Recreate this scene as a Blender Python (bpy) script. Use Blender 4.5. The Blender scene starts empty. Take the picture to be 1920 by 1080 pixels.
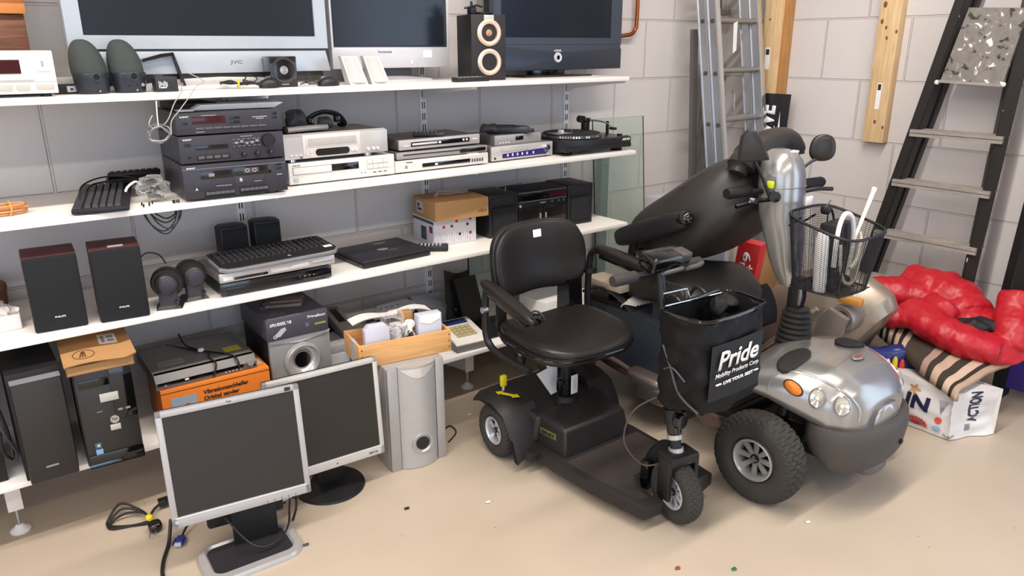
import bpy, bmesh, math, random
from mathutils import Vector, Matrix, noise
random.seed(7)
D = bpy.data; SC = bpy.context.scene; COL = SC.collection
PI = math.pi
def R(a): return math.radians(a)

# ------------------------------------------------------------------ camera, world, lights
cam_d = D.cameras.new('camera'); cam = D.objects.new('camera', cam_d); COL.objects.link(cam)
cam_d.sensor_width = 36; cam_d.lens = 1406/1920*36; cam_d.clip_start = .02
cam.matrix_world = Matrix(((0.79251018, 0.18881957, -0.57989205, 0),
                           (-0.60985478, 0.24196565, -0.75467196, 0),
                           (-0.00218288, 0.95173515, 0.30691276, 1.55), (0, 0, 0, 1)))
SC.camera = cam
SC.view_settings.view_transform = 'Standard'; SC.view_settings.look = 'None'
SC.view_settings.gamma = 1; SC.view_settings.use_curve_mapping = False
SC.view_settings.exposure = -0.05
W = D.worlds.new('world'); SC.world = W; W.use_nodes = True
W.node_tree.nodes['Background'].inputs[0].default_value = (.62, .78, 1, 1)
W.node_tree.nodes['Background'].inputs[1].default_value = 3.2
LY = (1.15, -1.6)                       # rows of ceiling tubes, parallel to the shelf wall; second added to brighten walls
LP = (98, 54)
def area(loc, sx, sy, power, col, rot=(0, 0, 0), spread=180):
    l = D.lights.new('lamp', 'AREA'); l.shape = 'RECTANGLE'; l.size = sx; l.size_y = sy
    l.energy = power; l.color = col; l.spread = R(spread)
    o = D.objects.new('lamp_light', l); COL.objects.link(o); o.location = loc; o.rotation_euler = rot
    return o

# ------------------------------------------------------------------ materials
def s2l(h):
    c = [int(h[i:i+2], 16)/255 for i in (0, 2, 4)]
    return tuple(x/12.92 if x <= .04045 else ((x+.055)/1.055)**2.4 for x in c) + (1,)
MC = {}
def mat(name, hexc, rough=.5, metal=0, vary=.06, scale=30, bump=0, bscale=200, coat=0, spec=.5, emit=0, trans=0, alpha=1, ior=1.45, sheen=0):
    if name in MC: return MC[name]
    m = D.materials.new(name); m.use_nodes = True; nt = m.node_tree; n = nt.nodes; b = n['Principled BSDF']
    c = s2l(hexc)
    b.inputs['Roughness'].default_value = rough; b.inputs['Metallic'].default_value = metal
    b.inputs['Specular IOR Level'].default_value = spec; b.inputs['Coat Weight'].default_value = coat
    b.inputs['IOR'].default_value = ior
    b.inputs['Transmission Weight'].default_value = trans; b.inputs['Alpha'].default_value = alpha
    tc = n.new('ShaderNodeTexCoord')
    nz = n.new('ShaderNodeTexNoise'); nz.inputs['Scale'].default_value = scale; nz.inputs['Detail'].default_value = 3
    nt.links.new(tc.outputs['Object'], nz.inputs['Vector'])
    mx = n.new('ShaderNodeMix'); mx.data_type = 'RGBA'
    mx.inputs['A'].default_value = tuple(x*(1-vary) for x in c[:3]) + (1,)
    mx.inputs['B'].default_value = tuple(min(1, x*(1+vary)) for x in c[:3]) + (1,)
    nt.links.new(nz.outputs['Fac'], mx.inputs['Factor']); nt.links.new(mx.outputs['Result'], b.inputs['Base Color'])
    if bump:
        n2 = n.new('ShaderNodeTexNoise'); n2.inputs['Scale'].default_value = bscale; n2.inputs['Detail'].default_value = 2
        nt.links.new(tc.outputs['Object'], n2.inputs['Vector'])
        bp = n.new('ShaderNodeBump'); bp.inputs['Strength'].default_value = bump; bp.inputs['Distance'].default_value = .002
        nt.links.new(n2.outputs['Fac'], bp.inputs['Height']); nt.links.new(bp.outputs['Normal'], b.inputs['Normal'])
    if emit:
        b.inputs['Emission Color'].default_value = c; b.inputs['Emission Strength'].default_value = emit
    MC[name] = m; return m
BLK = mat('black plastic', '1a191b', .42)
BLK2 = mat('matte black plastic', '141314', .6)
BLKG = mat('gloss black', '0c0b0d', .12, coat=.5)
CHAR = mat('charcoal plastic', '34323a', .5)
CHAR2 = mat('hifi charcoal', '303036', .42)
DARKG = mat('dark grey', '4a484a', .5)
GREY = mat('mid grey', '86848a', .45)
LGREY = mat('light grey plastic', 'b4b3b5', .45)
WHT = mat('white plastic', 'e6e2de', .4)
OFFW = mat('warm white plastic', 'dcd6cf', .4)
SILV = mat('silver plastic', 'bcb8b6', .33, .45)
SILVD = mat('dark silver', '85817f', .35, .5)
CHAMP = mat('champagne silver', 'c3bdb9', .35, .35)
ALU = mat('brushed aluminium', 'b9bcc2', .3, .85, vary=.12, scale=12)
CHROME = mat('chrome', 'd8d8d8', .12, 1)
PAINT = mat('silver scooter paint', 'a3a09c', .26, .6, coat=.4)
BEIGEP = mat('beige scooter paint', '9c8f80', .35, .5, coat=.2)
RUB = mat('rubber', '252220', .75, bump=.3)
TYRE = mat('grey tyre rubber', '36332f', .8, bump=.3)
LEA = mat('black leather', '1e1a19', .36, vary=.1, bump=.15, bscale=400)
LEA2 = mat('dark grey vinyl', '2b2725', .45, vary=.1, bump=.15, bscale=400)
FAB = mat('black nylon', '0e0d0f', .6, spec=.3, bump=.4, bscale=300)
MESHB = mat('speaker cloth', '17181b', .85, bump=.3, bscale=900)
SCRN = mat('matte lcd screen', '2a2623', .42, vary=.03)
SCRG = mat('television screen', '1d2129', .2, vary=.02)
WHTL = mat('white print', 'f2efea', .5)
GREYL = mat('grey print', '9b9aa0', .5)
DKL = mat('dark print', '2a2a33', .5)
REDD = mat('dark red display', '3a1418', .15)
CARD = mat('cardboard', 'a67c50', .8, vary=.1, scale=14)
CARDD = mat('cardboard inside', '7c5a3a', .85)
KRAFT = mat('kraft box', 'b38757', .75, vary=.06)
ORNG = mat('orange box print', 'dd7a2c', .45)
PINE = None
REDC = mat('red box', 'cf2a2c', .4)
YEL = mat('yellow label', 'd9c41f', .5)
COPP = mat('copper', 'b5643a', .25, 1)
COPPM = mat('rose gold ring', 'e3c6b0', .35, .4)
PURP = mat('purple display', '2d2360', .25)
BLUE = mat('blue plastic', '27307a', .4)
SHELFM = mat('white melamine', 'efe8e1', .38, vary=.02)
RAILM = mat('white painted steel', 'f2f0ee', .4, vary=.03)
SLOT = mat('slot shadow steel', '202024', .8)
CABLE = mat('black cable', '1d1a19', .5)
CABG = mat('grey cable', 'a9a3a0', .5)
def wood(name, a, b_, scale=3, stretch=(1, 1, 14), rough=.55):
    m = D.materials.new(name); m.use_nodes = True; nt = m.node_tree; n = nt.nodes; b = n['Principled BSDF']
    tc = n.new('ShaderNodeTexCoord'); mp = n.new('ShaderNodeMapping'); mp.inputs['Scale'].default_value = stretch
    nz = n.new('ShaderNodeTexNoise'); nz.inputs['Scale'].default_value = scale; nz.inputs['Detail'].default_value = 6
    nz.inputs['Distortion'].default_value = 1.2
    r = n.new('ShaderNodeValToRGB'); r.color_ramp.elements[0].position = .35; r.color_ramp.elements[1].position = .65
    r.color_ramp.elements[0].color = s2l(a); r.color_ramp.elements[1].color = s2l(b_)
    nt.links.new(tc.outputs['Object'], mp.inputs['Vector']); nt.links.new(mp.outputs['Vector'], nz.inputs['Vector'])
    nt.links.new(nz.outputs['Fac'], r.inputs['Fac']); nt.links.new(r.outputs['Color'], b.inputs['Base Color'])
    b.inputs['Roughness'].default_value = rough
    return m
PINE = wood('pine', 'd9b181', 'e8c99a', 2.5, (30, 30, 2.5))
PINEO = wood('orange varnished pine', 'c98a4c', 'd89c5c', 2.5, (30, 30, 2.5))
CRATEW = wood('light crate wood', 'd09a60', 'deaa70', 2, (3, 25, 40))
WALNUT = wood('brown veneer', '5a3420', '7a4a2e', 2, (3, 25, 30))
MAROON = wood('maroon veneer', '40191c', '54262a', 2, (3, 20, 20))
OLDW = wood('grey weathered wood', '5d5550', '7d7570', 3, (25, 25, 3), .8)

def clear_mat(name, hexc, rough=.05, dens=.25, tint=None):
    m = D.materials.new(name); m.use_nodes = True; nt = m.node_tree; n = nt.nodes; b = n['Principled BSDF']
    b.inputs['Base Color'].default_value = s2l(hexc); b.inputs['Roughness'].default_value = rough
    tr = n.new('ShaderNodeBsdfTransparent'); tr.inputs[0].default_value = tint or (1, 1, 1, 1)
    fr = n.new('ShaderNodeLayerWeight'); fr.inputs['Blend'].default_value = .22
    ma = n.new('ShaderNodeMath'); ma.operation = 'ADD'; ma.inputs[1].default_value = dens; ma.use_clamp = True
    mx = n.new('ShaderNodeMixShader')
    nt.links.new(fr.outputs['Facing'], ma.inputs[0]); nt.links.new(ma.outputs[0], mx.inputs[0])
    nt.links.new(tr.outputs[0], mx.inputs[1]); nt.links.new(b.outputs[0], mx.inputs[2])
    nt.links.new(mx.outputs[0], n['Material Output'].inputs[0])
    return m
GLASS = clear_mat('green tinted glass', '9fb5a8', .03, .04, (.95, .98, .965, 1))
GLEDGE = mat('dark glass edge', '2b3a34', .2)
PLAST = clear_mat('clear plastic bag', 'e8e6e4', .15, .02)

# ------------------------------------------------------------------ mesh builder
def TR(x=0, y=0, z=0, rx=0, ry=0, rz=0):
    return Matrix.Translation((x, y, z)) @ Matrix.Rotation(R(rz), 4, 'Z') @ Matrix.Rotation(R(ry), 4, 'Y') @ Matrix.Rotation(R(rx), 4, 'X')
def smooth_path(P, n=6, closed=False):
    P = [Vector(p) for p in P]; out = []
    N = len(P); rng = range(N if closed else N-1)
    for i in rng:
        p0 = P[(i-1) % N] if closed or i > 0 else P[0]; p1 = P[i]; p2 = P[(i+1) % N]
        p3 = P[(i+2) % N] if closed or i < N-2 else P[-1]
        for k in range(n):
            t = k/n
            out.append(.5*((2*p1)+(-p0+p2)*t+(2*p0-5*p1+4*p2-p3)*t*t+(-p0+3*p1-3*p2+p3)*t**3))
    if not closed: out.append(P[-1])
    return out
class G:
    def __init__(s, M=None): s.bm = bmesh.new(); s.mats = []; s.M = M or Matrix()
    def mi(s, m):
        if m not in s.mats: s.mats.append(m)
        return s.mats.index(m)
    def _v(s, p, M=None):
        p = Vector(p)
        if M: p = M @ p
        return s.bm.verts.new(s.M @ p)
    def _f(s, vs, mi):
        try:
            f = s.bm.faces.new(vs); f.material_index = mi; f.smooth = True; return f
        except ValueError: return None
    def box(s, x0, x1, y0, y1, z0, z1, m, bev=0, seg=2, M=None):
        mi = s.mi(m); c = [(x, y, z) for z in (z0, z1) for y in (y0, y1) for x in (x0, x1)]
        v = [s._v(p, M) for p in c]
        fs = [s._f([v[i] for i in q], mi) for q in ((0, 2, 3, 1), (4, 5, 7, 6), (0, 1, 5, 4), (2, 6, 7, 3), (0, 4, 6, 2), (1, 3, 7, 5))]
        if bev:
            es = list({e for f in fs for e in f.edges})
            r = bmesh.ops.bevel(s.bm, geom=es, offset=bev, segments=seg, affect='EDGES', profile=.5)
            for f in r['faces']: f.material_index = mi; f.smooth = True
        return s
    def prism(s, poly, axis, a0, a1, m, M=None, bev=0):
        # poly in the plane normal to axis: 'x' -> (y,z), 'y' -> (x,z), 'z' -> (x,y)
        mi = s.mi(m)
        def P(p, a): return {'x': (a, p[0], p[1]), 'y': (p[0], a, p[1]), 'z': (p[0], p[1], a)}[axis]
        A = [s._v(P(p, a0), M) for p in poly]; B = [s._v(P(p, a1), M) for p in poly]; n = len(poly)
        fs = [s._f(A[::-1], mi), s._f(B, mi)]
        for i in range(n): fs.append(s._f([A[i], A[(i+1) % n], B[(i+1) % n], B[i]], mi))
        bmesh.ops.recalc_face_normals(s.bm, faces=[f for f in fs if f])
        if bev:
            es = list({e for f in fs[:2] for e in f.edges})
            r = bmesh.ops.bevel(s.bm, geom=es, offset=bev, segments=2, affect='EDGES', profile=.5)
            for f in r['faces']: f.material_index = mi; f.smooth = True
        return s
    def rings(s, rs, m, cap=(True, True), closed=False, M=None):
        mi = s.mi(m); V = [[s._v(p, M) for p in r] for r in rs]; n = len(rs[0]); fs = []
        K = len(V)
        for i in range(K if closed else K-1):
            a = V[i]; b = V[(i+1) % K]
            for j in range(n): fs.append(s._f([a[j], a[(j+1) % n], b[(j+1) % n], b[j]], mi))
        if not closed:
            if cap[0]: fs.append(s._f(V[0][::-1], mi))
            if cap[1]: fs.append(s._f(V[-1], mi))
        bmesh.ops.recalc_face_normals(s.bm, faces=[f for f in fs if f])
        return s
    def tube(s, P, r, m, seg=10, closed=False, smooth=0, M=None, flat=1):
        if smooth: P = smooth_path(P, smooth, closed)
        P = [Vector(p) for p in P]; N = len(P); rs = []
        up = None
        for i, p in enumerate(P):
            a = P[(i-1) % N] if closed or i > 0 else P[0]; b = P[(i+1) % N] if closed or i < N-1 else P[-1]
            t = (b-a); t = t.normalized() if t.length > 1e-9 else Vector((0, 0, 1))
            if up is None: up = Vector((0, 0, 1)) if abs(t.z) < .9 else Vector((1, 0, 0))
            x = up.cross(t)
            if x.length < 1e-6: x = Vector((1, 0, 0)).cross(t)
            x.normalize(); y = t.cross(x); up = y
            rr = r[i*(len(r)-1)//max(1, N-1)] if isinstance(r, (list, tuple)) else r
            rs.append([p+x*rr*math.cos(2*PI*k/seg)+y*rr*flat*math.sin(2*PI*k/seg) for k in range(seg)])
        return s.rings(rs, m, closed=closed, M=M)
    def cyl(s, p0, p1, r0, m, r1=None, seg=24, M=None):
        p0 = Vector(p0); p1 = Vector(p1); t = (p1-p0).normalized()
        u = Vector((0, 0, 1)) if abs(t.z) < .9 else Vector((1, 0, 0)); x = u.cross(t).normalized(); y = t.cross(x)
        r1 = r0 if r1 is None else r1
        return s.rings([[p+x*r*math.cos(2*PI*k/seg)+y*r*math.sin(2*PI*k/seg) for k in range(seg)] for p, r in ((p0, r0), (p1, r1))], m, M=M)
    def lathe(s, prof, m, axis='z', seg=32, M=None, cap=(True, True), closed=False):
        # prof: (radius, height) along axis
        def P(r, h, a):
            c, q = r*math.cos(a), r*math.sin(a)
            return {'z': (c, q, h), 'x': (h, c, q), 'y': (c, h, q)}[axis]
        return s.rings([[P(max(r, 1e-5), h, 2*PI*k/seg) for k in range(seg)] for r, h in prof], m, M=M, cap=cap, closed=closed)
    def sup(s, c, d, e1, e2, m, M=None, fn=None, nu=24, nv=40):
        # superellipsoid, radii d, exponents e1 (vertical), e2 (plan)
        def pw(v, e): return math.copysign(abs(v)**e, v)
        rs = []
        for i in range(1, nu):
            a = -PI/2+PI*i/nu; r = []
            for j in range(nv):
                b = 2*PI*j/nv
                p = Vector((d[0]*pw(math.cos(a), e1)*pw(math.cos(b), e2), d[1]*pw(math.cos(a), e1)*pw(math.sin(b), e2), d[2]*pw(math.sin(a), e1)))
                if fn: p = Vector(fn(p))
                r.append(p+Vector(c))
            rs.append(r)
        return s.rings(rs, m, M=M)
    def grid(s, fn, nu, nv, m, M=None, th=0):
        mi = s.mi(m) if not callable(m) else None
        V = [[s._v(fn(i/nu, j/nv), M) for j in range(nv+1)] for i in range(nu+1)]
        fs = []
        for i in range(nu):
            for j in range(nv):
                k = mi if mi is not None else s.mi(m(i, j))
                fs.append(s._f([V[i][j], V[i+1][j], V[i+1][j+1], V[i][j+1]], k))
        return s
    def obj(s, name, parent=None, kind=None, ang=35, label=None):
        me = D.meshes.new(name)
        s.bm.to_mesh(me); s.bm.free()
        for m in s.mats: me.materials.append(m)
        try: me.set_sharp_from_angle(angle=R(ang))
        except Exception: pass
        o = D.objects.new(name, me); COL.objects.link(o)
        if parent: o.parent = parent
        if kind: o['kind'] = kind
        if label: o['label'] = label
        return o
def thing(name, label, cat, loc=(0, 0, 0), rz=0, group=None, rx=0, ry=0):
    o = D.objects.new(name, None); COL.objects.link(o); o.empty_display_size = .05
    o.location = loc; o.rotation_euler = (R(rx), R(ry), R(rz)); o['label'] = label; o['category'] = cat
    if group: o['group'] = group
    return o
def tag(o, label, cat, group=None):
    o['label'] = label; o['category'] = cat
    if group: o['group'] = group
    return o
def dupe(src, parent, loc=None, name=None):
    o = src.copy(); COL.objects.link(o); o.parent = parent
    if loc is not None: o.location = loc
    return o
def text(body, parent, x, z, w, m, y=-.0012, h=None, name='lettering', bold=0, shear=0, M=None, th=.0006, lines=None, align='LEFT'):
    cu = D.curves.new('t', 'FONT'); cu.body = body; cu.size = 1; cu.offset = bold; cu.shear = shear; cu.resolution_u = 3
    cu.align_x = align
    to = D.objects.new('t', cu); me = D.meshes.new_from_object(to)
    D.objects.remove(to); D.curves.remove(cu)
    me.name = name
    xs = [v.co.x for v in me.vertices]; ys = [v.co.y for v in me.vertices]
    x0, x1, y0, y1 = min(xs), max(xs), min(ys), max(ys)
    sx = w/(x1-x0); sy = (h/(y1-y0)) if h else sx
    MM = (M or Matrix())
    for v in me.vertices:
        v.co = MM @ Vector((x+(v.co.x-x0)*sx, y, z+(v.co.y-y0)*sy))
    bm = bmesh.new(); bm.from_mesh(me)
    r = bmesh.ops.extrude_face_region(bm, geom=bm.faces[:])
    d = (MM.to_3x3() @ Vector((0, th, 0)))
    for e in r['geom']:
        if isinstance(e, bmesh.types.BMVert): e.co += d
    bmesh.ops.recalc_face_normals(bm, faces=bm.faces[:])
    bm.to_mesh(me); bm.free()
    me.materials.clear(); me.materials.append(m)
    o = D.objects.new(name, me); COL.objects.link(o); o.parent = parent
    return o
def rbox(name, parent, x0, x1, y0, y1, z0, z1, m, bev=.003, label=None):
    return G().box(x0, x1, y0, y1, z0, z1, m, bev).obj(name, parent, label=label)
def knob(parent, x, z, r, d, m, y=0, name='knob', mark=None):
    g = G().lathe([(r*.98, 0), (r, -d*.2), (r*.92, -d), (r*.6, -d*1.02)], m, 'y', 20, TR(x, y, z))
    if mark: g.box(x-r*.08, x+r*.08, y-d*1.06, y-d*.9, z+r*.2, z+r*.9, mark)
    return g.obj(name, parent)
def feet(parent, w, d, h=.008, r=.012, m=None, inset=.03, name='foot'):
    for fx in (inset, w-inset):
        for fy in (inset, d-inset):
            G().cyl((fx, fy, 0), (fx, fy, h), r, m or BLK2, seg=14).obj(name, parent)
# ------------------------------------------------------------------ the room
XR, YW, ZC = 3.99, 3.04, 3.6
XL, YB = -4.5, -5.0
def block_mat(name, axis, off):
    m = D.materials.new(name); m.use_nodes = True; nt = m.node_tree; n = nt.nodes; b = n['Principled BSDF']; L = nt.links.new
    tc = n.new('ShaderNodeTexCoord'); sp = n.new('ShaderNodeSeparateXYZ'); L(tc.outputs['Object'], sp.inputs[0])
    cb = n.new('ShaderNodeCombineXYZ')
    ad = n.new('ShaderNodeMath'); ad.operation = 'ADD'; ad.inputs[1].default_value = off
    L(sp.outputs['X' if axis == 'x' else 'Y'], ad.inputs[0]); L(ad.outputs[0], cb.inputs[0])
    az = n.new('ShaderNodeMath'); az.operation = 'ADD'; az.inputs[1].default_value = -.123+.3125*2
    L(sp.outputs['Z'], az.inputs[0]); L(az.outputs[0], cb.inputs[1])
    br = n.new('ShaderNodeTexBrick'); br.offset = .5; br.inputs['Scale'].default_value = 1
    br.inputs['Brick Width'].default_value = .4555; br.inputs['Row Height'].default_value = .3125
    br.inputs['Mortar Size'].default_value = .0055; br.inputs['Mortar Smooth'].default_value = .3; br.inputs['Bias'].default_value = 0
    br.inputs['Color1'].default_value = s2l('dcd5d1'); br.inputs['Color2'].default_value = s2l('d6cfcb'); br.inputs['Mortar'].default_value = s2l('cfc7c3')
    L(cb.outputs[0], br.inputs['Vector'])
    nz = n.new('ShaderNodeTexNoise'); nz.inputs['Scale'].default_value = 260; nz.inputs['Detail'].default_value = 4; L(tc.outputs['Object'], nz.inputs['Vector'])
    L(br.outputs['Color'], b.inputs['Base Color']); b.inputs['Roughness'].default_value = .7
    ml = n.new('ShaderNodeMath'); ml.operation = 'MULTIPLY'; ml.inputs[1].default_value = -1.0; L(br.outputs['Fac'], ml.inputs[0])
    m2 = n.new('ShaderNodeMath'); m2.operation = 'MULTIPLY'; m2.inputs[1].default_value = .08; L(nz.outputs['Fac'], m2.inputs[0])
    a2 = n.new('ShaderNodeMath'); a2.operation = 'ADD'; L(ml.outputs[0], a2.inputs[0]); L(m2.outputs[0], a2.inputs[1])
    bp = n.new('ShaderNodeBump'); bp.inputs['Strength'].default_value = 1.0; bp.inputs['Distance'].default_value = .014
    L(a2.outputs[0], bp.inputs['Height']); L(bp.outputs[0], b.inputs['Normal'])
    return m
def floor_mat():
    m = D.materials.new('beige epoxy floor'); m.use_nodes = True; nt = m.node_tree; n = nt.nodes; b = n['Principled BSDF']; L = nt.links.new
    tc = n.new('ShaderNodeTexCoord'); nz = n.new('ShaderNodeTexNoise'); nz.inputs['Scale'].default_value = 2.2; nz.inputs['Detail'].default_value = 5
    L(tc.outputs['Object'], nz.inputs['Vector'])
    r = n.new('ShaderNodeValToRGB'); r.color_ramp.elements[0].color = s2l('b2a28f'); r.color_ramp.elements[1].color = s2l('bbab98')
    r.color_ramp.elements[0].position = .3; r.color_ramp.elements[1].position = .7
    L(nz.outputs['Fac'], r.inputs['Fac'])
    sp = n.new('ShaderNodeTexVoronoi'); sp.inputs['Scale'].default_value = 9; L(tc.outputs['Object'], sp.inputs['Vector'])
    lt = n.new('ShaderNodeMath'); lt.operation = 'LESS_THAN'; lt.inputs[1].default_value = .022; L(sp.outputs['Distance'], lt.inputs[0])
    mx = n.new('ShaderNodeMix'); mx.data_type = 'RGBA'; L(lt.outputs[0], mx.inputs['Factor']); L(r.outputs[0], mx.inputs['A']); mx.inputs['B'].default_value = s2l('6b5d4e')
    L(mx.outputs['Result'], b.inputs['Base Color'])
    n3 = n.new('ShaderNodeTexNoise'); n3.inputs['Scale'].default_value = 7; L(tc.outputs['Object'], n3.inputs['Vector'])
    mr = n.new('ShaderNodeMapRange'); mr.inputs['To Min'].default_value = .3; mr.inputs['To Max'].default_value = .45; L(n3.outputs['Fac'], mr.inputs['Value'])
    L(mr.outputs[0], b.inputs['Roughness']); b.inputs['Specular IOR Level'].default_value = .4
    return m
PLASTER = mat('painted plaster', 'cfc8c2', .8)
G().box(XL-.2, XR+.2, YB-.2, YW+.2, -.1, 0, floor_mat()).obj('floor', kind='structure')
G().box(XL-.2, XR+.2, YW, YW+.2, 0, ZC, block_mat('painted blocks left', 'x', .1355+.4555*10)).obj('wall_left', kind='structure')
BMR = block_mat('painted blocks right', 'y', -.098+.2278+.4555*12)
# the right wall has a daylight door opening past the purple door, outside the photograph
g = G(); g.box(XR, XR+.2, .33, YW, 0, ZC, BMR); g.box(XR, XR+.2, -2.8, .33, 2.6, ZC, BMR); g.box(XR, XR+.2, YB-.2, -2.8, 0, ZC, BMR); g.obj('wall_right', kind='structure')
G().box(XL-.2, XR+.2, YB-.2, YW+.2, ZC, ZC+.1, PLASTER).obj('ceiling', kind='structure')
# the wall behind the camera with a wide unseen opening added for daylight fill
g = G(); g.box(XL, -3.6, YB-.2, YB, 0, ZC, PLASTER); g.box(1.2, XR, YB-.2, YB, 0, ZC, PLASTER); g.box(-3.6, 1.2, YB-.2, YB, 3.0, ZC, PLASTER)
g.obj('wall_back', kind='structure')
g = G(); g.box(XL-.2, XL, YB-.2, -3.2, 0, ZC, PLASTER); g.box(XL-.2, XL, 1.6, YW, 0, ZC, PLASTER); g.box(XL-.2, XL, -3.2, 1.6, 0, 1.0, PLASTER); g.box(XL-.2, XL, -3.2, 1.6, 2.9, ZC, PLASTER); g.obj('wall_far', kind='structure')  # unseen window gap, added for cool daylight on the shelf wall
LMPW = mat('lit lamp diffuser', 'fff3e2', .5, emit=3.0)
for i, (y, pw) in enumerate(zip(LY, LP)):
    for j, x in enumerate((-1.7, 1.6)):
        t = thing('ceiling_lamp', ['long ceiling tube lamp above the shelves, left end', 'long ceiling tube lamp above the scooters, right end',
                  'unseen long ceiling tube lamp added behind the camera, left end', 'unseen long ceiling tube lamp added behind the camera, right end'][i*2+j], 'lamp', (x, y, 3.42))
        G().box(-1.5, 1.5, -.09, .09, .02, .18, RAILM, .01).obj('housing', t)
        G().box(-1.46, 1.46, -.06, .06, .0, .02, LMPW).obj('diffuser', t)
        area((x, y, 3.405), 2.9, .16, pw, (1, .945, .88))

# purple door standing at the end of the right wall
g = G(); g.box(3.72, 3.76, .35, 1.11, .05, 2.1, mat('purple door paint', '3a2c78', .4)); g.obj('door_1', kind='structure')
G().box(3.70, 3.78, 1.11, 1.16, 0.0, 2.15, BLK2).obj('trim_1', kind='structure')

# ------------------------------------------------------------------ wall rails, brackets, shelves
YF = 2.56; TH = .019
S1, S2, S3, S4 = 1.413, 1.064, .709, .253
def rail(x, lab):
    t = thing('shelf_rail', lab, 'shelf rail', (x, YW, 0), group='slotted wall rails')
    g = G(); g.box(-.0155, .0155, -.016, 0, .05, 2.05, RAILM)
    z = .08
    while z < 2.0:
        for sx in (-.0075, .0035): g.box(sx, sx+.0045, -.0168, -.0155, z, z+.03, SLOT)
        z += .05
    g.obj('upright', t)
def bracket(x, z, lab):
    t = thing('shelf_bracket', lab, 'bracket', (x, YW-.016, z-TH), group='shelf brackets')
    G().prism([(0, 0), (-.42, 0), (-.42, -.012), (-.3, -.022), (-.06, -.05), (0, -.075)], 'x', -.004, .004, RAILM).obj('arm', t)
    G().box(-.011, .011, -.43, -.02, -.003, 0, RAILM).obj('flange', t)
    G().lathe([(.006, 0), (.006, -.006), (.003, -.009)], RAILM, 'z', 10, TR(0.0, -.40, -.003)).obj('clip', t)
names = {.077: 'far left', .947: 'second from left', 1.817: 'third from left', 2.687: 'rightmost'}
for x, nm in names.items():
    rail(x, f'white slotted steel wall rail, {nm} of the four rails')
    for z, sn in ((S1, 'top'), (S2, 'second'), (S3, 'third')):
        bracket(x, z, f'white steel bracket under the {sn} shelf at the {nm} rail')
def shelf(z, x1, lab):
    tag(G().box(-.85, x1, YF, 3.018, z-TH, z, SHELFM, .0015).obj('shelf_board'), lab, 'shelf')
shelf(S1, 2.665, 'top white shelf board carrying the televisions')
shelf(S2, 2.735, 'second white shelf board carrying the black hi-fi stack and turntable')
shelf(S3, 2.70, 'third white shelf board carrying the laptop and black boombox')
shelf(S4, 2.70, 'lowest white shelf board on levelling feet near the floor')
for x, nm in ((.0, 'leftmost one'), (.91, 'second from left'), (1.82, 'right of the wooden crate'), (2.66, 'far right one')):
    t = thing('shelf_support', f'white floor support with round foot under the lowest shelf, {nm}', 'shelf support', (x, 0, 0), group='floor supports of the lowest shelf')
    G().prism([(3.0, S4-TH), (2.705, S4-TH-.05), (2.705, .095), (3.0, .05)], 'x', -.02, .02, OFFW).obj('arm', t)
    G().box(-.022, .022, 2.695, 2.706, .09, S4-TH-.045, WHT, .001).obj('end_plate', t)
    G().cyl((0, 2.72, .018), (0, 2.72, .1), .006, ALU, seg=12).obj('threaded_rod', t)
    G().lathe([(.03, 0), (.031, .006), (.018, .016), (.009, .026)], WHT, 'z', 24, TR(0, 2.72, 0)).obj('foot', t)

# ------------------------------------------------------------------ top shelf
# tape deck
t = thing('cassette_deck', 'white front cassette deck with red meter window at left end of top shelf', 'cassette deck', (-.09, 2.6, S1))
w, d, h = .42, .28, .128
rbox('body', t, 0, w, .012, d, .012, h, OFFW, .004)
rbox('front_panel', t, 0, w, 0, .014, .01, h, WHT, .003)
g = G(); g.box(.1, .365, -.004, 0, .048, .118, OFFW, .0015); g.obj('cassette_door', t)
rbox('door_window', t, .16, .335, -.006, -.003, .066, .104, REDD, .001)
rbox('window_glass', t, .235, .275, -.0075, -.005, .07, .098, mat('window grey', '6c6460', .2), 0)
for i in range(7): rbox('button', t, .06+i*.043, .092+i*.043, -.007, 0, .02, .036, mat('button greyish', 'b8b2aa', .4), .001)
rbox('record_button', t, .366, .41, -.007, 0, .022, .036, mat('button greyish', 'b8b2aa', .4), .001)
rbox('slider_mark', t, .388, .393, -.002, 0, .085, .1, GREYL, 0)
g = G(); g.box(.376, .41, -.001, 0, .07, .071, GREYL); g.box(0, w, -.001, 0, .043, .0435, GREYL); g.obj('trim_line', t)
feet(t, w, d, .012, .014)
# brown cabinet and carton behind it
t = thing('wooden_speaker_cabinet', 'brown wood grain cabinet behind the white cassette deck', 'speaker', (-.02, 2.9, S1))
rbox('body', t, 0, .33, 0, .11, 0, .235, WALNUT, .003)
t = thing('brown_carton', 'orange-brown carton lying on the wood grain cabinet', 'box', (-.03, 2.885, S1+.236))
rbox('body', t, 0, .345, 0, .12, 0, .16, mat('brown carton', 'a4602c', .6), .002); rbox('flap', t, 0, .345, -.004, 0, .0, .03, mat('brown carton light', 'c07a3e', .6), .001)
t = thing('power_strip', 'dark strip device with a pale socket behind the left egg-shaped speaker', 'adapter', (.335, 2.7, S1))
rbox('body', t, 0, .1, 0, .07, 0, .028, BLK2, .003); rbox('socket', t, .03, .055, -.003, 0, .006, .024, LGREY, .001)
rbox('socket_hole', t, .039, .046, -.0045, -.002, .012, .018, BLK2, 0)
tag(G().box(.33, .43, 2.79, 2.93, S1, S1+.045, OFFW, .002).obj('cream_box'), 'small cream box between cassette deck and big silver television', 'box')
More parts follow.
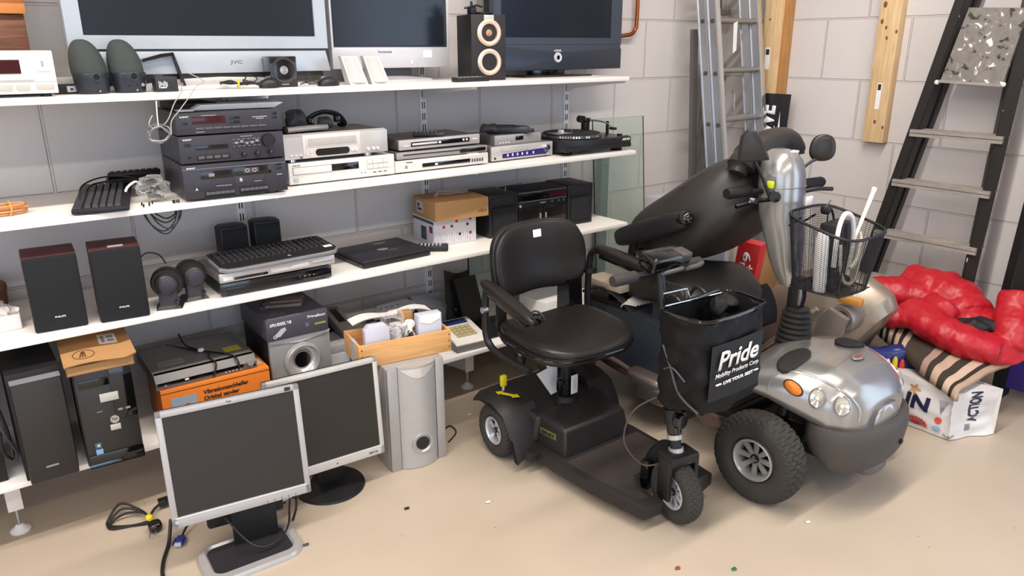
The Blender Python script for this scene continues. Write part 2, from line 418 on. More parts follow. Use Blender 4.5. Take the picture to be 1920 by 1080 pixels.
# egg speakers
def egg(x, lab, ctrl):
    t = thing('egg_speaker', lab, 'computer speaker', (x, 2.69, S1))
    def shp(p):
        k = (p.z+.08)/.16; s = 1-.16*max(0, k-.45)**1.2*2
        return (p.x*s-.012*k*k, p.y*s+.02*k, p.z)
    g = G().sup((0, 0, .08), (.05, .052, .0805), .8, .95, mat('dark speaker grille', '3b403e', .8, bump=.4, bscale=900), fn=shp, nu=30)
    o = g.obj('grille', t)
    g = G().lathe([(.03, .0), (.044, .001), (.0475, .02), (.0505, .045), (.0515, .058), (.05, .061)], mat('dark blue-grey plastic', '24272f', .35), 'z', 40, cap=(True, False))
    g.obj('base_shell', t)
    G().lathe([(.0, -.001), (.009, -.001)], BLKG, 'y', 24, TR(.006, -.0515, .05), cap=(False, False)).obj('bass_port', t)
    G().lathe([(.0085, .0), (.0105, -.004), (.0125, .002)], mat('port ring', '4c5058', .3), 'y', 24, TR(.006, -.0505, .05), cap=(False, False)).obj('port_ring', t)
    if ctrl:
        for dx in (-.01, .012, .03): knob(t, dx, .024, .0055, .006, GREY if dx > .02 else BLK, -.044+abs(dx)*.25)
    rbox('indicator', t, .008, .013, -.049, -.045, .006, .011, GREYL, .001)
egg(.435, 'dark egg-shaped computer speaker with one port, nearer the cassette deck', False)
egg(.54, 'dark egg-shaped computer speaker with small knobs, beside the power adapter', True)
# black horn speaker + adapter
t = thing('small_satellite_speaker', 'small black speaker with wedge-shaped open frame in front of the silver television', 'computer speaker', (.60, 2.75, S1))
g = G(); g.prism([(0, 0), (.125, 0), (.095, .118), (.06, .121), (.0, .103)], 'y', .03, .1, BLK, bev=.003); g.obj('body', t)
g = G(); g.prism([(0, .1), (.06, .116), (.096, .12), (.099, .11), (.06, .104), (0, .09)], 'y', -.002, .04, BLKG); g.obj('top_lip', t)
g = G(); g.prism([(.095, .12), (.099, .12), (.13, 0), (.12, 0)], 'y', -.002, .05, BLK); g.obj('side_lip', t)
G().lathe([(.028, 0), (.022, .008), (.01, .012)], DARKG, 'y', 24, TR(.05, .028, .07)).obj('driver', t)
t = thing('power_adapter', 'square black plug-in power adapter with printed rating label on shelf edge', 'adapter', (.605, 2.64, S1))
rbox('body', t, 0, .068, 0, .05, 0, .046, mat('adapter plastic', '26262b', .45), .004)
g = G(); [g.box(.01+i*.004, .0115+i*.004, -.001, 0, .012+(i*7 % 5)*.002, .034-(i*5 % 4)*.002, WHTL) for i in range(7)]
g.box(.014, .032, -.0012, 0, .012, .015, WHTL); g.obj('rating_label', t)
tag(G().tube([(.66, 2.69, S1+.02), (.69, 2.66, S1+.025), (.668, 2.585, S1+.012), (.66, 2.555, S1+.004), (.63, 2.545, S1-.03), (.6, 2.54, 1.33), (.565, 2.54, 1.31), (.545, 2.53, 1.325), (.56, 2.54, 1.35)], .0016, CABG, 8, smooth=6).obj('thin_cable'), 'thin grey cable running over the top shelf edge from the black adapter', 'cable')
tag(G().tube([(.72, 2.72, S1+.06), (.76, 2.66, S1+.03), (.73, 2.62, S1+.02), (.70, 2.57, S1+.008), (.68, 2.548, S1-.01), (.64, 2.54, 1.36), (.612, 2.535, 1.33), (.605, 2.53, 1.29)], .0016, CABG, 8, smooth=6).obj('thin_cable'), 'second thin grey cable hanging over the top shelf edge, nearer the silver television', 'cable')
t = thing('cable_coil', 'grey cable coil hanging from the top shelf before the hi-fi stack', 'cable', (.572, 2.535, 1.293))
for k in range(4):
    a = random.uniform(.8, 1.1)
    G().tube([(.034*a*math.cos(q)+random.uniform(-.004, .004), .006*math.sin(q*2+k)+.003*k, .026*a*math.sin(q)+random.uniform(-.004, .004)) for q in [2*PI*i/10 for i in range(10)]], .0021, CABG if k % 2 else mat('dark grey cable', '6d6865', .5), 8, True, 5).obj('loop', t)
G().tube([(.0, .0, .025), (-.0, -.004, .06), (.004, .0, .10)], .004, WHT, 8, smooth=4, flat=.5).obj('strap', t)

# televisions
def tv_jvc():
    t = thing('television', 'largest silver television with dark screen and speaker bar beneath', 'television', (.40, 2.78, S1))
    W_, H0 = .862, .131
    G().prism([(0, 0), (W_, 0), (W_-.01, .58), (.01, .58)], 'y', .03, .07, mat('silver tv side', '9da2a8', .4, .3), TR(0, 0, H0), bev=.006).obj('rear_shell', t)
    rbox('back_bulge', t, .08, W_-.08, .07, .16, H0+.05, H0+.5, DARKG, .01)
    S = mat('pale silver tv', 'b3b8be', .35, .25)
    g = G(); z0, z1 = H0+.0, H0+.58
    g.box(0, W_, 0, .032, z0, z0+.042, S); g.box(0, .047, 0, .032, z0+.042, z1-.04, S); g.box(W_-.047, W_, 0, .032, z0+.042, z1-.04, S); g.box(0, W_, 0, .032, z1-.04, z1, S)
    g.obj('bezel', t)
    rbox('screen', t, .045, W_-.045, .008, .02, z0+.04, z1-.038, SCRG, 0)
    rbox('gap_strip', t, .05, W_-.0, .006, .03, z0-.008, z0, mat('dark slit', '3d4247', .5), 0)
    g = G(); g.prism([(.06, 0.0), (W_+.004, 0.0), (W_-.012, .073), (.04, .073)], 'y', -.006, .05, S, TR(0, 0, z0-.081), bev=.004); g.obj('speaker_bar', t)
    text('JVC', t, .49, z0-.053, .042, mat('logo grey', '70757b', .4, .3), -.0068, h=.014, bold=.02)
    rbox('stand_shadow_gap', t, .1, W_-.02, .01, .07, .016, .05, mat('stand dark', '3c3634', .5), .004)
    g = G(); g.prism([(.2, .02), (.3, .033), (.45, .038), (.6, .033), (.72, .02), (.72, .008), (.2, .008)], 'y', -.01, .06, CHAMP, TR(0, 0, 0), bev=.003); g.obj('stand_bridge', t)
    rbox('stand_base', t, .14, .74, -.08, .17, 0, .012, WHT, .005)
tv_jvc()
t = thing('television', 'silver-white television with price label, between the big silver one and the copper-ringed speaker', 'television', (1.31, 2.85, S1))
S = mat('satin white silver', 'c9c6c8', .35, .15)
W_ = .545; z0 = .052
rbox('rear_shell', t, .01, W_-.01, .03, .1, z0+.01, .5, LGREY, .01)
g = G(); g.box(0, W_, 0, .035, z0, .135, S, .006); g.box(0, .008, 0, .035, .13, .53, S); g.box(W_-.012, W_, 0, .035, .13, .53, S, .003); g.box(0, W_, 0, .035, .5, .53, S); g.obj('bezel', t)
rbox('inner_frame', t, .008, W_-.012, .003, .03, .133, .502, mat('dark bezel', '3b3c44', .35), .002)
rbox('screen', t, .012, W_-.028, .001, .02, .142, .5, SCRG, 0)
text('Nordmende', t, .20, .112, .062, DKL, -.001, name='maker_lettering')
rbox('price_label', t, .412, .452, -.002, 0, .092, .122, WHTL, 0)
G().sup((.355, -.001, .074), (.005, .002, .008), 1, 1, WHTL, TR(0, 0, 0)).obj('power_light', t)
rbox('stand_neck', t, .2, .37, .03, .09, .012, z0+.01, DARKG, .004)
G().lathe([(.0, .0), (.2, 0), (.19, .008), (.08, .018), (.0, .02)], S, 'z', 48, TR(.27, .04, 0)@Matrix.Diagonal((1, .6, 1, 1))).obj('stand_base', t)
t = thing('television', 'dark grey television with round silver button at right end of top shelf', 'television', (2.085, 2.84, S1))
W_ = .80; z0 = .028
TD = mat('anthracite tv', '434954', .35, .2)
rbox('rear_shell', t, .01, W_-.01, .03, .1, z0+.02, .55, BLK2, .01)
g = G(); g.box(0, W_, 0, .035, .145, .175, TD); g.box(0, .04, 0, .035, .175, .58, TD); g.box(W_-.075, W_, 0, .035, .175, .58, TD); g.obj('bezel', t)
g = G()
pts = [(0, z0), (W_, z0), (W_, .125)]+[(W_*(1-i/12), .125-.02*math.sin(PI*i/12)**1.5+.012*(i/12)) for i in range(1, 12)]+[(0, .137)]
g.prism(pts, 'y', -.003, .03, mat('graphite tv', '363b45', .3, .3), bev=.002); g.obj('speaker_front', t)
rbox('upper_fill', t, .002, W_-.002, .002, .03, .10, .15, TD, 0)
rbox('screen', t, .04, W_-.075, .004, .02, .173, .57, SCRG, 0)
G().lathe([(.0, 0), (.010, 0), (.0105, -.004), (.021, -.005), (.024, 0)], mat('button silver', 'd9dce0', .3, .3), 'y', 32, TR(.375, -.003, .085)).obj('round_button', t)
G().lathe([(.0, -.001), (.010, -.0035)], BLKG, 'y', 24, TR(.375, -.003, .085)).obj('button_centre', t)
text('LOEWE.', t, .352, .112, .045, WHTL, -.0034)
rbox('stand_neck', t, .25, .45, .03, .08, .006, z0+.01, BLKG, .003)
rbox('stand_base', t, .1, .52, -.09, .14, 0, .008, BLKG, .003)

# cable bundle and mice
def bundle(name, lab, loc, L, n, r, m, tie=True, cat='cable'):
    t = thing(name, lab, cat, loc)
    for k in range(n):
        o = [random.uniform(-.008, .008) for _ in range(4)]
        G().tube([(-L/2, o[0], .012+abs(o[1])), (-L/4, o[2]+.01, .018+o[3]), (0, 0, .01+k*.002), (L/4, -o[0], .014+abs(o[3])), (L/2, o[1], .008), (L/2+.012, o[1]+.012, .01+k*.002), (L/4, o[2]+.014, .012), (0, .006, .012), (-L/3, .014+o[0], .02)], r, m, 8, True, 5).obj('loop', t)
    if tie: G().tube([(-.006, .014*math.cos(a), .013+.012*math.sin(a)) for a in [2*PI*i/12 for i in range(12)]], .0035, YEL, 8, True).obj('cable_tie', t)
    return t
b = bundle('cable_bundle', 'black cable bundle with yellow tie in front of the silver television stand', (.88, 2.66, S1+.004), .13, 4, .0025, CABLE); b.rotation_euler = (0, 0, R(-18))
def mouse(x, y, z, rz, lab, L=.1):
    t = thing('computer_mouse', lab, 'computer mouse', (x, y, z), rz)
    G().sup((0, 0, .002), (L/2, L*.3, .032), .9, .8, BLK, fn=lambda p: (p.x, p.y*(1-.12*p.x/L), max(0, p.z))).obj('body', t)
    G().box(-.03, -.012, -.003, .003, .026, .034, GREY, .002).obj('scroll_wheel', t)
    G().tube([(-L/2, 0, .01), (-.08, .02, .03), (-.06, .05, .012), (-.02, .055, .03), (-.06, .03, .045), (-.09, .0, .02), (-.1, .03, .008)], .002, CABLE, 8, smooth=6).obj('cord', t)
mouse(.975, 2.65, S1, 0, 'dark grey computer mouse beside the yellow-tied cable bundle', .07)
mouse(1.20, 2.66, S1, 10, 'black computer mouse with curled cord beside the small white speakers', .085)
# black cube speaker
t = thing('cube_speaker', 'small gloss black cube speaker with round driver in front of the big silver television', 'computer speaker', (.995, 2.68, S1), -4)
rbox('body', t, 0, .095, 0, .09, 0, .105, BLKG, .003)
G().lathe([(.044, 0), (.043, -.005), (.037, -.004), (.03, .012), (.018, .018)], mat('driver cone dark', '3a3534', .4), 'y', 40, TR(.048, -.001, .058), cap=(False, True)).obj('driver_cone', t)
G().lathe([(.0, -.004), (.014, -.002), (.018, .006)], mat('driver dome', 'aaa6a6', .25, .7), 'y', 32, TR(.048, 0, .058), cap=(True, False)).obj('dust_cap', t)
rbox('badge', t, .036, .062, -.001, 0, .008, .012, GREYL, 0)
# two small white speakers
def wsp(x, y, lab):
    t = thing('wedge_speaker', lab, 'computer speaker', (x, y, S1), -10)
    g = G(); g.prism([(0, 0), (.06, 0), (.085, .022), (.055, .103), (.04, .103)], 'x', -.01, .062, OFFW, TR(0, 0, 0), bev=.003)
    g = G(); g.rings([[(0, 0, 0), (.07, 0, 0), (.07, .07, 0), (0, .07, 0)], [(-.022, .03, .103), (.04, .03, .103), (.04, .07, .103), (-.022, .07, .103)]], mat('wedge speaker body', 'c4c1bf', .4)); g.obj('body', t)
    g = G()
    def f(u, v):
        bx = .008*(1-v)+(-.014)*v; wx = .054*(1-v)+.046*v
        return (bx+wx*u, .03*(.08+.86*v)-.001-.007*math.sin(PI*u), .103*(.08+.86*v))
    g.grid(f, 12, 6, mat('speaker grille cream', 'bdb8b4', .6, bump=.2, bscale=900))
    g.rings([[f(i/12, 0) for i in range(13)]+[(.062, .004, .008), (.008, .004, .008)], [f(i/12, 0) for i in range(13)]+[(.062, .004, .009), (.008, .004, .009)]], LGREY)
    g.obj('grille', t)
wsp(1.285, 2.655, 'small white wedge-shaped speaker, the one nearer the black mouse')
wsp(1.378, 2.66, 'small white wedge-shaped speaker, the one nearer the silver-white television centre')
# copper ringed speaker with remote and clip
t = thing('bookshelf_speaker', 'tall black speaker with two pale copper driver rings between two televisions', 'speaker', (1.852, 2.685, S1), -14)
rbox('body', t, 0, .152, .0, .17, 0, .262, BLK2, .003)
rbox('front_baffle', t, -.001, .153, -.008, .0, .001, .261, mat('black satin baffle', '242021', .45), .003)
for z, cop in ((.19, True), (.074, False)):
    G().lathe([(.034, 0), (.036, -.008), (.045, -.01), (.053, -.004), (.053, 0)], COPPM, 'y', 44, TR(.078, -.008, z), cap=(False, False)).obj('driver_ring', t)
    G().lathe([(0, -.0) if not cop else (0, -.004), (.02, .002), (.033, .004)], mat('copper cone', 'c08e68', .3, .5) if cop else BLK2, 'y', 40, TR(.078, -.008, z), cap=(True, False)).obj('driver_cone', t)
rbox('badge_plate', t, .056, .1, -.010, -.007, .226, .26, CHAMP, .002)
t = thing('tv_wall_clip', 'small black clamp arm lying on top of the copper-ringed speaker', 'clamp', (1.845, 2.70, S1+.263))
G().tube([(-.01, 0, .022), (.05, .0, .035), (.09, .02, .03)], .004, BLK, 8).obj('arm', t); rbox('jaw', t, .02, .05, .0, .03, 0, .03, BLK, .004); rbox('base', t, .05, .13, .0, .06, 0, .01, BLKG, .003)
G().cyl((.03, .01, .02), (.03, .01, .05), .005, BLK).obj('screw', t)
def remote(loc, rz, L, w, h, lab, m=BLK, btn=None, rows=6, cols=3, rx=0, ry=0):
    t = thing('remote_control', lab, 'remote control', loc, rz, rx=rx, ry=ry)
    G().box(-L/2, L/2, -w/2, w/2, 0, h, m, min(h*.4, .006), 3).obj('body', t)
    bm_ = None
    for i in range(rows):
        for j in range(cols):
            x = -L*.38+L*.62*i/max(1, rows-1); y = (-.3+.6*j/max(1, cols-1))*w
            if bm_ is None: bm_ = G().box(-L*.03, L*.03, -w*.09, w*.09, 0, .002, btn or WHTL, .0006).obj('button', t); bm_.location = (x, y, h-.0005)
            else: dupe(bm_, t, (x, y, h-.0005))
    return t
remote((1.80, 2.615, S1), 4, .17, .045, .018, 'black remote control lying at the foot of the copper-ringed speaker', btn=GREYL)
# copper pipe on the wall
tag(G().tube([(3.16, 3.0, 1.95), (3.16, 3.0, 1.68), (3.15, 3.0, 1.635), (3.12, 3.0, 1.61), (3.05, 3.02, 1.6)], .011, COPP, 14, smooth=6).obj('copper_pipe'), 'bent copper pipe on the wall right of the dark grey television', 'pipe')
# ------------------------------------------------------------------ second shelf
t = thing('antenna_cord_coil', 'flat orange-brown cord coil tied with tape at left end of second shelf', 'cable', (.12, 2.71, S2), 8)
for k in range(7):
    a = .062+.006*random.random(); b_ = .022+.008*random.random()
    G().tube([(a*1.3*math.cos(q)+random.uniform(-.006, .006), b_*math.sin(q)+random.uniform(-.003, .003), .006+.004*k) for q in [2*PI*i/12 for i in range(12)]], .0032, mat('orange cord', 'b5703c', .45) if k % 2 else mat('pale orange cord', 'd09868', .45), 8, True, 4).obj('loop', t)
for sx in (-.05, .035): G().tube([(sx+.004*math.sin(a), .034*math.cos(a), .018+.019*math.sin(a)) for a in [2*PI*i/10 for i in range(10)]], .0055, mat('orange tape', 'e0a050', .5), 8, True, flat=.5).obj('tape', t)
# keyboards lying crosswise
def cross_keyboard(x, y, rz, rx, z, L, w, lab, cordy):
    t = thing('computer_keyboard', lab, 'computer keyboard', (x, y, z), rz, rx=rx)
    G().box(0, w, 0, L, 0, .016, BLK, .004).obj('body', t)
    rbox('wrist_rest', t, .003, .028, .004, L-.004, .014, .02, CHAR, .002)
    k0 = G().rings([[(0, 0, 0), (.017, 0, 0), (.017, .017, 0), (0, .017, 0)], [(.002, .002, .009), (.015, .002, .009), (.015, .015, .009), (.002, .015, .009)]], mat('worn key grey', '3b3a3e', .45)).obj('key', t)
    first = True
    for c in range(5):
        for r in range(int((L-.02)/.0195)):
            p = (.036+c*.0205, .008+r*.0195, .016)
            if first: k0.location = p; first = False
            else: dupe(k0, t, p)
    return t
kb = cross_keyboard(.300, 2.567, -13, 1.5, S2+.004, .40, .158, 'black computer keyboard lying crosswise on second shelf, key rows facing out', 0)
t = thing('computer_keyboard', 'second black keyboard tilted against the wall behind the crosswise keyboard', 'computer keyboard', (.47, 2.985, S2+.012), 0, rx=-28)
rbox('body', t, 0, .17, -.10, 0, .0, .016, BLK, .003)
for i in range(8):
    for j in range(4): rbox('key', t, .008+i*.02, .024+i*.02, -.095+j*.022, -.078+j*.022, .016, .022, CHAR, .002)
tag(G().tube([(.34, 2.66, S2+.02), (.37, 2.80, S2+.05), (.44, 2.86, S2+.065), (.52, 2.86, S2+.06), (.57, 2.80, S2+.04), (.56, 2.72, S2+.04), (.52, 2.82, S2+.055), (.42, 2.84, S2+.05), (.38, 2.78, S2+.04)], .0028, CABLE, 8, smooth=6).obj('keyboard_cord'), 'black keyboard cord looped over the crosswise keyboard', 'cable')
# plastic bag with a small dark gadget
t = thing('plastic_bag', 'crumpled clear plastic bag with a dark gadget inside, beside the hi-fi stack', 'bag', (.555, 2.655, S2))
def cr(p, s=60, a=.012):
    q = Vector(p); return q+Vector((noise.noise(q*s), noise.noise(q*s+Vector((9, 2, 1))), noise.noise(q*s+Vector((3, 7, 5)))))*a
g = G().sup((0, 0, .042), (.05, .045, .041), 1, 1, PLAST, fn=lambda p: (lambda v: (v.x, v.y, max(-.041, v.z)))(cr(p, 45, .016)), nu=22, nv=30); g.obj('bag_film', t, ang=15)
g = G().sup((.005, 0, .03), (.026, .022, .02), .8, .8, BLKG, fn=lambda p: cr(p, 50, .012)); g.obj('gadget', t)
G().tube([(-.035, .01, .06), (-.05, .0, .072), (-.075, -.01, .06), (-.085, -.01, .045)], .006, WHT, 8, smooth=5, flat=.6).obj('white_strap', t)
G().cyl((.01, -.02, .035), (.02, -.032, .03), .008, CHROME).obj('metal_plug', t)
# black cord hanging below second shelf
t = thing('hanging_cord', 'black cord hanging in loops below the front of second shelf', 'cable', (.56, 2.59, S2-TH))
for k, (a, b_, dx) in enumerate(((.055, .075, 0), (.048, .06, .012), (.04, .04, .006), (.05, .068, -.004), (.03, .028, .01))):
    G().tube([(dx-a, .01*k-.01, .03), (dx-a, .01*k-.01, -.005), (dx-a*.6, .008*k-.012, -b_*.7), (dx+.0, .004*k-.012, -b_), (dx+a*.6, -.01, -b_*.65), (dx+a*.9, -.004, -.01), (dx+a*.85, .0, .03)], .0024, CABLE, 8, smooth=6).obj('loop', t)

# hi-fi stack of three units
def unit(z, h, w, lab, d=.33):
    t = thing('hifi_unit', lab, 'hi-fi component', (.63, 2.566, z), -3.5); t.scale = (1, 1, .93)
    rbox('body', t, 0, w, .012, d, 0, h-.002, CHAR2, .002)
    rbox('front_panel', t, 0, w, 0, .014, .001, h-.003, mat('hifi face', '343238', .38), .002)
    text('SONY', t, .014, h-.017, .028, WHTL, -.0012, h=.0055, bold=.03)
    return t
FW = .338
z = S2+.008
t = unit(z, .124, FW, 'lowest unit of the black hi-fi stack, double cassette deck with two tape windows')
feet(t, FW, .33, -.008, .024, BLKG, .045)
for x0, x1, z0, z1 in ((.055, .158, .068, .096), (.16, .285, .07, .102)): rbox('tape_window', t, x0, x1, -.001, .002, z0, z1, BLKG, .001)
rbox('door', t, .03, .158, -.0015, .001, .03, .067, CHAR2, .001); rbox('door', t, .161, .262, -.0015, .001, .03, .068, CHAR2, .001)
rbox('tape_label', t, .08, .098, -.003, -.001, .076, .087, mat('tape label', '8b8488', .5), .0005)
rbox('cassette', t, .192, .244, -.003, -.001, .078, .096, mat('cassette shell', '4c4547', .4), .001)
for cx_ in (.205, .229): G().lathe([(.0045, -.004), (.007, -.0045), (.0075, -.003)], GREYL, 'y', 16, TR(cx_, 0, .087), cap=(False, False)).obj('tape_reel', t)
for k, (x0, zz) in enumerate(((.064, .012), (.176, .014))):
    rbox('key_slot', t, x0-.003, x0+.095, -.001, .001, zz-.008, zz+.012, BLK2, 0)
    for i in range(6): rbox('tape_key', t, x0+i*.0155, x0+.0145+i*.0155, -.008, 0, zz, zz+.01, mat('key grey', '57535a', .35), .001)
text('A', t, .033, .031, .009, WHTL, -.0026); text('B', t, .178, .05, .008, WHTL, -.0026)
for zz in (.098, .084, .06): rbox('side_button', t, .303, .322, -.003, 0, zz, zz+.005, GREY if zz < .07 else BLKG, .0005)
g = G(); g.box(.1, .15, -.002, -.0015, .04, .042, GREYL); g.box(.225, .25, -.002, -.0015, .045, .047, GREYL); g.box(.0, FW, -.0006, 0, .105, .106, GREYL); g.obj('print_line', t)
z += .1165
t = unit(z, .097, FW, 'middle unit of the black hi-fi stack, amplifier with one large round volume knob')
rbox('display', t, .05, .155, -.001, .002, .045, .062, BLKG, .001)
rbox('power_button', t, .018, .036, -.004, 0, .062, .07, BLK, .001)
for i in range(5):
    rbox('slider_slot', t, .178+i*.017, .181+i*.017, -.001, .001, .045, .078, BLK2, 0)
    rbox('slider_knob', t, .1745+i*.017, .1845+i*.017, -.006, -.001, .058+.004*math.sin(i*2), .067+.004*math.sin(i*2), mat('slider grey', '8a868c', .4), .001)
g = G(); [g.box(.17, .26, -.0008, 0, zz, zz+.0012, GREYL) for zz in (.05, .062, .074)]; g.box(.195, .235, -.001, 0, .083, .085, GREYL); g.obj('scale_print', t)
knob(t, .285, .066, .0235, .016, BLK, 0, 'volume_knob', None)
for i in range(3): knob(t, .2+i*.045, .02, .009, .012, BLK, 0, 'tone_knob', GREYL)
rbox('selector_frame', t, .05, .156, -.001, .001, .01, .028, BLK2, .001)
for i in range(4): rbox('selector_button', t, .055+i*.025, .075+i*.025, -.004, 0, .014, .024, mat('key grey', '57535a', .35), .001)
G().cyl((.028, -.002, .022), (.028, .002, .022), .004, BLKG).obj('phone_socket', t)
z += .0915
t = unit(z, .076, FW, 'top unit of the black hi-fi stack, tuner with dark red display')
rbox('display', t, .05, .155, -.001, .002, .036, .061, REDD, .001)
rbox('power_button', t, .018, .036, -.004, 0, .038, .044, BLKG, .001)
for zz in (.05, .035): rbox('tuning_button', t, .168, .2, -.003, 0, zz, zz+.007, BLKG, .001)
for zz in (.058, .044): rbox('side_button', t, .308, .324, -.003, 0, zz, zz+.007, BLKG, .001)
for i in range(8): rbox('preset_button', t, .058+i*.0285, .084+i*.0285, -.003, 0, .017, .024, mat('key grey', '57535a', .35), .0008)
g = G(); g.box(.08, .125, -.001, 0, .063, .065, GREYL); g.box(.24, .29, -.001, 0, .05, .053, GREYL); g.box(.252, .278, -.001, 0, .044, .047, GREYL); g.box(.058, .085, -.001, 0, .008, .01, GREYL); g.obj('print_line', t)
z += .0715
t = thing('paper_stack', 'white papers lying on top of the black hi-fi stack', 'paper', (.70, 2.62, z), -6)
for k in range(5): rbox('sheet', t, .0+k*.006, .27+k*.006, .01-k*.003, .2, k*.0035, k*.0035+.0032, WHT, .0005)
tag(G().box(.655, .70, 2.60, 2.66, z, z+.004, WHT, .001, M=TR(0, 0, 0)).obj('paper_slip'), 'small white paper slip on the front left corner of the hi-fi stack', 'paper')
tag(G().box(.66, .80, 2.68, 2.86, z+.0, z+.02, BLK2, .002).obj('black_booklet'), 'flat black booklet on the hi-fi stack left of the white papers', 'booklet')

# CD player with white front
t = thing('compact_disc_player', 'cream-white compact disc player under the silver video recorder', 'disc player', (1.012, 2.64, S2+.006), -.5)
w, d, h = .43, .29, .078
rbox('body', t, .002, w-.002, .012, d, 0, h, LGREY, .002); rbox('front_panel', t, 0, w, 0, .014, 0, h, OFFW, .002)
feet(t, w, d, -.006, .016, BLK2)
rbox('disc_tray', t, .016, .165, -.003, .001, .036, .06, OFFW, .001); rbox('tray_shadow_line', t, .014, .167, -.001, .001, .034, .062, GREY, 0)
rbox('power_button', t, .016, .034, -.004, 0, .01, .024, LGREY, .001)
rbox('display', t, .165, .276, -.002, .001, .036, .062, BLKG, .001)
rbox('button_frame', t, .31, .403, -.001, .001, .028, .068, mat('cream frame', 'c9beae', .4), 0)
for i, (x0, x1) in enumerate(((.313, .332), (.335, .377), (.38, .4))): rbox('button', t, x0, x1, -.004, 0, .05, .065, OFFW, .001)
for i in range(4): rbox('button', t, .313+i*.0225, .333+i*.0225, -.004, 0, .031, .046, OFFW, .001)
text('AKAI', t, .014, .066, .03, DKL, h=.005)
g = G(); g.box(0, w, -.0006, 0, .029, .0295, GREYL); [g.box(x, x+.014, -.001, 0, .014, .017, DKL) for x in (.335, .358, .38)]; [g.box(x, x+.003, -.001, 0, .015, .02, DKL) for x in (.285, .3)]; g.obj('print_line', t)
# VCR
t = thing('video_recorder', 'silver video recorder standing on the cream-white compact disc player', 'video recorder', (1.0, 2.635, S2+.086), 0)
w, d, h = .415, .26, .09
rbox('body', t, .004, w-.004, .015, d, .01, h+.008, mat('recorder lid', '8c807c', .45, .2), .002)
g = G(); g.prism([(0, .012), (0, h), (.018, h+.01), (.02, .008)], 'x', 0, w, CHAMP, bev=.002); g.obj('front_panel', t)
V = mat('white silver', 'd9d2cc', .35, .2)
rbox('front_centre', t, .07, .3, -.003, .002, .012, h+.006, V, .002); rbox('front_right', t, .3, w, -.002, .002, .012, h+.006, CHAMP, .002)
rbox('tape_flap_frame', t, .082, .286, -.005, -.001, .05, .088, V, .002); rbox('tape_flap', t, .09, .28, -.0065, -.004, .056, .083, mat('flap grey', 'b5aea9', .4), .001)
G().prism([(.184+.055*sx+.0125*math.cos(q), .031+.0125*math.sin(q)) for sx, a0 in ((1, -90), (-1, 90)) for q in [R(a0+18*i) for i in range(11)]], 'y', -.0055, -.002, BLKG).obj('display', t)
for x, zz, r in ((.083, .028, .006), (.1, .035, .0055), (.1, .022, .0055), (.264, .03, .0065), (.279, .031, .008), (.33, .028, .007), (.352, .028, .007), (.37, .028, .0065)): knob(t, x, zz, r, .005, V, -.002, 'button')
for i in range(3): rbox('small_button', t, .02+i*.018, .03+i*.018, -.003, 0, .024, .028, WHTL, .001)
rbox('socket', t, .058, .064, -.003, 0, .014, .019, BLK2, .0005)
for x in (.035, w-.075):
    G().cyl((x, .03, .0), (x, .03, .012), .018, CHROME).obj('foot', t)
    G().cyl((x, .22, .0), (x, .22, .012), .018, CHROME).obj('foot', t)
text('VHS', t, .17, .068, .022, GREYL, -.0068, h=.004)
ZV = S2+.086+h+.008
t = thing('set_top_gadget', 'slim silver-fronted gadget lying on the silver video recorder', 'gadget', (1.035, 2.68, ZV+.002), 6)
g = G(); g.tube([(0, 0, .012), (.06, -.004, .014), (.12, -.002, .014), (.165, .006, .012)], .011, CHAMP, 12, smooth=5); g.obj('silver_edge', t); rbox('body', t, -.01, .165, .006, .09, .002, .018, BLK2, .004)
t = thing('headset', 'black headset and face mask lying on the silver video recorder', 'headset', (1.16, 2.78, ZV+.002), 0)
G().tube([(-.01, .02, .008), (.01, .0, .045), (.06, -.01, .062), (.12, .0, .048), (.155, .02, .012), (.15, .05, .004)], .013, BLK, 12, smooth=6, flat=.6).obj('headband', t)
G().sup((-.03, .04, .035), (.045, .04, .033), .8, .9, mat('foam pad grey', '5b5a5c', .7, bump=.4), fn=lambda p: cr(p, 30, .014)).obj('ear_pad', t)
G().sup((.075, .02, .02), (.028, .03, .02), .8, .9, mat('foam pad grey', '5b5a5c', .7, bump=.4), fn=lambda p: cr(p, 30, .01)).obj('ear_pad', t)
rbox('hinge', t, .11, .13, -.008, .02, .02, .045, BLKG, .003); rbox('hinge', t, .0, .02, -.01, .02, .01, .04, BLKG, .003)

# DVD players
def player(name, lab, x, y, z, w, d, h, m, rz=0, lid=None, disp=None, ft=.006):
    t = thing(name, lab, 'disc player', (x, y, z), rz)
    rbox('body', t, .003, w-.003, .012, d, ft, ft+h, lid or mat('player lid', '6e6664', .45, .3), .002)
    rbox('front_panel', t, 0, w, 0, .014, ft, ft+h, m, .003)
    if ft: feet(t, w, d, ft, .014, BLK2)
    return t
f = .006
t = player('disc_player', 'lowest of three silver disc players, long dark display and light left end', 1.446, 2.64, S2, .455, .27, .046, V, 0)
rbox('display', t, .125, .36, -.002, .001, f+.012, f+.028, BLKG, .001); rbox('disc_badge', t, .185, .197, -.003, -.001, f+.016, f+.024, WHTL, 0)
for i in range(5): rbox('button', t, .368+i*.013, .374+i*.013, -.004, 0, f+.012, f+.026, DARKG, .001)
rbox('sticker', t, .355, .405, -.002, .02, f+.038, f+.047, WHTL, 0); rbox('power_button', t, .045, .055, -.003, 0, f+.014, f+.026, GREY, .001)
g = G(); g.box(.05, .08, -.001, 0, f+.036, f+.039, DKL); g.obj('print_line', t)
zz = S2+f+.046
t = player('disc_player', 'middle of three silver disc players, slim with a thin dark slot along the front', 1.462, 2.652, zz, .44, .26, .027, mat('silver mid', 'a9a29e', .35, .4), -.5, ft=.003)
rbox('slot', t, .03, .36, -.002, .001, .018, .022, BLK2, 0); rbox('display', t, .3, .43, -.003, .001, .008, .024, BLKG, .003)
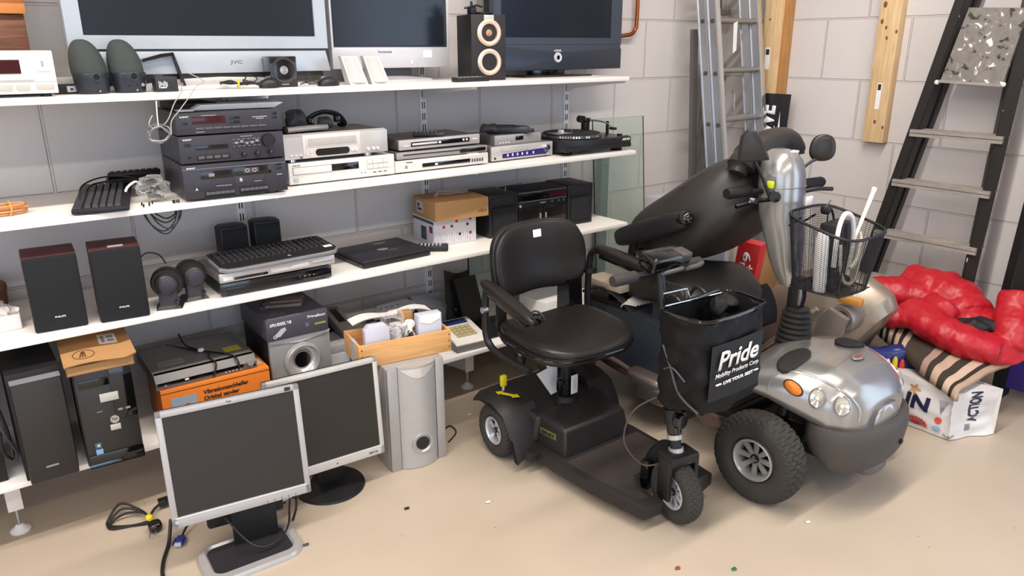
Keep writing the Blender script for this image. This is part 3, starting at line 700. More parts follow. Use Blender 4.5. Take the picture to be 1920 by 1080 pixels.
for i in range(5): G().cyl((.08+i*.022, .004, .03), (.08+i*.022, .004, .0315), .003, GREYL, seg=10).obj('button', t)
zz += .030
t = player('disc_player', 'topmost of three silver disc players, remote control lying on its lid', 1.485, 2.67, zz, .40, .25, .040, CHAMP, 1.2)
rbox('display_frame', t, .055, .345, -.002, .001, f+.012, f+.03, BLKG, .001); rbox('disc_tray', t, .06, .18, -.004, -.001, f+.017, f+.025, V, .0005)
rbox('disc_badge', t, .187, .199, -.003, -.001, f+.017, f+.025, WHTL, 0)
for x in (.312, .329): knob(t, x, f+.022, .0045, .003, WHTL, -.002, 'button')
g = G(); g.box(.02, .045, -.001, 0, f+.016, f+.019, WHTL); g.box(.36, .385, -.001, 0, f+.02, f+.023, WHTL); g.obj('print_line', t)
remote((1.66, 2.73, zz+.048), -32, .13, .045, .017, 'dark remote control with pale end on the topmost silver disc player', CHAR, GREYL)
# receiver with purple display, small set-top box
t = player('disc_player', 'silver disc player with violet display panel and chrome knobs', 1.93, 2.655, S2, .36, .28, .062, CHAMP, 2)
g = G(); g.prism([(.06, .016), (.32, .014), (.3, .042), (.06, .034)], 'y', -.002, .001, PURP); g.obj('display', t)
for i in range(6): rbox('display_digit', t, .085+i*.028 if i < 5 else .235, .093+i*.028 if i < 5 else .243, -.003, -.0015, .022, .033, mat('violet digit', 'cfc6ff', .4), 0)
rbox('disc_tray', t, .055, .21, -.002, 0, .045, .058, CHAMP, .0005); rbox('tray_line', t, .054, .211, -.001, .001, .044, .059, GREY, 0)
knob(t, .318, .044, .014, .016, CHROME, 0, 'volume_knob'); knob(t, .32, .022, .007, .008, CHROME, 0, 'small_knob'); knob(t, .018, .018, .005, .003, BLK2, 0, 'phone_socket')
t = thing('set_top_box', 'small silver set-top box with square dark window, black case lying on it', 'set-top box', (1.975, 2.69, S2+.068), .5)
rbox('body', t, .002, .262, .01, .2, 0, .042, SILVD, .002); rbox('front_panel', t, 0, .265, 0, .012, 0, .043, mat('set top silver', 'a8a29f', .35, .35), .002)
rbox('window', t, .115, .16, -.001, .001, .016, .034, BLKG, .001)
for i in range(4): rbox('button', t, .025+i*.016, .032+i*.016, -.002, 0, .008, .012, WHTL, .0005)
t = thing('soft_case', 'dark zipped case lying rolled on the small silver set-top box', 'case', (2.05, 2.745, S2+.112), -28)
G().tube([(-.06, .02, .018), (0, .0, .02), (.07, 0, .018), (.13, .0, .014)], [.02, .02, .018, .012], CHAR, 14, smooth=4).obj('roll', t)
G().sup((-.05, .02, .02), (.045, .035, .019), .7, .8, DARKG, fn=lambda p: cr(p, 25, .012)).obj('flap', t); rbox('buckle', t, .12, .15, -.01, .012, .006, .02, BLKG, .003)

# turntable
t = thing('turntable', 'black turntable with tonearm and chrome-dotted platter at right end of second shelf', 'turntable', (2.305, 2.60, S2), -2.5)
w, d = .415, .33
for x, y in ((.05, .05), (w-.05, .05), (.05, d-.05), (w-.05, d-.05)): G().lathe([(.028, 0), (.03, .008), (.024, .012), (.026, .02)], BLKG, 'z', 24, TR(x, y, 0)).obj('foot', t)
G().box(0, w, 0, d, .018, .068, mat('turntable black', '1f1d1f', .35), .004).obj('plinth', t)
rbox('front_step', t, .002, w-.002, -.004, .01, .02, .036, BLK2, .002)
g = G().lathe([(.0, .07), (.14, .07), (.146, .072), (.146, .084), (.14, .086), (0, .086)], DARKG, 'z', 64, TR(.165, .155, 0)); g.obj('platter', t)
g = G()
for a in range(72):
    q = 2*PI*a/72; g.box(.1455, .1475, -.003, .003, .074, .083, CHROME, M=TR(.165, .155, 0, rz=a*5))
g.obj('strobe_dots', t)
G().lathe([(.0, .087), (.137, .087), (.137, .09), (.0, .091)], BLK2, 'z', 64, TR(.165, .155, 0)).obj('slip_mat', t)
G().cyl((.165, .155, .09), (.165, .155, .1), .004, CHROME).obj('spindle', t)
rbox('stylus_tray', t, .02, .12, .09, .16, .0915, .094, ALU, .001); rbox('stylus_box', t, .06, .075, .1, .13, .094, .11, LGREY, .002)
G().cyl((.35, .27, .068), (.35, .27, .12), .022, BLK).obj('arm_base', t); G().cyl((.35, .27, .11), (.35, .27, .135), .012, BLK).obj('arm_pivot', t)
rbox('arm_housing', t, .33, .37, .25, .29, .118, .14, BLKG, .004)
G().cyl((.35, .285, .13), (.35, .32, .13), .018, BLK).obj('counterweight', t)
G().tube([(.35, .27, .13), (.37, .2, .128), (.36, .12, .124), (.345, .07, .11)], .0035, ALU, 10, smooth=5).obj('tonearm', t)
rbox('headshell', t, .335, .355, .04, .075, .098, .11, BLK, .002)
rbox('armrest', t, .385, .395, .14, .155, .068, .13, BLK, .002)
knob_ = G().cyl((.385, .05, .068), (.385, .05, .078), .013, BLKG).obj('speed_knob', t)
rbox('button', t, .36, .41, .015, .03, .068, .071, BLKG, .001)
text('AKAI', t, .355, .05, .05, WHTL, -.0006, h=.012, bold=.03, shear=.15)

# ------------------------------------------------------------------ third shelf
t = thing('white_box', 'open white cardboard box with tissue at left end of third shelf', 'box', (-.10, 2.675, S3), 3)
g = G(); th = .002; w, d, h = .225, .1, .05
g.box(0, w, 0, th, 0, h, WHT); g.box(0, w, d-th, d, 0, h, WHT); g.box(0, th, 0, d, 0, h, WHT); g.box(w-th, w, 0, d, 0, h, WHT); g.box(0, w, 0, d, 0, th, WHT); g.obj('carton', t)
G().sup((.13, .05, .045), (.085, .045, .035), .8, .8, WHT, fn=lambda p: cr(p, 40, .025)).obj('tissue', t, ang=15)
G().prism([(.0, .05), (.12, .05), (.1, .09), (.03, .1)], 'y', .1, .102, LGREY).obj('flap', t)
tag(G().sup((.02, 2.93, S3+.06), (.09, .05, .06), .7, .8, mat('brown leather', '6b4632', .6), fn=lambda p: cr(p, 25, .02)).obj('brown_pouch'), 'brown crumpled pouch against the wall behind the open white box', 'pouch')
def philips(x, y, rz, lab, sticker):
    t = thing('bookshelf_speaker', lab, 'speaker', (x, y, S3), rz)
    w, d, h = .146, .15, .237
    rbox('cabinet', t, 0, w, .012, d, 0, h, MAROON, .002)
    G().box(.001, w-.001, -.006, .012, .001, h-.001, MESHB, .006, 3).obj('grille', t)
    text('PHILIPS', t, w/2-.014, .042, .029, WHTL, -.0072, h=.0055, bold=.02)
    if sticker: rbox('sticker', t, .055, .1, .025, .05, h, h+.001, LGREY, 0)
philips(.150, 2.605, -4, 'black-grilled speaker with dark red cabinet, the one nearer the white box', False)
philips(.328, 2.585, -6, 'black-grilled speaker with dark red cabinet and a pale sticker on top', True)
def round_spk(x, y, rz, lab, r=.052):
    t = thing('round_satellite', lab, 'computer speaker', (x, y, S3), rz)
    G().rings([[(-.04, -.03, 0), (.04, -.03, 0), (.045, .04, 0), (-.045, .04, 0)], [(-.03, -.02, .012), (.03, -.02, .012), (.035, .035, .012), (-.035, .035, .012)]], BLK).obj('base', t)
    G().prism([(-.03, .01), (.03, .01), (.028, .09), (-.028, .09)], 'y', -.022, .012, CHAR, bev=.008).obj('neck', t)
    G().lathe([(0, .05), (r*.9, .048), (r, .035), (r, .012), (r*.9, 0), (0, 0)], BLK, 'y', 44, TR(0, .0, .083)).obj('rear_shell', t)
    G().lathe([(0, -.035), (.02, -.034), (.034, -.024), (.038, -.008), (.04, .004)], mat('dark shell', '2c2928', .35), 'y', 40, TR(.0, 0, .083)).obj('body', t)
    G().lathe([(0, -.037), (.022, -.0365), (.027, -.033)], CHAR, 'y', 40, TR(.004, 0, .083)).obj('disc', t)
    rbox('switch', t, .02, .028, -.04, -.02, .022, .032, BLKG, .002)
round_spk(.545, 2.615, -18, 'round black satellite speaker on wedge foot, beside the stickered speaker')
round_spk(.64, 2.66, 2, 'round black satellite speaker on wedge foot, beside the black disc recorder')
tag(G().tube([(.49, 2.73, S3+.15), (.52, 2.73, S3+.17), (.555, 2.72, S3+.16), (.57, 2.70, S3+.13)], .0025, CABLE, 8, smooth=6).obj('audio_cable'), 'short black cord arching behind the round satellite speakers', 'cable')
def sat(x, y, lab, h, rz):
    t = thing('surround_speaker', lab, 'speaker', (x, y, S3), rz)
    pts = [(0, .0), (.05, -.013), (.1, 0), (.105, .06), (.085, .09), (.015, .09), (-.005, .06)]
    G().prism(pts, 'z', 0, h, mat('surround black', '19181c', .5), bev=.003).obj('body', t)
    G().prism([(.004, -.003), (.05, -.0155), (.096, -.003), (.096, .01), (.004, .01)], 'z', .006, h-.006, MESHB, bev=.002).obj('grille', t)
sat(.808, 2.85, 'small black surround speaker before the wall rail', .19, 0)
sat(.935, 2.85, 'small black surround speaker, the one standing right of the wall rail', .195, -3)
t = player('disc_recorder', 'gloss black disc recorder at the bottom of the stack under the wide keyboard', .712, 2.60, S3, .412, .29, .045, BLKG, -1.5, BLK2)
text('SAMSUNG', t, .012, .041, .038, GREYL, -.0008, h=.005); rbox('front_door', t, .02, .3, -.001, .001, .008, .034, mat('door gloss', '141215', .15), .001)
for i in range(4): rbox('touch_mark', t, .285+i*.018, .29+i*.018, -.001, .0, .026, .029, GREYL, 0)
zz = S3+.052
t = player('disc_player', 'silver disc player between the gloss black recorder and the wide keyboard', .708, 2.58, zz, .43, .25, .034, CHAMP, .5, SILVD)
rbox('display', t, .05, .17, -.001, .001, .012, .022, BLKG, .001); rbox('disc_tray', t, .18, .325, -.003, .0, .014, .03, V, .001); rbox('button_bar', t, .34, .42, -.003, 0, .022, .03, CHAMP, .001)
text('DVD', t, .245, .021, .014, GREYL, -.0034); rbox('label', t, .012, .045, -.001, 0, .014, .028, WHTL, 0)
zz += .041
# wide keyboard
t = thing('computer_keyboard', 'wide black computer keyboard with silver edge and white sticker on the stacked disc players', 'computer keyboard', (.712, 2.555, zz+.002), 3, rx=6)
KW, KD = .455, .19
pts = [(0, .03), (.02, .006), (.06, 0), (KW-.06, 0), (KW-.02, .006), (KW, .03), (KW-.004, KD-.01), (KW-.03, KD), (.03, KD), (.004, KD-.01)]
G().prism(pts, 'z', 0, .014, mat('keyboard silver edge', '9d9a9c', .3, .5), bev=.003).obj('silver_tray', t)
G().prism([((x-KW/2)*.975+KW/2, (y-KD/2)*.94+KD/2+.001) for x, y in pts], 'z', .006, .018, BLK, bev=.003).obj('body', t)
k0 = G().rings([[(0, 0, 0), (.0165, 0, 0), (.0165, .0165, 0), (0, .0165, 0)], [(.002, .002, .007), (.0145, .002, .007), (.0145, .0145, .007), (.002, .0145, .007)]], mat('key black', '262325', .4)).obj('key', t)
n = 0
for r in range(5):
    for c in range(20):
        p = (.022+c*.0205+(.004 if c > 14 else 0)-(.003 if c < 15 else 0), .058+r*.0225, .0175)
        if n == 0: k0.location = p
        else: dupe(k0, t, p)
        n += 1
g = G(); [g.box(.028+c*.0205, .031+c*.0205, .0665+r*.0225, .0675+r*.0225, .0247, .025, GREYL) for r in range(5) for c in range(20)]; g.obj('key_legends', t)
rbox('sticker', t, KW-.05, KW-.018, .04, .06, .0185, .0195, WHTL, 0)
text('e', t, .25, .02, .012, GREYL, 0, M=TR(0, 0, .0186, rx=-90))
# laptop
t = thing('laptop', 'closed black laptop with an oval emblem and pale stickers on its lid', 'laptop', (1.272, 2.615, S3), 3.5)
rbox('base', t, 0, .32, 0, .255, .003, .021, BLK, .003); rbox('lid', t, .0, .32, .002, .257, .0215, .033, mat('laptop lid', '29262c', .4), .004)
G().sup((.16, .12, .033), (.026, .017, .0012), .5, 1, GREY).obj('emblem', t)
G().box(.17, .225, .2, .222, .033, .034, GREYL, .0005).obj('pale_sticker', t); rbox('worn_patch', t, .17, .21, .075, .09, .033, .0335, mat('worn grey', '4a464c', .6), 0)
rbox('latch', t, .155, .165, -.001, .002, .012, .022, BLKG, .001); rbox('drive_bay', t, -.001, .002, .05, .19, .006, .016, DARKG, .001); rbox('port', t, -.0015, .002, .012, .035, .007, .014, BLKG, 0)
remote((1.645, 2.70, S3), -35, .13, .055, .026, 'black remote control with pale keys leaning beside the laptop', BLK, LGREY, 6, 3)
# boxes
t = thing('product_box', 'white printed product box with small red icons under the kraft box', 'box', (1.672, 2.735, S3), -4)
WB = mat('white printed carton', 'd5d2d8', .4); w, d, h = .215, .2, .122
rbox('carton', t, 0, w, 0, d, 0, h, WB, .002)
g = G()
for i, (x, zz, m_) in enumerate(((.05, .085, REDC), (.09, .085, mat('dull red', '8d3038', .5)), (.17, .085, DKL), (.13, .045, DKL), (.185, .045, mat('dull red', '8d3038', .5)), (.115, .105, REDC), (.185, .11, DKL))):
    rbox('printed_icon', t, x-.006, x+.006, -.001, 0, zz-.006, zz+.006, m_, 0)
for i in range(16): g.box(.02+i*.0115, .0215+i*.0115, -.0008, 0, .01+(i*5 % 7)*.003, .04+(i*3 % 5)*.004, GREYL)
g.obj('front_print', t)
g = G(); g.box(-.0008, 0, .012, .04, .06, .09, mat('dull red', '8d3038', .5)); g.box(-.0012, 0, .07, .12, .02, .08, mat('print slate', '3b4354', .5)); g.box(-.001, 0, .0, .2, .1, .112, mat('print slate', '3b4354', .5)); g.obj('side_print', t)
t = thing('product_box', 'brown kraft box with dark lettering on top of the white printed box', 'box', (1.655, 2.69, S3+.123), -5)
w, d, h = .265, .215, .085
rbox('carton', t, 0, w, 0, d, 0, h, KRAFT, .002); text('cbn', t, w-.055, .02, .045, mat('brown print', '5d3b22', .6), -.001, h=.018)
rbox('side_label', t, -.001, 0, .12, .18, .02, .07, LGREY, 0); G().box(0, w, .105, .108, h, h+.0006, CARDD).obj('lid_seam', t)
g = G(); g.box(-.0016, -.001, .13, .17, .03, .04, DKL); g.box(-.0016, -.001, .15, .17, .045, .06, DKL); g.obj('label_print', t)
t = thing('plastic_wrap', 'crumpled clear plastic wrap lying on the kraft box', 'plastic wrap', (1.80, 2.79, S3+.209), 10)
g = G(); g.tube([(-.09, 0, .01), (-.05, .02, .014), (0, .0, .012), (.05, -.01, .014), (.09, .0, .008)], [.008, .014, .012, .016, .006], PLAST, 10, smooth=5, flat=.7); g.obj('film', t, ang=15)
# boombox
t = thing('boombox', 'long black boombox with twin speakers at right end of third shelf', 'boombox', (1.955, 2.71, S3), -3)
w, d, h = .612, .19, .2
rbox('body', t, .15, w-.15, .01, d-.01, 0, h-.004, BLK2, .004)
for x0 in (0, w-.155):
    G().box(x0, x0+.155, 0, d, 0, h, BLK, .006, 3).obj('speaker_box', t)
    G().box(x0+.015, x0+.14, -.003, .002, .015, .14, MESHB, .006, 3).obj('grille', t)
    g = G(); [g.box(x0+.02, x0+.13, -.001, 0, .155+i*.009, .158+i*.009, CHAR) for i in range(4)]; g.obj('vent_lines', t)
rbox('tuner_scale', t, .165, w-.165, .004, .012, .15, .188, BLKG, .002); rbox('red_scale', t, .34, .45, .003, .005, .155, .183, mat('red scale', '3a1019', .3), 0)
rbox('chrome_line', t, .165, w-.165, .003, .012, .146, .148, GREY, 0); rbox('top_line', t, .165, w-.165, .003, .012, .189, .1905, GREY, 0)
rbox('slider', t, .17, .178, -.001, .01, .124, .136, LGREY, .001); rbox('slider', t, .29, .32, .0, .01, .132, .138, GREY, .001)
for x in (.36, .4, .43): knob(t, x, .135, .007, .008, DARKG, .01)
for x0 in (.165, .31): rbox('tape_door', t, x0, x0+.135, .003, .012, .035, .115, mat('tape door', '1a1416', .2), .003)
rbox('door_handle', t, .285, .292, -.002, .005, .06, .085, GREY, .001); rbox('door_handle', t, .318, .325, -.002, .005, .06, .085, GREY, .001)
for i in range(6): rbox('tape_key', t, .17+i*.022, .19+i*.022, .0, .012, .012, .024, BLKG, .001)
for i in range(6): rbox('tape_key', t, .315+i*.022, .335+i*.022, .0, .012, .012, .024, BLKG, .001)
G().cyl((.13, .16, h-.002), (.3, .17, h+.004), .003, CHROME).obj('antenna', t); G().cyl((.155, .1, h), (.155, .1, h+.008), .005, CHROME).obj('antenna_tip', t)
# ------------------------------------------------------------------ lowest shelf
t = thing('computer_tower', 'plain matte black computer tower at left end of lowest shelf', 'computer tower', (.045, 2.525, S4), 0)
w, d, h = .145, .4, .36
rbox('case', t, .0, w, .03, d, 0, h, mat('case black', '161517', .55), .003); rbox('front_panel', t, .008, w-.004, -.004, .03, .0, h-.02, mat('front brown black', '2b2725', .5), .004)
rbox('top_trim', t, .008, w-.004, -.005, .03, h-.022, h-.019, GREY, 0); rbox('badge', t, .055, .09, -.006, -.003, .045, .051, GREY, .0005)
for x in (.02, w-.03): rbox('foot', t, x, x+.012, .0, .04, -.0, .004, GREY, 0)
t = thing('speaker_cabinet', 'dark cabinet with hanging black cords at the far left of lowest shelf', 'speaker', (-.20, 2.60, S4), 0)
rbox('cabinet', t, 0, .2, .0, .3, .0, .34, BLK2, .004); 
G().tube([(.19, -.02, .3), (.205, -.025, .2), (.2, -.03, .12), (.22, -.02, .08), (.225, 0, .14), (.215, 0, .24)], .006, BLK, 8, smooth=5).obj('cord', t)
G().tube([(.20, -.01, .25), (.215, -.035, .17), (.235, -.02, .1), (.23, .0, .06)], .005, CHAR, 8, smooth=5).obj('cord', t)
t = thing('computer_tower', 'black computer tower with round emblem under the open cardboard box', 'computer tower', (.212, 2.513, S4), -4)
w, d, h = .165, .38, .33
rbox('case', t, 0, w, .02, d, 0, h, mat('case black', '161517', .55), .003); rbox('front_panel', t, .003, w, 0, .022, .0, h, mat('tower front', '2c2a28', .35), .006)
rbox('gloss_strip', t, .1, w, -.002, .001, .155, h, BLKG, .002); rbox('disc_drive', t, .012, .098, -.003, .001, .278, .305, BLKG, .002); rbox('lower_gloss', t, .004, w, -.003, .001, .0, .045, BLKG, .004)
rbox('blue_strip', t, .004, .095, -.004, -.002, .006, .013, mat('chrome blue', '5f7f9c', .15, .8), .001)
rbox('blank_label', t, .065, .118, -.004, -.0, .222, .25, mat('label cream', 'b9b4ad', .5), .001); rbox('small_label', t, .08, .11, -.003, 0, .118, .138, mat('label cream', 'b9b4ad', .5), .001)
G().cyl((.096, -.003, .155), (.096, 0, .155), .013, mat('emblem silver', 'b3afa8', .35, .4), seg=28).obj('emblem', t); text('hp', t, .087, .15, .017, DKL, -.0036, h=.013, shear=.25)
rbox('sticker', t, .028, .046, -.003, 0, .068, .086, mat('blue sticker', '3c5a92', .4), 0); rbox('sticker', t, .028, .048, -.003, 0, .046, .063, mat('pale blue sticker', '7fa6c4', .4), 0)
rbox('sticker_mark', t, .034, .042, -.0036, -.003, .073, .081, YEL, 0)
for x in (.11, .132): rbox('port', t, x, x+.014, -.004, -.001, .182, .189, GREY, .001)
g = G(); g.box(.05, .066, -.001, 0, .19, .1915, GREYL); g.obj('print_line', t)
t = thing('open_cardboard_box', 'flat brown cardboard box with oval mark and white label on the emblem computer tower', 'box', (.20, 2.50, S4+h+.0015), -3)
w, d, h2 = .19, .22, .05
g = G(); g.box(0, w, 0, .003, .0, .03, CARD); g.box(0, w, d-.003, d, 0, h2, CARD); g.box(0, .003, 0, d, 0, .04, CARD); g.box(w-.003, w, 0, d, 0, .04, CARD); g.box(0, w, 0, d, 0, .003, CARDD); g.obj('carton', t)
def lidf(u, v): return (-.004+u*(w+.012), -.012+v*(d+.02), .034+.022*v+.004*math.sin(u*5)+(.012*max(0, u-.85)*6)*(1-v))
g = G(); g.grid(lidf, 14, 14, KRAFT); g.grid(lambda u, v: (lambda p: (p[0], p[1], p[2]+.003))(lidf(u, v)), 14, 14, KRAFT); g.obj('lid', t)
def onlid(u, v, e=.0036): p = lidf(u, v); return (p[0], p[1], p[2]+e)
g = G(); g.grid(lambda u, v: onlid(.56+.26*u, .5+.32*v), 3, 3, WHTL); g.obj('white_label', t)
g = G(); g.grid(lambda u, v: onlid(.60+.05*u, .55+.22*v, .004), 1, 1, GREYL); g.grid(lambda u, v: onlid(.69+.09*u, .57+.08*v, .004), 1, 1, GREYL); g.grid(lambda u, v: onlid(.69+.09*u, .69+.08*v, .004), 1, 1, GREYL); g.obj('label_print', t)
BRP = mat('box mark', '5f4022', .7)
g = G(); g.tube([onlid(.30+.15*math.cos(q), .26+.13*math.sin(q), .004) for q in [2*PI*i/28 for i in range(28)]], .0011, BRP, 6, True)
for a in (-.04, 0, .04): g.tube([onlid(.28+a, .18, .004), onlid(.3+a*.4, .34, .004)], .0018, BRP, 6)
g.obj('oval_mark', t)
# sander box + grey player
t = thing('product_box', 'orange printed tool box with black lettering under the dark grey disc player', 'box', (.47, 2.605, S4), -2)
w, d, h = .378, .25, .162
rbox('carton', t, 0, w, 0, d, 0, h, ORNG, .002)
TXB = mat('black print', '2a1a10', .5)
for i, s in enumerate(('Vibrationsschleifer', 'Orbital sander', 'Ponceuse vibrante')): text(s, t, .138, .116-i*.024, (.16, .125, .15)[i], TXB, -.0012, h=.017, bold=.03)
g = G(); g.box(.03, .115, -.001, 0, .02, .128, mat('photo blue', '8fa0ac', .5)); g.obj('photo_ground', t)
g = G(); g.prism([(.035, .03), (.1, .03), (.1, .085), (.085, .1), (.04, .085)], 'y', -.002, -.001, mat('photo red', 'c2412c', .5)); g.prism([(.05, .045), (.08, .045), (.09, .07), (.1, .09), (.085, .095), (.06, .075)], 'y', -.0026, -.002, BLK2); g.obj('tool_picture', t)
G().box(0, w, -.0008, 0, h-.012, h-.01, TXB).obj('seam_line', t); rbox('pale_label', t, w-.05, w-.01, .05, .1, h, h+.0008, OFFW, 0)
t = thing('disc_player', 'dark grey disc player with yellow label and loose cord on the orange tool box', 'disc player', (.463, 2.62, S4+.164), -1)
w, d, h = .348, .31, .048
DG = mat('player grey', '7a7674', .4, .35)
rbox('body', t, 0, w, .02, d, 0, h, DG, .003)
G().prism([(0, 0), (0, .024), (.02, h), (.04, h), (.04, 0)], 'x', -.001, w+.001, mat('player face silver', '6f6b69', .45, .3), bev=.002).obj('front_panel', t)
rbox('display', t, .004, .3, -.002, .004, .012, .024, BLKG, .001); rbox('disc_badge', t, .095, .108, -.003, 0, .016, .022, WHTL, 0)
for i in range(5): knob(t, .235+i*.013, .008, .003, .002, LGREY, -.001, 'button')
knob(t, .325, .025, .013, .01, SILV, -.001, 'jog_knob'); rbox('port', t, .335, .343, -.002, .002, .008, .014, BLKG, 0); knob(t, .03, .012, .004, .003, SILV, -.001, 'button')
rbox('yellow_label', t, .265, .325, .09, .14, h, h+.001, mat('yellow sticker', 'b9ae2a', .5), 0)
rbox('rating_plate', t, .035, .12, .09, .135, h, h+.001, mat('plate grey', '8f8a84', .5), 0)
g = G(); g.box(.04, .115, .1, .103, h+.001, h+.0014, DKL); g.box(.05, .1, .115, .118, h+.001, h+.0014, DKL); g.obj('plate_print', t)
t = thing('power_lead', 'black power cord draped over the dark grey disc player', 'cable', (.463, 2.62, S4+.214))
G().tube([(.10, .24, .02), (.14, .22, .006), (.19, .15, .004), (.25, .07, .004), (.275, .02, .004), (.282, -.006, -.01), (.283, -.008, -.04)], .0035, CABLE, 8, smooth=6).obj('cord', t)
G().tube([(.16, .3, .03), (.165, .22, .006), (.21, .12, .004), (.2, .06, .004), (.205, .0, .002), (.2, -.008, -.02), (.19, -.008, -.045)], .0035, CABLE, 8, smooth=6).obj('cord', t)
G().sup((.195, .14, .008), (.012, .01, .007), .8, .8, WHT).obj('tie', t)
# subwoofer + telephone box
t = thing('subwoofer', 'silver-fronted subwoofer with round port under the dark telephone box', 'subwoofer', (.865, 2.62, S4), -1.5)
w, d, h = .24, .3, .252
rbox('cabinet', t, 0, w, .02, d, 0, h, BLK2, .004); 
SB = mat('subwoofer silver', 'a3a1a1', .35, .35)
G().prism([(0, 0), (w, 0), (w, h-.004), (0, h-.004)], 'y', -.004, .02, SB, bev=.006).obj('front_panel', t)
g = G(); g.prism([(0.0, h-.004), (w, h-.004), (w*.98, h-.012), (w*.5, h-.03), (w*.02, h-.016)], 'y', -.0075, -.003, mat('pale silver lip', 'd0cdcb', .35, .2)); g.obj('top_lip', t)
G().lathe([(.028, .03), (.03, .01), (.045, -.012), (.062, -.02), (.068, -.012), (.072, -.004)], mat('port silver', 'bdbbbb', .25, .5), 'y', 56, TR(.122, -.004, .148), cap=(False, False)).obj('bass_port', t)
G().lathe([(.0, .03), (.029, .03)], BLKG, 'y', 40, TR(.122, -.004, .148), cap=(False, False)).obj('port_opening', t)
G().cyl((.122, -.0065, .148), (.122, -.003, .148), .031, BLKG).obj('port_dark', t)
t = thing('product_box', 'dark purple-grey telephone box with white lettering on the subwoofer', 'box', (.855, 2.60, S4+.2535), -1.5)
w, d, h = .24, .31, .084
rbox('carton', t, 0, w, 0, d, 0, h, mat('telephone box', '4a464e', .45), .002)
text("BRUSSEL'18", t, .014, .055, .082, WHTL, -.001, h=.013, bold=.03); text('Primafoon', t, w-.08, .06, .07, WHTL, -.001, h=.012, bold=.02)
g = G(); g.prism([(.035, .012), (.05, .012), (.075, .035), (.07, .045), (.055, .042), (.03, .02)], 'y', -.001, 0, mat('phone picture', 'b9b6bb', .5)); g.tube([(.032, -.001, .02), (.024, -.001, .014), (.028, -.001, .008), (.038, -.001, .012)], .002, mat('phone picture', 'b9b6bb', .5), 6, smooth=4); g.obj('phone_picture', t)
rbox('green_mark', t, w-.055, w-.01, -.001, 0, .03, .037, mat('dull green', '8a9a4a', .5), 0); rbox('faint_logo', t, .15, .162, -.001, 0, .03, .044, mat('faint violet', '6c6680', .5), 0)
text('BELGACOM TELEFOON', t, .012, .004, .12, mat('print lilac', '9a96a0', .5), 0, h=.012, M=TR(0, 0, h+.0002, rx=-90))
g = G(); [g.box(.018+i*.011, .019+i*.011, .03, .08-(i*3 % 4)*.008, h, h+.0006, GREYL) for i in range(7)]; g.obj('top_print', t)
rbox('top_sticker', t, .03, .06, .13, .16, h, h+.0008, GREY, 0)
t = thing('phone_handset', 'grey-brown handset cradle lying on top of the dark telephone box', 'telephone', (.975, 2.73, S4+.3385), -12)
G().prism([(-.07, -.02), (.06, -.045), (.085, .02), (-.04, .045), (-.075, .02)], 'z', .0, .014, mat('taupe plastic', '6f635b', .45), bev=.004).obj('cradle', t)
G().prism([(-.05, -.005), (.065, -.025), (.085, .03), (-.035, .05)], 'z', .014, .022, mat('taupe light', '7f7268', .4), bev=.004).obj('handset', t); rbox('slot', t, -.045, -.028, .015, .028, .0215, .0225, BLK2, 0)
# white electronics unit
t = thing('white_unit', 'small white electronics housing between the subwoofer and the wooden crate', 'housing', (1.118, 2.655, S4), -2)
rbox('lower_body', t, 0, .085, 0, .16, 0, .115, mat('pale grey white', 'b9b8bc', .45), .003); rbox('upper_body', t, -.003, .085, .004, .16, .115, .15, mat('worn light grey', 'a8a6a8', .5), .004)
# slim grey boxes behind
t = thing('desk_telephone', 'long grey handset box leaning behind the white housing', 'telephone', (1.185, 2.71, S4), 0)
g = G(); g.box(0, .07, 0, .25, 0, .045, mat('warm grey plastic', '8f8784', .5), .006, M=TR(.02, .0, .128, rx=9, rz=-4)); g.box(.02, .08, .02, .06, 0, .13, BLUE, .003); g.box(.02, .08, .19, .23, 0, .16, BLK2, .003); g.obj('body', t)
g = G(); g.box(.02, .05, .1, .22, .044, .047, BLK2, .003, M=TR(.02, .0, .128, rx=9, rz=-4)); g.obj('handset_recess', t)
t = thing('leaflet_box', 'small white and red leaflet box leaning before the long grey handset box', 'box', (1.20, 2.63, S4), 0)
g = G(); g.box(0, .065, 0, .075, 0, .02, WHT, .002, M=TR(0, 0, .125, rx=6, rz=0)); g.obj('carton', t); g = G(); g.box(.036, .062, .015, .07, .02, .021, REDC, 0, M=TR(0, 0, .125, rx=6, rz=0)); g.obj('red_print', t)
rbox('support_block', t, 0, .06, .01, .065, 0, .125, BLUE, .003)
# router / modem pile
t = thing('modem', 'flat white modem with small vents lying at the wall behind the wooden crate', 'modem', (1.425, 2.84, S4+.131), 4, rx=8)
g = G(); g.prism([(0, .02), (.06, 0), (.2, 0), (.24, .04), (.22, .1), (.06, .1)], 'z', 0, .03, mat('cool white', 'b8bac1', .4), bev=.008); g.obj('body', t)
g = G(); [g.box(.05+i*.03, .058+i*.03, .05, .056, .03, .031, BLK2) for i in range(4)]; g.obj('vents', t)
tag(G().box(1.44, 1.64, 2.84, 2.98, S4, S4+.125, DARKG, .004).obj('grey_housing'), 'dark grey housing lying under the flat white modem', 'housing')
t = thing('printer_tray', 'curved pale grey plastic shell at the wall right of the flat white modem', 'plastic shell', (1.66, 2.86, S4), 0); t.scale = (1, 1, 1.32)
g = G(); g.grid(lambda u, v: (.2*u, .12*v, .13*math.sin(.6+v*1.2)*(1-.35*u*u)), 10, 10, mat('cool grey', '9a9ba3', .4)); g.grid(lambda u, v: (.2*u, .12*v, .13*math.sin(.6+v*1.2)*(1-.35*u*u)-.006), 10, 10, mat('cool grey', '9a9ba3', .4)); g.box(0, .2, .0, .006, 0, .072, mat('cool grey', '9a9ba3', .4)); g.box(0, .2, .114, .12, 0, .12, mat('cool grey', '9a9ba3', .4)); g.obj('shell', t)
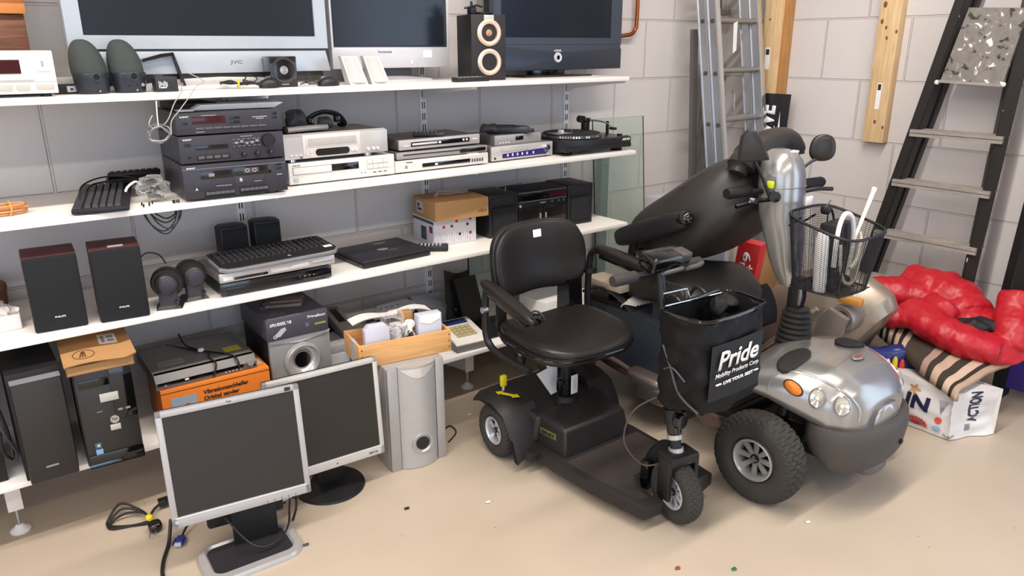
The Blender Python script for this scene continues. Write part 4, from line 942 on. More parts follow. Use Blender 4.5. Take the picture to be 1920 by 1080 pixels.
tag(G().tube([(1.30, 2.93, S4+.03), (1.36, 2.9, S4+.1), (1.45, 2.88, S4+.125), (1.53, 2.92, S4+.16), (1.52, 2.88, S4+.165), (1.45, 2.84, S4+.11), (1.4, 2.80, S4+.10)], .004, CABG, 8, smooth=6).obj('grey_cable'), 'thick grey cable standing in a loop behind the wooden crate', 'cable')
tag(G().tube([(1.28, 2.85, S4+.05), (1.36, 2.86, S4+.09), (1.46, 2.86, S4+.1), (1.56, 2.85, S4+.1), (1.6, 2.8, S4+.12), (1.52, 2.78, S4+.12)], .0035, CABG, 8, smooth=6).obj('grey_cable'), 'thinner grey cable lying across the flat white modem', 'cable')
t = thing('router', 'rounded white router shell standing behind the wooden crate', 'router', (1.46, 2.765, S4))
G().sup((0, 0, .068), (.075, .03, .067), .8, .8, mat('cool white', 'b8bac1', .4)).obj('shell', t)
# wooden crate
CR_ = (1.093, 2.337, .4265)
t = thing('wooden_crate', 'light wooden crate with tape round it, holding white parts, standing on the tall silver subwoofer', 'crate', CR_, -9)
w, d, h = .366, .185, .088; th = .009
for nm, a in (('front_board', (0, w, 0, th, 0, h)), ('back_board', (0, w, d-th, d, 0, h)), ('side_board', (-.0, th, th, d-th, 0, h)), ('side_board', (w-th, w, th, d-th, 0, h)), ('bottom_board', (th, w-th, th, d-th, 0, .008))):
    rbox(nm, t, *a, CRATEW, .001)
rbox('tape', t, -.0015, th+.001, .045, .09, -.0, h+.001, LGREY, 0)
for x in (.012, w-.008):
    for zz in (.02, .044, .07): G().cyl((x, -.001, zz), (x, .001, zz), .0028, mat('screw dark', '5a4030', .4), seg=12).obj('screw', t)
def in_crate(name, lab, x0, x1, y0, y1, h, m, cat='part'):
    t = thing(name, lab, cat, Matrix.Translation(CR_) @ Matrix.Rotation(R(-9), 4, 'Z') @ Vector((x0*.80+.004, y0+.004, .009)), -9); t.scale = (.80, .95, 1.0); return t
t = in_crate('white_cover', 'large white plastic cover at left inside the wooden crate', .04, 0, .025, 0, 0, WHT, 'plastic cover')
G().prism([(0, 0), (.12, 0), (.12, .12), (.1, .138), (.02, .138), (0, .12)], 'y', .0, .035, mat('translucent white', 'c9c8d4', .4), bev=.004).obj('body', t)
t = in_crate('white_cover', 'white plastic cover with rounded top at right inside the wooden crate', .30, 0, .02, 0, 0, WHT, 'plastic cover')
G().prism([(0, 0), (.12, 0), (.12, .145), (.0, .145)], 'y', 0, .05, mat('translucent white', 'c9c8d4', .4), bev=.004).obj('body', t)
G().prism([(0.01, .12), (.06, .108), (.112, .125), (.112, .146), (.01, .146)], 'y', -.002, 0, WHTL).obj('pale_front', t)
t = in_crate('plastic_bag', 'crumpled clear bag with small parts in the middle of the wooden crate', .2, 0, .07, 0, 0, WHT, 'bag')
G().sup((.0, 0, .09), (.06, .045, .065), .9, .9, PLAST, fn=lambda p: cr(p, 32, .03), nu=22, nv=30).obj('bag_film', t, ang=12)
G().sup((.0, -.01, .06), (.04, .03, .05), .9, .9, mat('milky plastic', 'bfbcba', .35), fn=lambda p: cr(p, 42, .03), nu=18, nv=24).obj('milky_part', t, ang=12)
t = in_crate('small_parts_bag', 'small bag of dark fittings beside the tan carton in the wooden crate', .265, 0, .05, 0, 0, WHT, 'bag')
G().sup((0, 0, .085), (.022, .018, .035), .8, .8, WHT, fn=lambda p: cr(p, 60, .02)).obj('bag', t, ang=12); G().sup((0.0, -.018, .075), (.014, .01, .014), .8, .8, mat('plum', '3a2026', .4), fn=lambda p: cr(p, 80, .01)).obj('fitting', t)
t = in_crate('tan_carton', 'small tan carton standing in the wooden crate', .245, 0, .085, 0, 0, WHT, 'box'); rbox('carton', t, 0, .06, 0, .045, 0, .145, CARD, .002)
rbox('print', t, .005, .055, -.001, 0, .07, .105, WHT, 0)
t = in_crate('white_foil', 'loose white foam sheet lying over the back edge of the wooden crate', .02, 0, .12, 0, 0, WHT, 'foam sheet')
g = G(); F_ = lambda u, v: (.0+.40*u, .0+.075*v, .118+.012*math.sin(u*9)+.05*math.sin(PI*u)**2*(1-v*.4)*u); g.grid(F_, 30, 6, WHT); g.grid(lambda u, v: (lambda p: (p[0], p[1], p[2]-.003))(F_(u, v)), 30, 6, WHT); g.obj('sheet', t)
# desk terminal
t = thing('desk_terminal', 'beige desk terminal with blue display and yellowish keys right of the wooden crate', 'terminal', (1.68, 2.585, S4), -5)
G().prism([(0, 0), (0, .03), (.03, .042), (.2, .075), (.22, .07), (.22, 0)], 'x', 0, .17, mat('terminal base', '6c655f', .5), bev=.003).obj('lower_case', t)
G().prism([(.005, .035), (.03, .05), (.2, .083), (.215, .078), (.215, .06), (.005, .03)], 'x', .0, .165, OFFW, bev=.003).obj('upper_case', t)
M_ = TR(0, .03, .051, rx=11)
g = G(); g.box(.02, .14, .125, .165, 0, .002, mat('terminal blue', '27345e', .3), 0, M=M_); g.obj('display', t)
for i in range(4):
    for j in range(4): G().box(.03+i*.026, .052+i*.026, .015+j*.024, .034+j*.024, 0, .005, mat('yellowed key', 'b3a476', .5), .0015, M=M_).obj('key', t)
# black folder/bag at right
t = thing('black_folder', 'large stiff black folder standing open behind the wooden crate end', 'folder', (1.88, 2.80, S4), 0)
LB = mat('folder black', '131214', .5)
g = G(); g.grid(lambda u, v: (-.08+.20*u-.03*(1-v)+.01*noise.noise(Vector((u*6, v*6, 1))), .0+.10*u+.06*v, .012+.29*v-.055*u*v-.02*math.sin(u*3)), 16, 16, LB); g.grid(lambda u, v: (-.08+.20*u-.03*(1-v)+.01*noise.noise(Vector((u*6, v*6, 1))), .004+.10*u+.06*v, .012+.29*v-.055*u*v-.02*math.sin(u*3)), 16, 16, LB)
g.obj('cover', t, ang=20)
g = G(); g.prism([(-.10, -.16), (.2, -.17), (.24, .06), (-.08, .1)], 'z', .0, .012, LB, bev=.002); g.obj('base_flap', t)
g = G(); g.prism([(0, .0), (.17, .0), (.15, .24), (-.02, .26)], 'y', .04, .046, LB, TR(.02, -.02, 0, rz=20, rx=-12)); g.obj('inner_panel', t)
t = thing('white_carton', 'white cardboard box on the lowest shelf behind the black mobility scooter seat', 'box', (2.27, 2.68, S4), 3)
rbox('carton', t, 0, .32, 0, .2, 0, .085, WHT, .002); G().prism([(0, .085), (.3, .085), (.28, .14), (.05, .15)], 'y', .17, .173, LGREY).obj('flap', t)

# ------------------------------------------------------------------ floor electronics
def monitor(name, lab, x, y, rz, tilt, zb, w, h, bez, m, bl=.035):
    t = thing(name, lab, 'computer monitor', (x, y, 0), rz)
    MM = TR(0, 0, zb, rx=tilt)
    g = G(); g.box(-w/2, -w/2+bez, 0, .022, 0, h, m, .003, M=MM); g.box(w/2-bez, w/2, 0, .022, 0, h, m, .003, M=MM); g.box(-w/2, w/2, 0, .022, h-bez, h, m, .003, M=MM); g.box(-w/2, w/2, 0, .022, 0, bl, m, .003, M=MM)
    g.obj('bezel', t)
    G().box(-w/2+bez-.002, w/2-bez+.002, .004, .012, bl-.002, h-bez+.002, SCRN, 0, M=MM).obj('screen', t)
    G().box(-w/2+.003, w/2-.003, .02, .04, .003, h-.003, BLK2, .004, M=MM).obj('rear_shell', t)
    G().box(-w/2+.06, w/2-.06, .038, .065, .05, h-.05, BLK2, .01, M=MM).obj('rear_bulge', t)
    g = G(); g.box(-w/2+bez*.6, w/2-bez*.6, -.0012, 0, bl-.004, bl-.001, mat('bevel highlight', 'e4e2df', .3, .2), 0, M=MM); g.obj('lip_highlight', t)  # pale strip paints a highlight along the lower bezel edge
    return t, MM
HPM = mat('monitor silver', 'aeabab', .35, .2)
t, MM = monitor('computer_monitor', 'nearest silver-framed monitor on a rounded silver and black base on the floor', .573, 2.130, -8.6, -7, .158, .42, .372, .0185, HPM, .034)
text('hp', t, -.01, 0, .014, DKL, 0, M=MM@TR(0, -.0012, .3595), h=.008); rbox_ = G().box(.165, .183, -.001, 0, .358, .37, DKL, 0, M=MM).obj('corner_badge', t)
G().cyl((-.196, -.001, .02), (-.196, .001, .02), .006, LGREY, M=MM, seg=18).obj('round_sticker', t); text('L1950', t, -.206, .006, .022, GREYL, -.001, h=.003, M=MM)
for i in range(5): G().box(.07+i*.022, .071+i*.022, -.001, 0, .002, .012, DKL, 0, M=MM).obj('button_gap', t)
# base
def rr(cx, cy, a, b, r, n=10):
    out = []
    for sx, sy, a0 in ((1, 1, 0), (-1, 1, 90), (-1, -1, 180), (1, -1, 270)):
        for i in range(n+1):
            q = R(a0+90*i/n); out.append((cx+sx*(a-r)+r*math.cos(q), cy+sy*(b-r)+r*math.sin(q)))
    return out
g = G(); o0 = rr(0, 0, .155, .105, .07); o1 = rr(0, 0, .15, .1, .066); i0 = rr(0, .006, .128, .08, .035); i1 = rr(0, .006, .122, .074, .03)
BM = TR(.0, -.005, 0, rz=6)
g.rings([[(x, y, .0) for x, y in o0], [(x, y, .008) for x, y in o0], [(x, y, .017) for x, y in o1], [(x, y, .018) for x, y in i0], [(x, y, .01) for x, y in i1]], SILV, cap=(True, False), M=BM); g.obj('base', t)
G().prism(i1, 'z', .004, .0105, mat('base inset', '29262a', .45), M=BM).obj('base_inset', t)
G().prism([(-.06, -.02), (.08, -.02), (.06, .04), (-.05, .04)], 'z', .008, .17, BLK2, TR(.02, .065, 0), bev=.008).obj('stand_neck', t)
G().box(-.11, .13, .07, .10, .075, .15, BLK2, .01, M=TR(0, .0, 0)).obj('stand_bracket', t)
t, MM = monitor('computer_monitor', 'second monitor on round black base, partly behind the nearest monitor', .915, 2.235, -3.5, -4, .128, .405, .37, .017, mat('monitor pale silver', 'c6c3bf', .35, .2), .034)
text('terra', t, .14, .012, .034, DKL, -.0012, M=MM, h=.007, bold=.01); G().cyl((.02, -.001, .015), (.02, 0, .015), .0025, DKL, M=MM, seg=10).obj('power_light', t)
G().lathe([(0, .03), (.05, .028), (.09, .018), (.125, .008), (.128, .0), (0, 0)], BLK, 'z', 56, TR(.02, .10, 0)).obj('round_base', t)
G().prism([(-.05, -.02), (.05, -.02), (.04, .03), (-.04, .03)], 'z', .02, .2, BLK, TR(.02, .1, 0), bev=.006).obj('stand_neck', t)
# tall silver subwoofer
t = thing('subwoofer', 'tall silver floor subwoofer with curved front and low round port', 'subwoofer', (1.165, 2.275, 0), -6)
w, d, h = .235, .33, .425
TS = mat('tall sub silver', 'aba9a8', .4, .3)
G().box(0, w, .012, d, 0, h, TS, .003).obj('cabinet', t)
g = G(); F_ = lambda u: (.045+.15*u, -.028*math.sin(PI*u)**.7-.002)
P_ = [F_(i/16) for i in range(17)]
g.rings([[(x, y, z) for x, y in P_]+[(.195, .014, z), (.045, .014, z)] for z in (.002, h-.002)], mat('tall sub front', 'b5b3b2', .35, .3)); g.obj('curved_front', t)
rbox('left_panel', t, .002, .043, -.006, .014, 0, h-.004, TS, .003); rbox('right_panel', t, .198, w-.002, -.004, .014, 0, h-.0, TS, .003)
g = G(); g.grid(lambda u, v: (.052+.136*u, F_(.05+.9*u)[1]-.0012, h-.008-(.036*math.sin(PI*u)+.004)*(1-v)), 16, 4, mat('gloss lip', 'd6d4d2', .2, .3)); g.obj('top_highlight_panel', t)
G().lathe([(.02, .03), (.024, .01), (.036, -.006), (.041, -.006), (.043, .002)], mat('port silver', 'bdbbbb', .25, .5), 'y', 44, TR(.122, -.027, .105), cap=(False, False)).obj('bass_port', t)
G().cyl((.122, -.0315, .105), (.122, -.02, .105), .027, BLKG).obj('port_opening', t)
tag(G().tube([(1.405, 2.40, .33), (1.44, 2.42, .31), (1.45, 2.43, .26), (1.43, 2.44, .22)], .003, CABLE, 8, smooth=6).obj('audio_cable'), 'thin dark cord hanging at the top right of the tall silver subwoofer', 'cable')
tag(G().tube([(1.43, 2.40, .003), (1.50, 2.43, .003), (1.54, 2.44, .004), (1.53, 2.38, .003), (1.46, 2.33, .003)], .003, CABLE, 8, smooth=6).obj('audio_cable'), 'black cord looping on the floor right of the tall silver subwoofer', 'cable')
# cables on the floor
t = thing('coiled_power_cord', 'coiled black power cord with yellow tie on the floor left of the nearest monitor', 'cable', (.30, 2.52, 0))
for k in range(3):
    G().tube([(.05, -.03, .006+.004*k), (.0, -.01, .006), (-.055, .01+.01*k, .005), (-.06, .04+.012*k, .006), (-.01, .055+.02*k, .02+.01*k), (.04, .03+.01*k, .02), (.055, -.005, .015)], .0042, CABLE, 8, True, 6).obj('loop', t)
G().sup((.055, -.02, .016), (.012, .014, .014), .7, .8, YEL).obj('tie', t)
G().tube([(.055, -.015, .014), (.08, .02, .02), (.11, .04, .025)], .0045, CABLE, 8, smooth=5).obj('cord_end', t)
rbox('connector', t, .10, .14, .03, .06, .01, .035, BLKG, .004)
G().sup((.06, -.08, .018), (.022, .024, .018), .7, .7, BLKG).obj('plug', t)
for dx in (0, .018): G().cyl((.04+dx, -.1, .016), (.03+dx, -.128, .012), .0022, CHROME, seg=10).obj('plug_pin', t)
t = thing('video_plug', 'blue monitor plug lying on the floor beside the nearest monitor base', 'plug', (.405, 2.315, 0), -30)
G().box(-.012, .012, -.016, .022, .004, .02, BLUE, .003).obj('shell', t); rbox('metal_end', t, -.010, .010, -.026, -.016, .006, .018, LGREY, .001)
for s in (-1, 1): G().cyl((s*.016, -.02, .012), (s*.016, .014, .012), .003, BLUE, seg=10).obj('thumb_screw', t)
G().tube([(0, .02, .012), (.005, .05, .02), (.02, .09, .04)], .004, CABLE, 8, smooth=5).obj('cord', t)
tag(G().tube([(.40, 2.38, .06), (.375, 2.33, .01), (.335, 2.24, .006), (.318, 2.16, .006), (.34, 2.09, .006), (.39, 2.02, .006)], .006, CABLE, 10, smooth=8).obj('thick_cable'), 'thick dark cable running from the nearest monitor toward the photo edge', 'cable')
tag(G().tube([(.52, 2.17, .13), (.56, 2.12, .06), (.60, 2.09, .032), (.66, 2.1, .03), (.71, 2.15, .034), (.74, 2.21, .06), (.76, 2.24, .09), (.80, 2.27, .12)], .0032, CABLE, 8, smooth=8).obj('monitor_cable'), 'dark cable sagging over the base of the nearest monitor', 'cable')
t = thing('cord_knot', 'black cord bundle hanging between the two monitors at floor level', 'cable', (.775, 2.235, .075))
for k in range(3): G().tube([(-.05, -.01*k, .0), (-.02, .01, .015+.006*k), (.01, -.005, .01), (.05, .0, .035), (.07, .02, .05), (.03, .015*k, .03), (-.01, .01, -.01)], .0045, CABLE, 8, smooth=6).obj('strand', t)
G().sup((.0, 0, .01), (.016, .014, .018), .8, .8, BLK).obj('ferrite', t); G().cyl((-.06, -.02, .01), (-.02, -.01, .012), .004, LGREY).obj('grey_sleeve', t)
G().tube([(0, 0, .01), (-.01, -.02, -.03), (-.03, -.03, -.07)], .004, CABLE, 8, smooth=5).obj('strand', t)
# crumbs on the floor
for i, (x, y, c, nm) in enumerate(((1.091, 2.031, BLK2, 'dark speck on the open floor right of the second monitor'), (.729, 2.056, DARKG, 'grey speck beside the nearest monitor base'), (2.134, 1.122, WHT, 'white paper scrap below the big front tyre'),
        (1.733, 1.127, mat('leaf green', '1e6b3c', .5), 'green scrap at bottom edge of the floor'), (1.598, 1.237, mat('rust brown', '8a4a2a', .6), 'brown scrap near the bottom edge of the floor'), (1.34, 1.887, WHT, 'white crumb on the floor near the deck of the black scooter'), (1.666, 2.479, WHT, 'white crumb beside the right shelf foot'))):
    tag(G().sup((x, y, .002), (.009, .007, .002), .8, .8, c, fn=lambda p: cr(p, 90, .004), nu=8, nv=12).obj('floor_scrap'), nm, 'scrap')
# ------------------------------------------------------------------ wheels
def wheel(parent, loc, Rr, w, rim, nsp, rz=0, tread=.004, nt=48, grey=None, rimm=None, fork=None):
    M = TR(*loc, rz=rz)
    g = G(); N = 6*nt; K = 48; cr_ = (Rr+rim)/2; hr = (Rr-rim)/2
    prof = []
    for k in range(K):
        a = 2*PI*k/K; c = math.cos(a); q = math.sin(a)
        prof.append((cr_+hr*math.copysign(abs(c)**.75, c), w*.5*math.copysign(abs(q)**.8, q)))
    rows = []; TRI = (0, 1, 1, 0, -1, -1)
    for j in range(N):
        a = 2*PI*j/N; row = []; tz = TRI[j % 6]
        for k, (r, x) in enumerate(prof):
            kk = k if k < K/2 else k-K
            d = 0
            if abs(kk) <= 10:
                m_ = (kk-tz) % 4; rw = (kk-tz)//4
                if m_ == 0 or (j+3*(rw % 2)) % 6 == 0: d = -tread
            row.append((x, (r+d)*math.cos(a), (r+d)*math.sin(a)))
        rows.append(row)
    g.rings(rows, grey or TYRE, closed=True, M=M); ty = g.obj('tyre', parent, ang=20)
    rm = rimm or SILV
    g = G(); ri = rim
    g.lathe([(ri*1.06, -w*.30), (ri*1.05, -w*.40), (ri*.98, -w*.42), (ri*.88, -w*.34), (ri*.84, -w*.1), (ri*.84, w*.1), (ri*.88, w*.34), (ri*.98, w*.42), (ri*1.05, w*.40), (ri*1.06, w*.30), (ri*1.02, 0)], rm, 'x', 48, M, closed=True)
    g.lathe([(0, -w*.30), (ri*.2, -w*.30), (ri*.24, -w*.2), (ri*.24, w*.2), (ri*.2, w*.3), (0, w*.3)], BLK, 'x', 24, M)
    o = g.obj('rim', parent)
    for i in range(nsp):
        q = 360*i/nsp
        g = G(); g.prism([(-.10*ri, ri*.2), (.10*ri, ri*.2), (.15*ri, ri*.9), (-.15*ri, ri*.9)], 'x', -w*.22, -w*.12, rm, M @ TR(rx=q), bev=.002); g.prism([(-.12*ri, ri*.2), (.12*ri, ri*.2), (.12*ri, ri*.9), (-.12*ri, ri*.9)], 'x', w*.12, w*.22, rm, M @ TR(rx=q)); g.obj('spoke', o)
    g = G(); g.lathe([(0, -w*.0), (ri*.88, 0)], BLK2, 'x', 32, M, cap=(False, False)); g.obj('brake_disc', o)
    g = G(); g.cyl((-w*.4, 0, 0), (-w*.3, 0, 0), ri*.09, ALU, seg=12, M=M)
    for i in range(4): g.cyl((-w*.33, ri*.14*math.cos(i*PI/2), ri*.14*math.sin(i*PI/2)), (-w*.28, ri*.14*math.cos(i*PI/2), ri*.14*math.sin(i*PI/2)), ri*.05, ALU, seg=8, M=M)
    g.obj('hub_nut', o)

# ------------------------------------------------------------------ small black travel scooter
TP = mat('travel scooter plastic', '241f1f', .5, vary=.12, scale=9)
TPD = mat('worn deck mat', '342d2a', .6, vary=.35, scale=12)
t = thing('mobility_scooter', 'small black three-wheeled mobility scooter with swivel seat, nearest the shelves', 'mobility scooter', (1.82, 1.80, 0))
wheel(t, (-.245, .335, .11), .11, .075, .054, 5, -4, .0035, 30, rimm=mat('bright rim', 'c9c9cc', .3, .4))
wheel(t, (.245, .335, .11), .11, .075, .054, 5, 0, .003, 30, rimm=mat('bright rim', 'c9c9cc', .3, .4))
wheel(t, (-.03, -.385, .112), .112, .068, .057, 9, -10, .0035, 32, rimm=mat('bright rim', 'c9c9cc', .3, .4))
g = G(); deck = [(-.205, .22), (-.215, .05), (-.205, -.15), (-.175, -.37), (-.10, -.385), (-.085, -.28), (-.05, -.235), (.05, -.235), (.085, -.28), (.11, -.385), (.18, -.37), (.205, -.15), (.215, .05), (.205, .22)]
g.prism(deck, 'z', .045, .095, TP, bev=.006); g.obj('deck', t)
g = G(); g.prism([(-.185, .0), (-.18, -.15), (-.155, -.33), (-.12, -.34), (-.105, -.27), (-.06, -.215), (.06, -.215), (.105, -.27), (.13, -.34), (.155, -.33), (.18, -.15), (.185, .0)], 'z', .095, .098, TPD); g.obj('deck_mat', t)
g = G(); g.rings([[(-.175, .02, .09), (.165, .02, .09), (.165, .2, .09), (-.175, .2, .09)], [(-.165, .035, .2), (.145, .035, .2), (.15, .2, .2), (-.17, .2, .2)], [(-.15, .09, .213), (.13, .09, .213), (.14, .2, .215), (-.155, .2, .215)]], TP); 
o = g.obj('battery_box', t); b_ = o.modifiers.new('bevel', 'BEVEL'); b_.width = .01; b_.segments = 3
g = G(); lab = TR(-.1775, .155, .15, rz=-90)
g.box(0, .085, -.002, 0, -.012, .014, mat('dull green plate', '565f35', .4), .001, M=TR(-.1745, .165, .155, rz=-86, rx=-3)); g.obj('name_plate', t)
text('SMART', t, .008, -.006, .07, BLKG, -.003, h=.014, bold=.03, M=TR(-.1745, .165, .155, rz=-86, rx=-3))
g = G()
g.rings([[(-.20, .17, .1), (.20, .17, .1), (.22, .47, .1), (-.22, .47, .1)], [(-.18, .17, .205), (.18, .17, .205), (.18, .47, .235), (-.18, .47, .235)]], TP)
o = g.obj('rear_shroud', t); b_ = o.modifiers.new('bevel', 'BEVEL'); b_.width = .016; b_.segments = 3
for s in (-1, 1):
    g = G(); A = [(.17, .075), (.2, .16), (.25, .235), (.33, .262), (.42, .25), (.46, .235)]
    g.rings([[(s*.14, y, z) for y, z in A]+[(s*.14, y, z-.02) for y, z in A[::-1]], [(s*.25, y, z-.004) for y, z in A]+[(s*.25, y, z-.024) for y, z in A[::-1]], [(s*.288, y+.01*(.33-y)/.17, z-.028) for y, z in A]+[(s*.28, y, z-.04) for y, z in A[::-1]]], TP)
    g.obj('fender', t)
# footboard step in front of wheel
G().box(-.255, -.18, .13, .24, .055, .085, TP, .008).obj('side_step', t); G().box(.18, .255, .13, .24, .055, .085, TP, .008).obj('side_step', t)
# yellow lever with arrow
G().cyl((-.205, .36, .25), (-.2, .365, .285), .008, ALU, seg=12).obj('lever_shaft', t); G().box(-.216, -.190, .352, .372, .272, .32, mat('yellow lever', 'd8c51e', .4), .006).obj('yellow_lever', t)
g = G(); g.prism([(-.055, 0), (-.03, .018), (-.03, .008), (.03, .008), (.03, .018), (.055, 0), (.03, -.018), (.03, -.008), (-.03, -.008), (-.03, -.018)], 'z', 0, .0015, mat('yellow lever', 'd8c51e', .4), TR(-.222, .31, .262, rz=-68, ry=-3)); g.obj('yellow_arrow', t)
# seat post
G().cyl((0, .22, .20), (0, .22, .49), .022, BLK, seg=20).obj('seat_post', t); G().cyl((0, .22, .2), (0, .22, .30), .029, BLKG, seg=20).obj('post_sleeve', t)
G().cyl((0, .22, .2), (0, .22, .235), .055, BLK2, .042).obj('post_collar', t)
G().prism([(-.125, .11), (-.02, .13), (-.02, .005), (-.05, .0)], 'y', .25, .252, WHT, TR(.0, .0, .232)).obj('paper_tag', t)
G().box(-.004, .03, .183, .186, .245, .325, WHT, .001).obj('paper_tag', t); text('|||', t, .006, .265, .015, GREYL, .1822, h=.045)
g = G(); g.cyl((-.02, .2, .29), (-.055, .19, .30), .006, BLK, seg=10); g.box(-.07, -.05, .175, .2, .275, .325, BLKG, .006); g.obj('clamp_knob', t)
# seat
def seatfn(p):
    return (p.x, p.y, p.z - .018*(1-min(1, (p.x/.2)**2)) * (1 if p.z > 0 else 0) + .012*(abs(p.x)/.22)**2)
SM = TR(-.02, .205, .505, rx=2, rz=-3)
g = G().sup((0, 0, 0), (.225, .215, .038), .55, .62, LEA, M=SM, fn=seatfn, nu=20, nv=64); so = g.obj('seat_cushion', t)
G().sup((0, 0, -.018), (.23, .218, .022), .4, .62, BLK, M=SM, nu=12, nv=64).obj('seat_pan', t)
G().tube([(SM @ Vector((.231*math.copysign(abs(math.cos(a))**.62, math.cos(a)), .219*math.copysign(abs(math.sin(a))**.62, math.sin(a)), -.012))) for a in [2*PI*i/60 for i in range(60)]], .005, BLKG, 8, True).obj('piping', so)
G().prism([(-.08, -.1), (.08, -.1), (.08, .1), (-.08, .1)], 'z', -.05, -.02, BLK2, SM).obj('seat_plate', t)
# backrest
def bfn(p):
    k = (p.z)/.145
    return (p.x*(1-.10*max(0, k)**2-.03*max(0, -k)), p.y+.045*(p.x/.22)**2*-1, p.z + (.028*(1-(p.x/.2)**2) if k < -.3 else 0))
BMx = TR(-.0, .43, .745, rx=-9)
g = G().sup((0, 0, 0), (.228, .035, .15), .62, .45, LEA, M=BMx, fn=bfn, nu=40, nv=48); bo = g.obj('backrest', t)
g = G().sup((0, .012, 0), (.233, .025, .153), .5, .45, BLK, M=BMx, fn=bfn, nu=30, nv=48); g.obj('backrest_shell', t)
for sx in (): G().tube([(BMx @ Vector((sx*(1+.1*k), -.0365+.0*k, -.11+.24*k))) for k in (0, .2, .4, .6, .8, 1)], .0012, BLKG, 6).obj('seam', bo)
G().box(-.018, .022, -.0385, -.036, .088, .118, WHTL, .001, M=BMx).obj('white_label', t)
for s in (-1, 1): G().box(s*.17-.02, s*.17+.02, .405, .43, .5, .66, BLK, .005).obj('back_hinge', t)
G().prism([(-.2, .0), (-.12, -.02), (-.12, .1), (-.19, .13)], 'x', .13, .2, BLKG, TR(0, .55, .52)).obj('hinge_bracket', t)
# armrests
def arm(s, y0, z0):
    t2 = G().tube([(s*.255, .13, .43), (s*.262, .30, .44), (s*.262, .385, .48), (s*.262, .395, .60), (s*.262, .385, .68)] if s < 0 else [(s*.24, .2, .43), (s*.262, .34, .44), (s*.262, .385, .5), (s*.262, .38, .70), (s*.262, .36, .745), (s*.262, .32, .755)], .014, BLK, 12, smooth=5).obj('arm_frame', t)
    zz = z0
    MM = TR(s*.262, y0, zz, rx=14 if s < 0 else 5)
    g = G().sup((0, -.14, 0), (.03, .165, .022), .7, .6, LEA, M=MM, nu=16, nv=40, fn=lambda p: (p.x*(1-.2*abs(p.y)/.165), p.y, p.z)); g.obj('arm_pad', t)
    G().box(-.016, .016, -.27, -.02, -.034, -.014, BLKG, .004, M=MM).obj('pad_plate', t)
arm(-1, .39, .70); arm(1, .33, .765)
G().cyl((-.262, .385, .60), (-.285, .385, .60), .012, ALU, seg=12).obj('pivot_bolt', t); G().cyl((.262, .38, .655), (.262, .38, .675), .03, BLK, seg=18).obj('height_collar', t)
g = G(); g.tube([(-.24+.03*math.cos(q), .12+.035*math.sin(q), .64+.012*math.sin(2*q)) for q in [2*PI*i/14 for i in range(14)]], .004, CABLE, 8, True); g.box(-.26, -.225, .1, .14, .615, .65, BLKG, .006); g.obj('pad_strap', t)
g = G(); g.cyl((-.15, .32, .43), (-.15, .32, .40), .012, ALU, seg=12); g.cyl((-.15, .32, .405), (-.15, .32, .365), .024, BLK, .018, seg=18); g.obj('seat_knob', t)
# tiller
fk = TR(-.03, -.385, 0, rz=-10)
g = G(); g.box(-.058, .058, -.035, .045, .225, .262, BLK, .006, M=fk); g.box(-.064, -.046, -.03, .03, .1, .25, BLK, .005, M=fk); g.box(.046, .064, -.03, .03, .1, .25, BLK, .005, M=fk); g.obj('front_fork', t)
G().cyl((-.07, 0, .112), (-.06, 0, .112), .014, BLKG, M=fk, seg=16).obj('axle_nut', t)
G().tube([(0, -.235, .08), (0, -.25, .16), (-.005, -.3, .225), (-.02, -.35, .25)], .032, BLK, 14, smooth=5, flat=.6).obj('frame_neck', t)
g = G(); g.tube([(.03, -.24, .1), (.035, -.27, .18), (.03, -.31, .235)], .012, BLKG, 10, smooth=4); g.box(-.05, -.02, -.27, -.235, .06, .17, BLKG, .005); g.obj('frame_link', t)
G().box(.06, .125, -.40, -.25, .07, .13, TP, .01).obj('front_step', t)
top = Vector((-.0, -.225, .855)); bot = Vector((-.03, -.372, .255))
L_ = lambda k: bot.lerp(top, k)
G().cyl(L_(0), L_(.3), .019, BLK, seg=20).obj('lower_column', t); G().cyl(L_(.3), L_(1), .016, mat('satin black tube', '1a191a', .25), seg=20).obj('upper_column', t)
for k in (.0, .075): G().cyl(L_(k), L_(k+.025), .0255, SILV, seg=20).obj('silver_collar', t)
g = G(); g.cyl(L_(.11), L_(.16), .024, BLKG); g.lathe([(0, 0), (.026, .0), (.03, .015), (.018, .03), (0, .032)], BLKG, 'y', 10, TR(L_(.20).x-.01, L_(.20).y-.05, L_(.20).z)); g.cyl(L_(.16), L_(.24), .029, BLK); g.obj('height_lock', t)
g = G(); g.lathe([(0, 0), (.018, 0), (.026, .02), (.014, .03), (0, .03)], BLKG, 'x', 10, TR(L_(.20).x+.02, L_(.20).y, L_(.20).z)); g.obj('lock_knob', t)
HB = TR(0, -.22, .845, rz=-3)
g = G().tube([(-.1, 0, 0), (.1, 0, .0)], .011, BLK, 12, M=HB); g.obj('handlebar', t)
for s in (-1, 1): 
    G().lathe([(0, 0), (.017, 0), (.0195, .01), (.0195, .095), (.016, .10), (0, .10)], mat('grip rubber', '35302e', .7, bump=.3), 'x', 20, HB @ TR(s*.1 if s > 0 else -.2, 0, 0)).obj('grip', t)
g = G().box(-.07, .1, -.035, .045, .01, .065, BLKG, .012, 3, M=HB @ TR(.01, 0, 0, rx=12)); g.obj('control_console', t)
G().box(.05, .1, -.036, .02, .04, .067, mat('console face', '4a4244', .4), .006, M=HB @ TR(.01, 0, .0, rx=12)).obj('console_display', t)
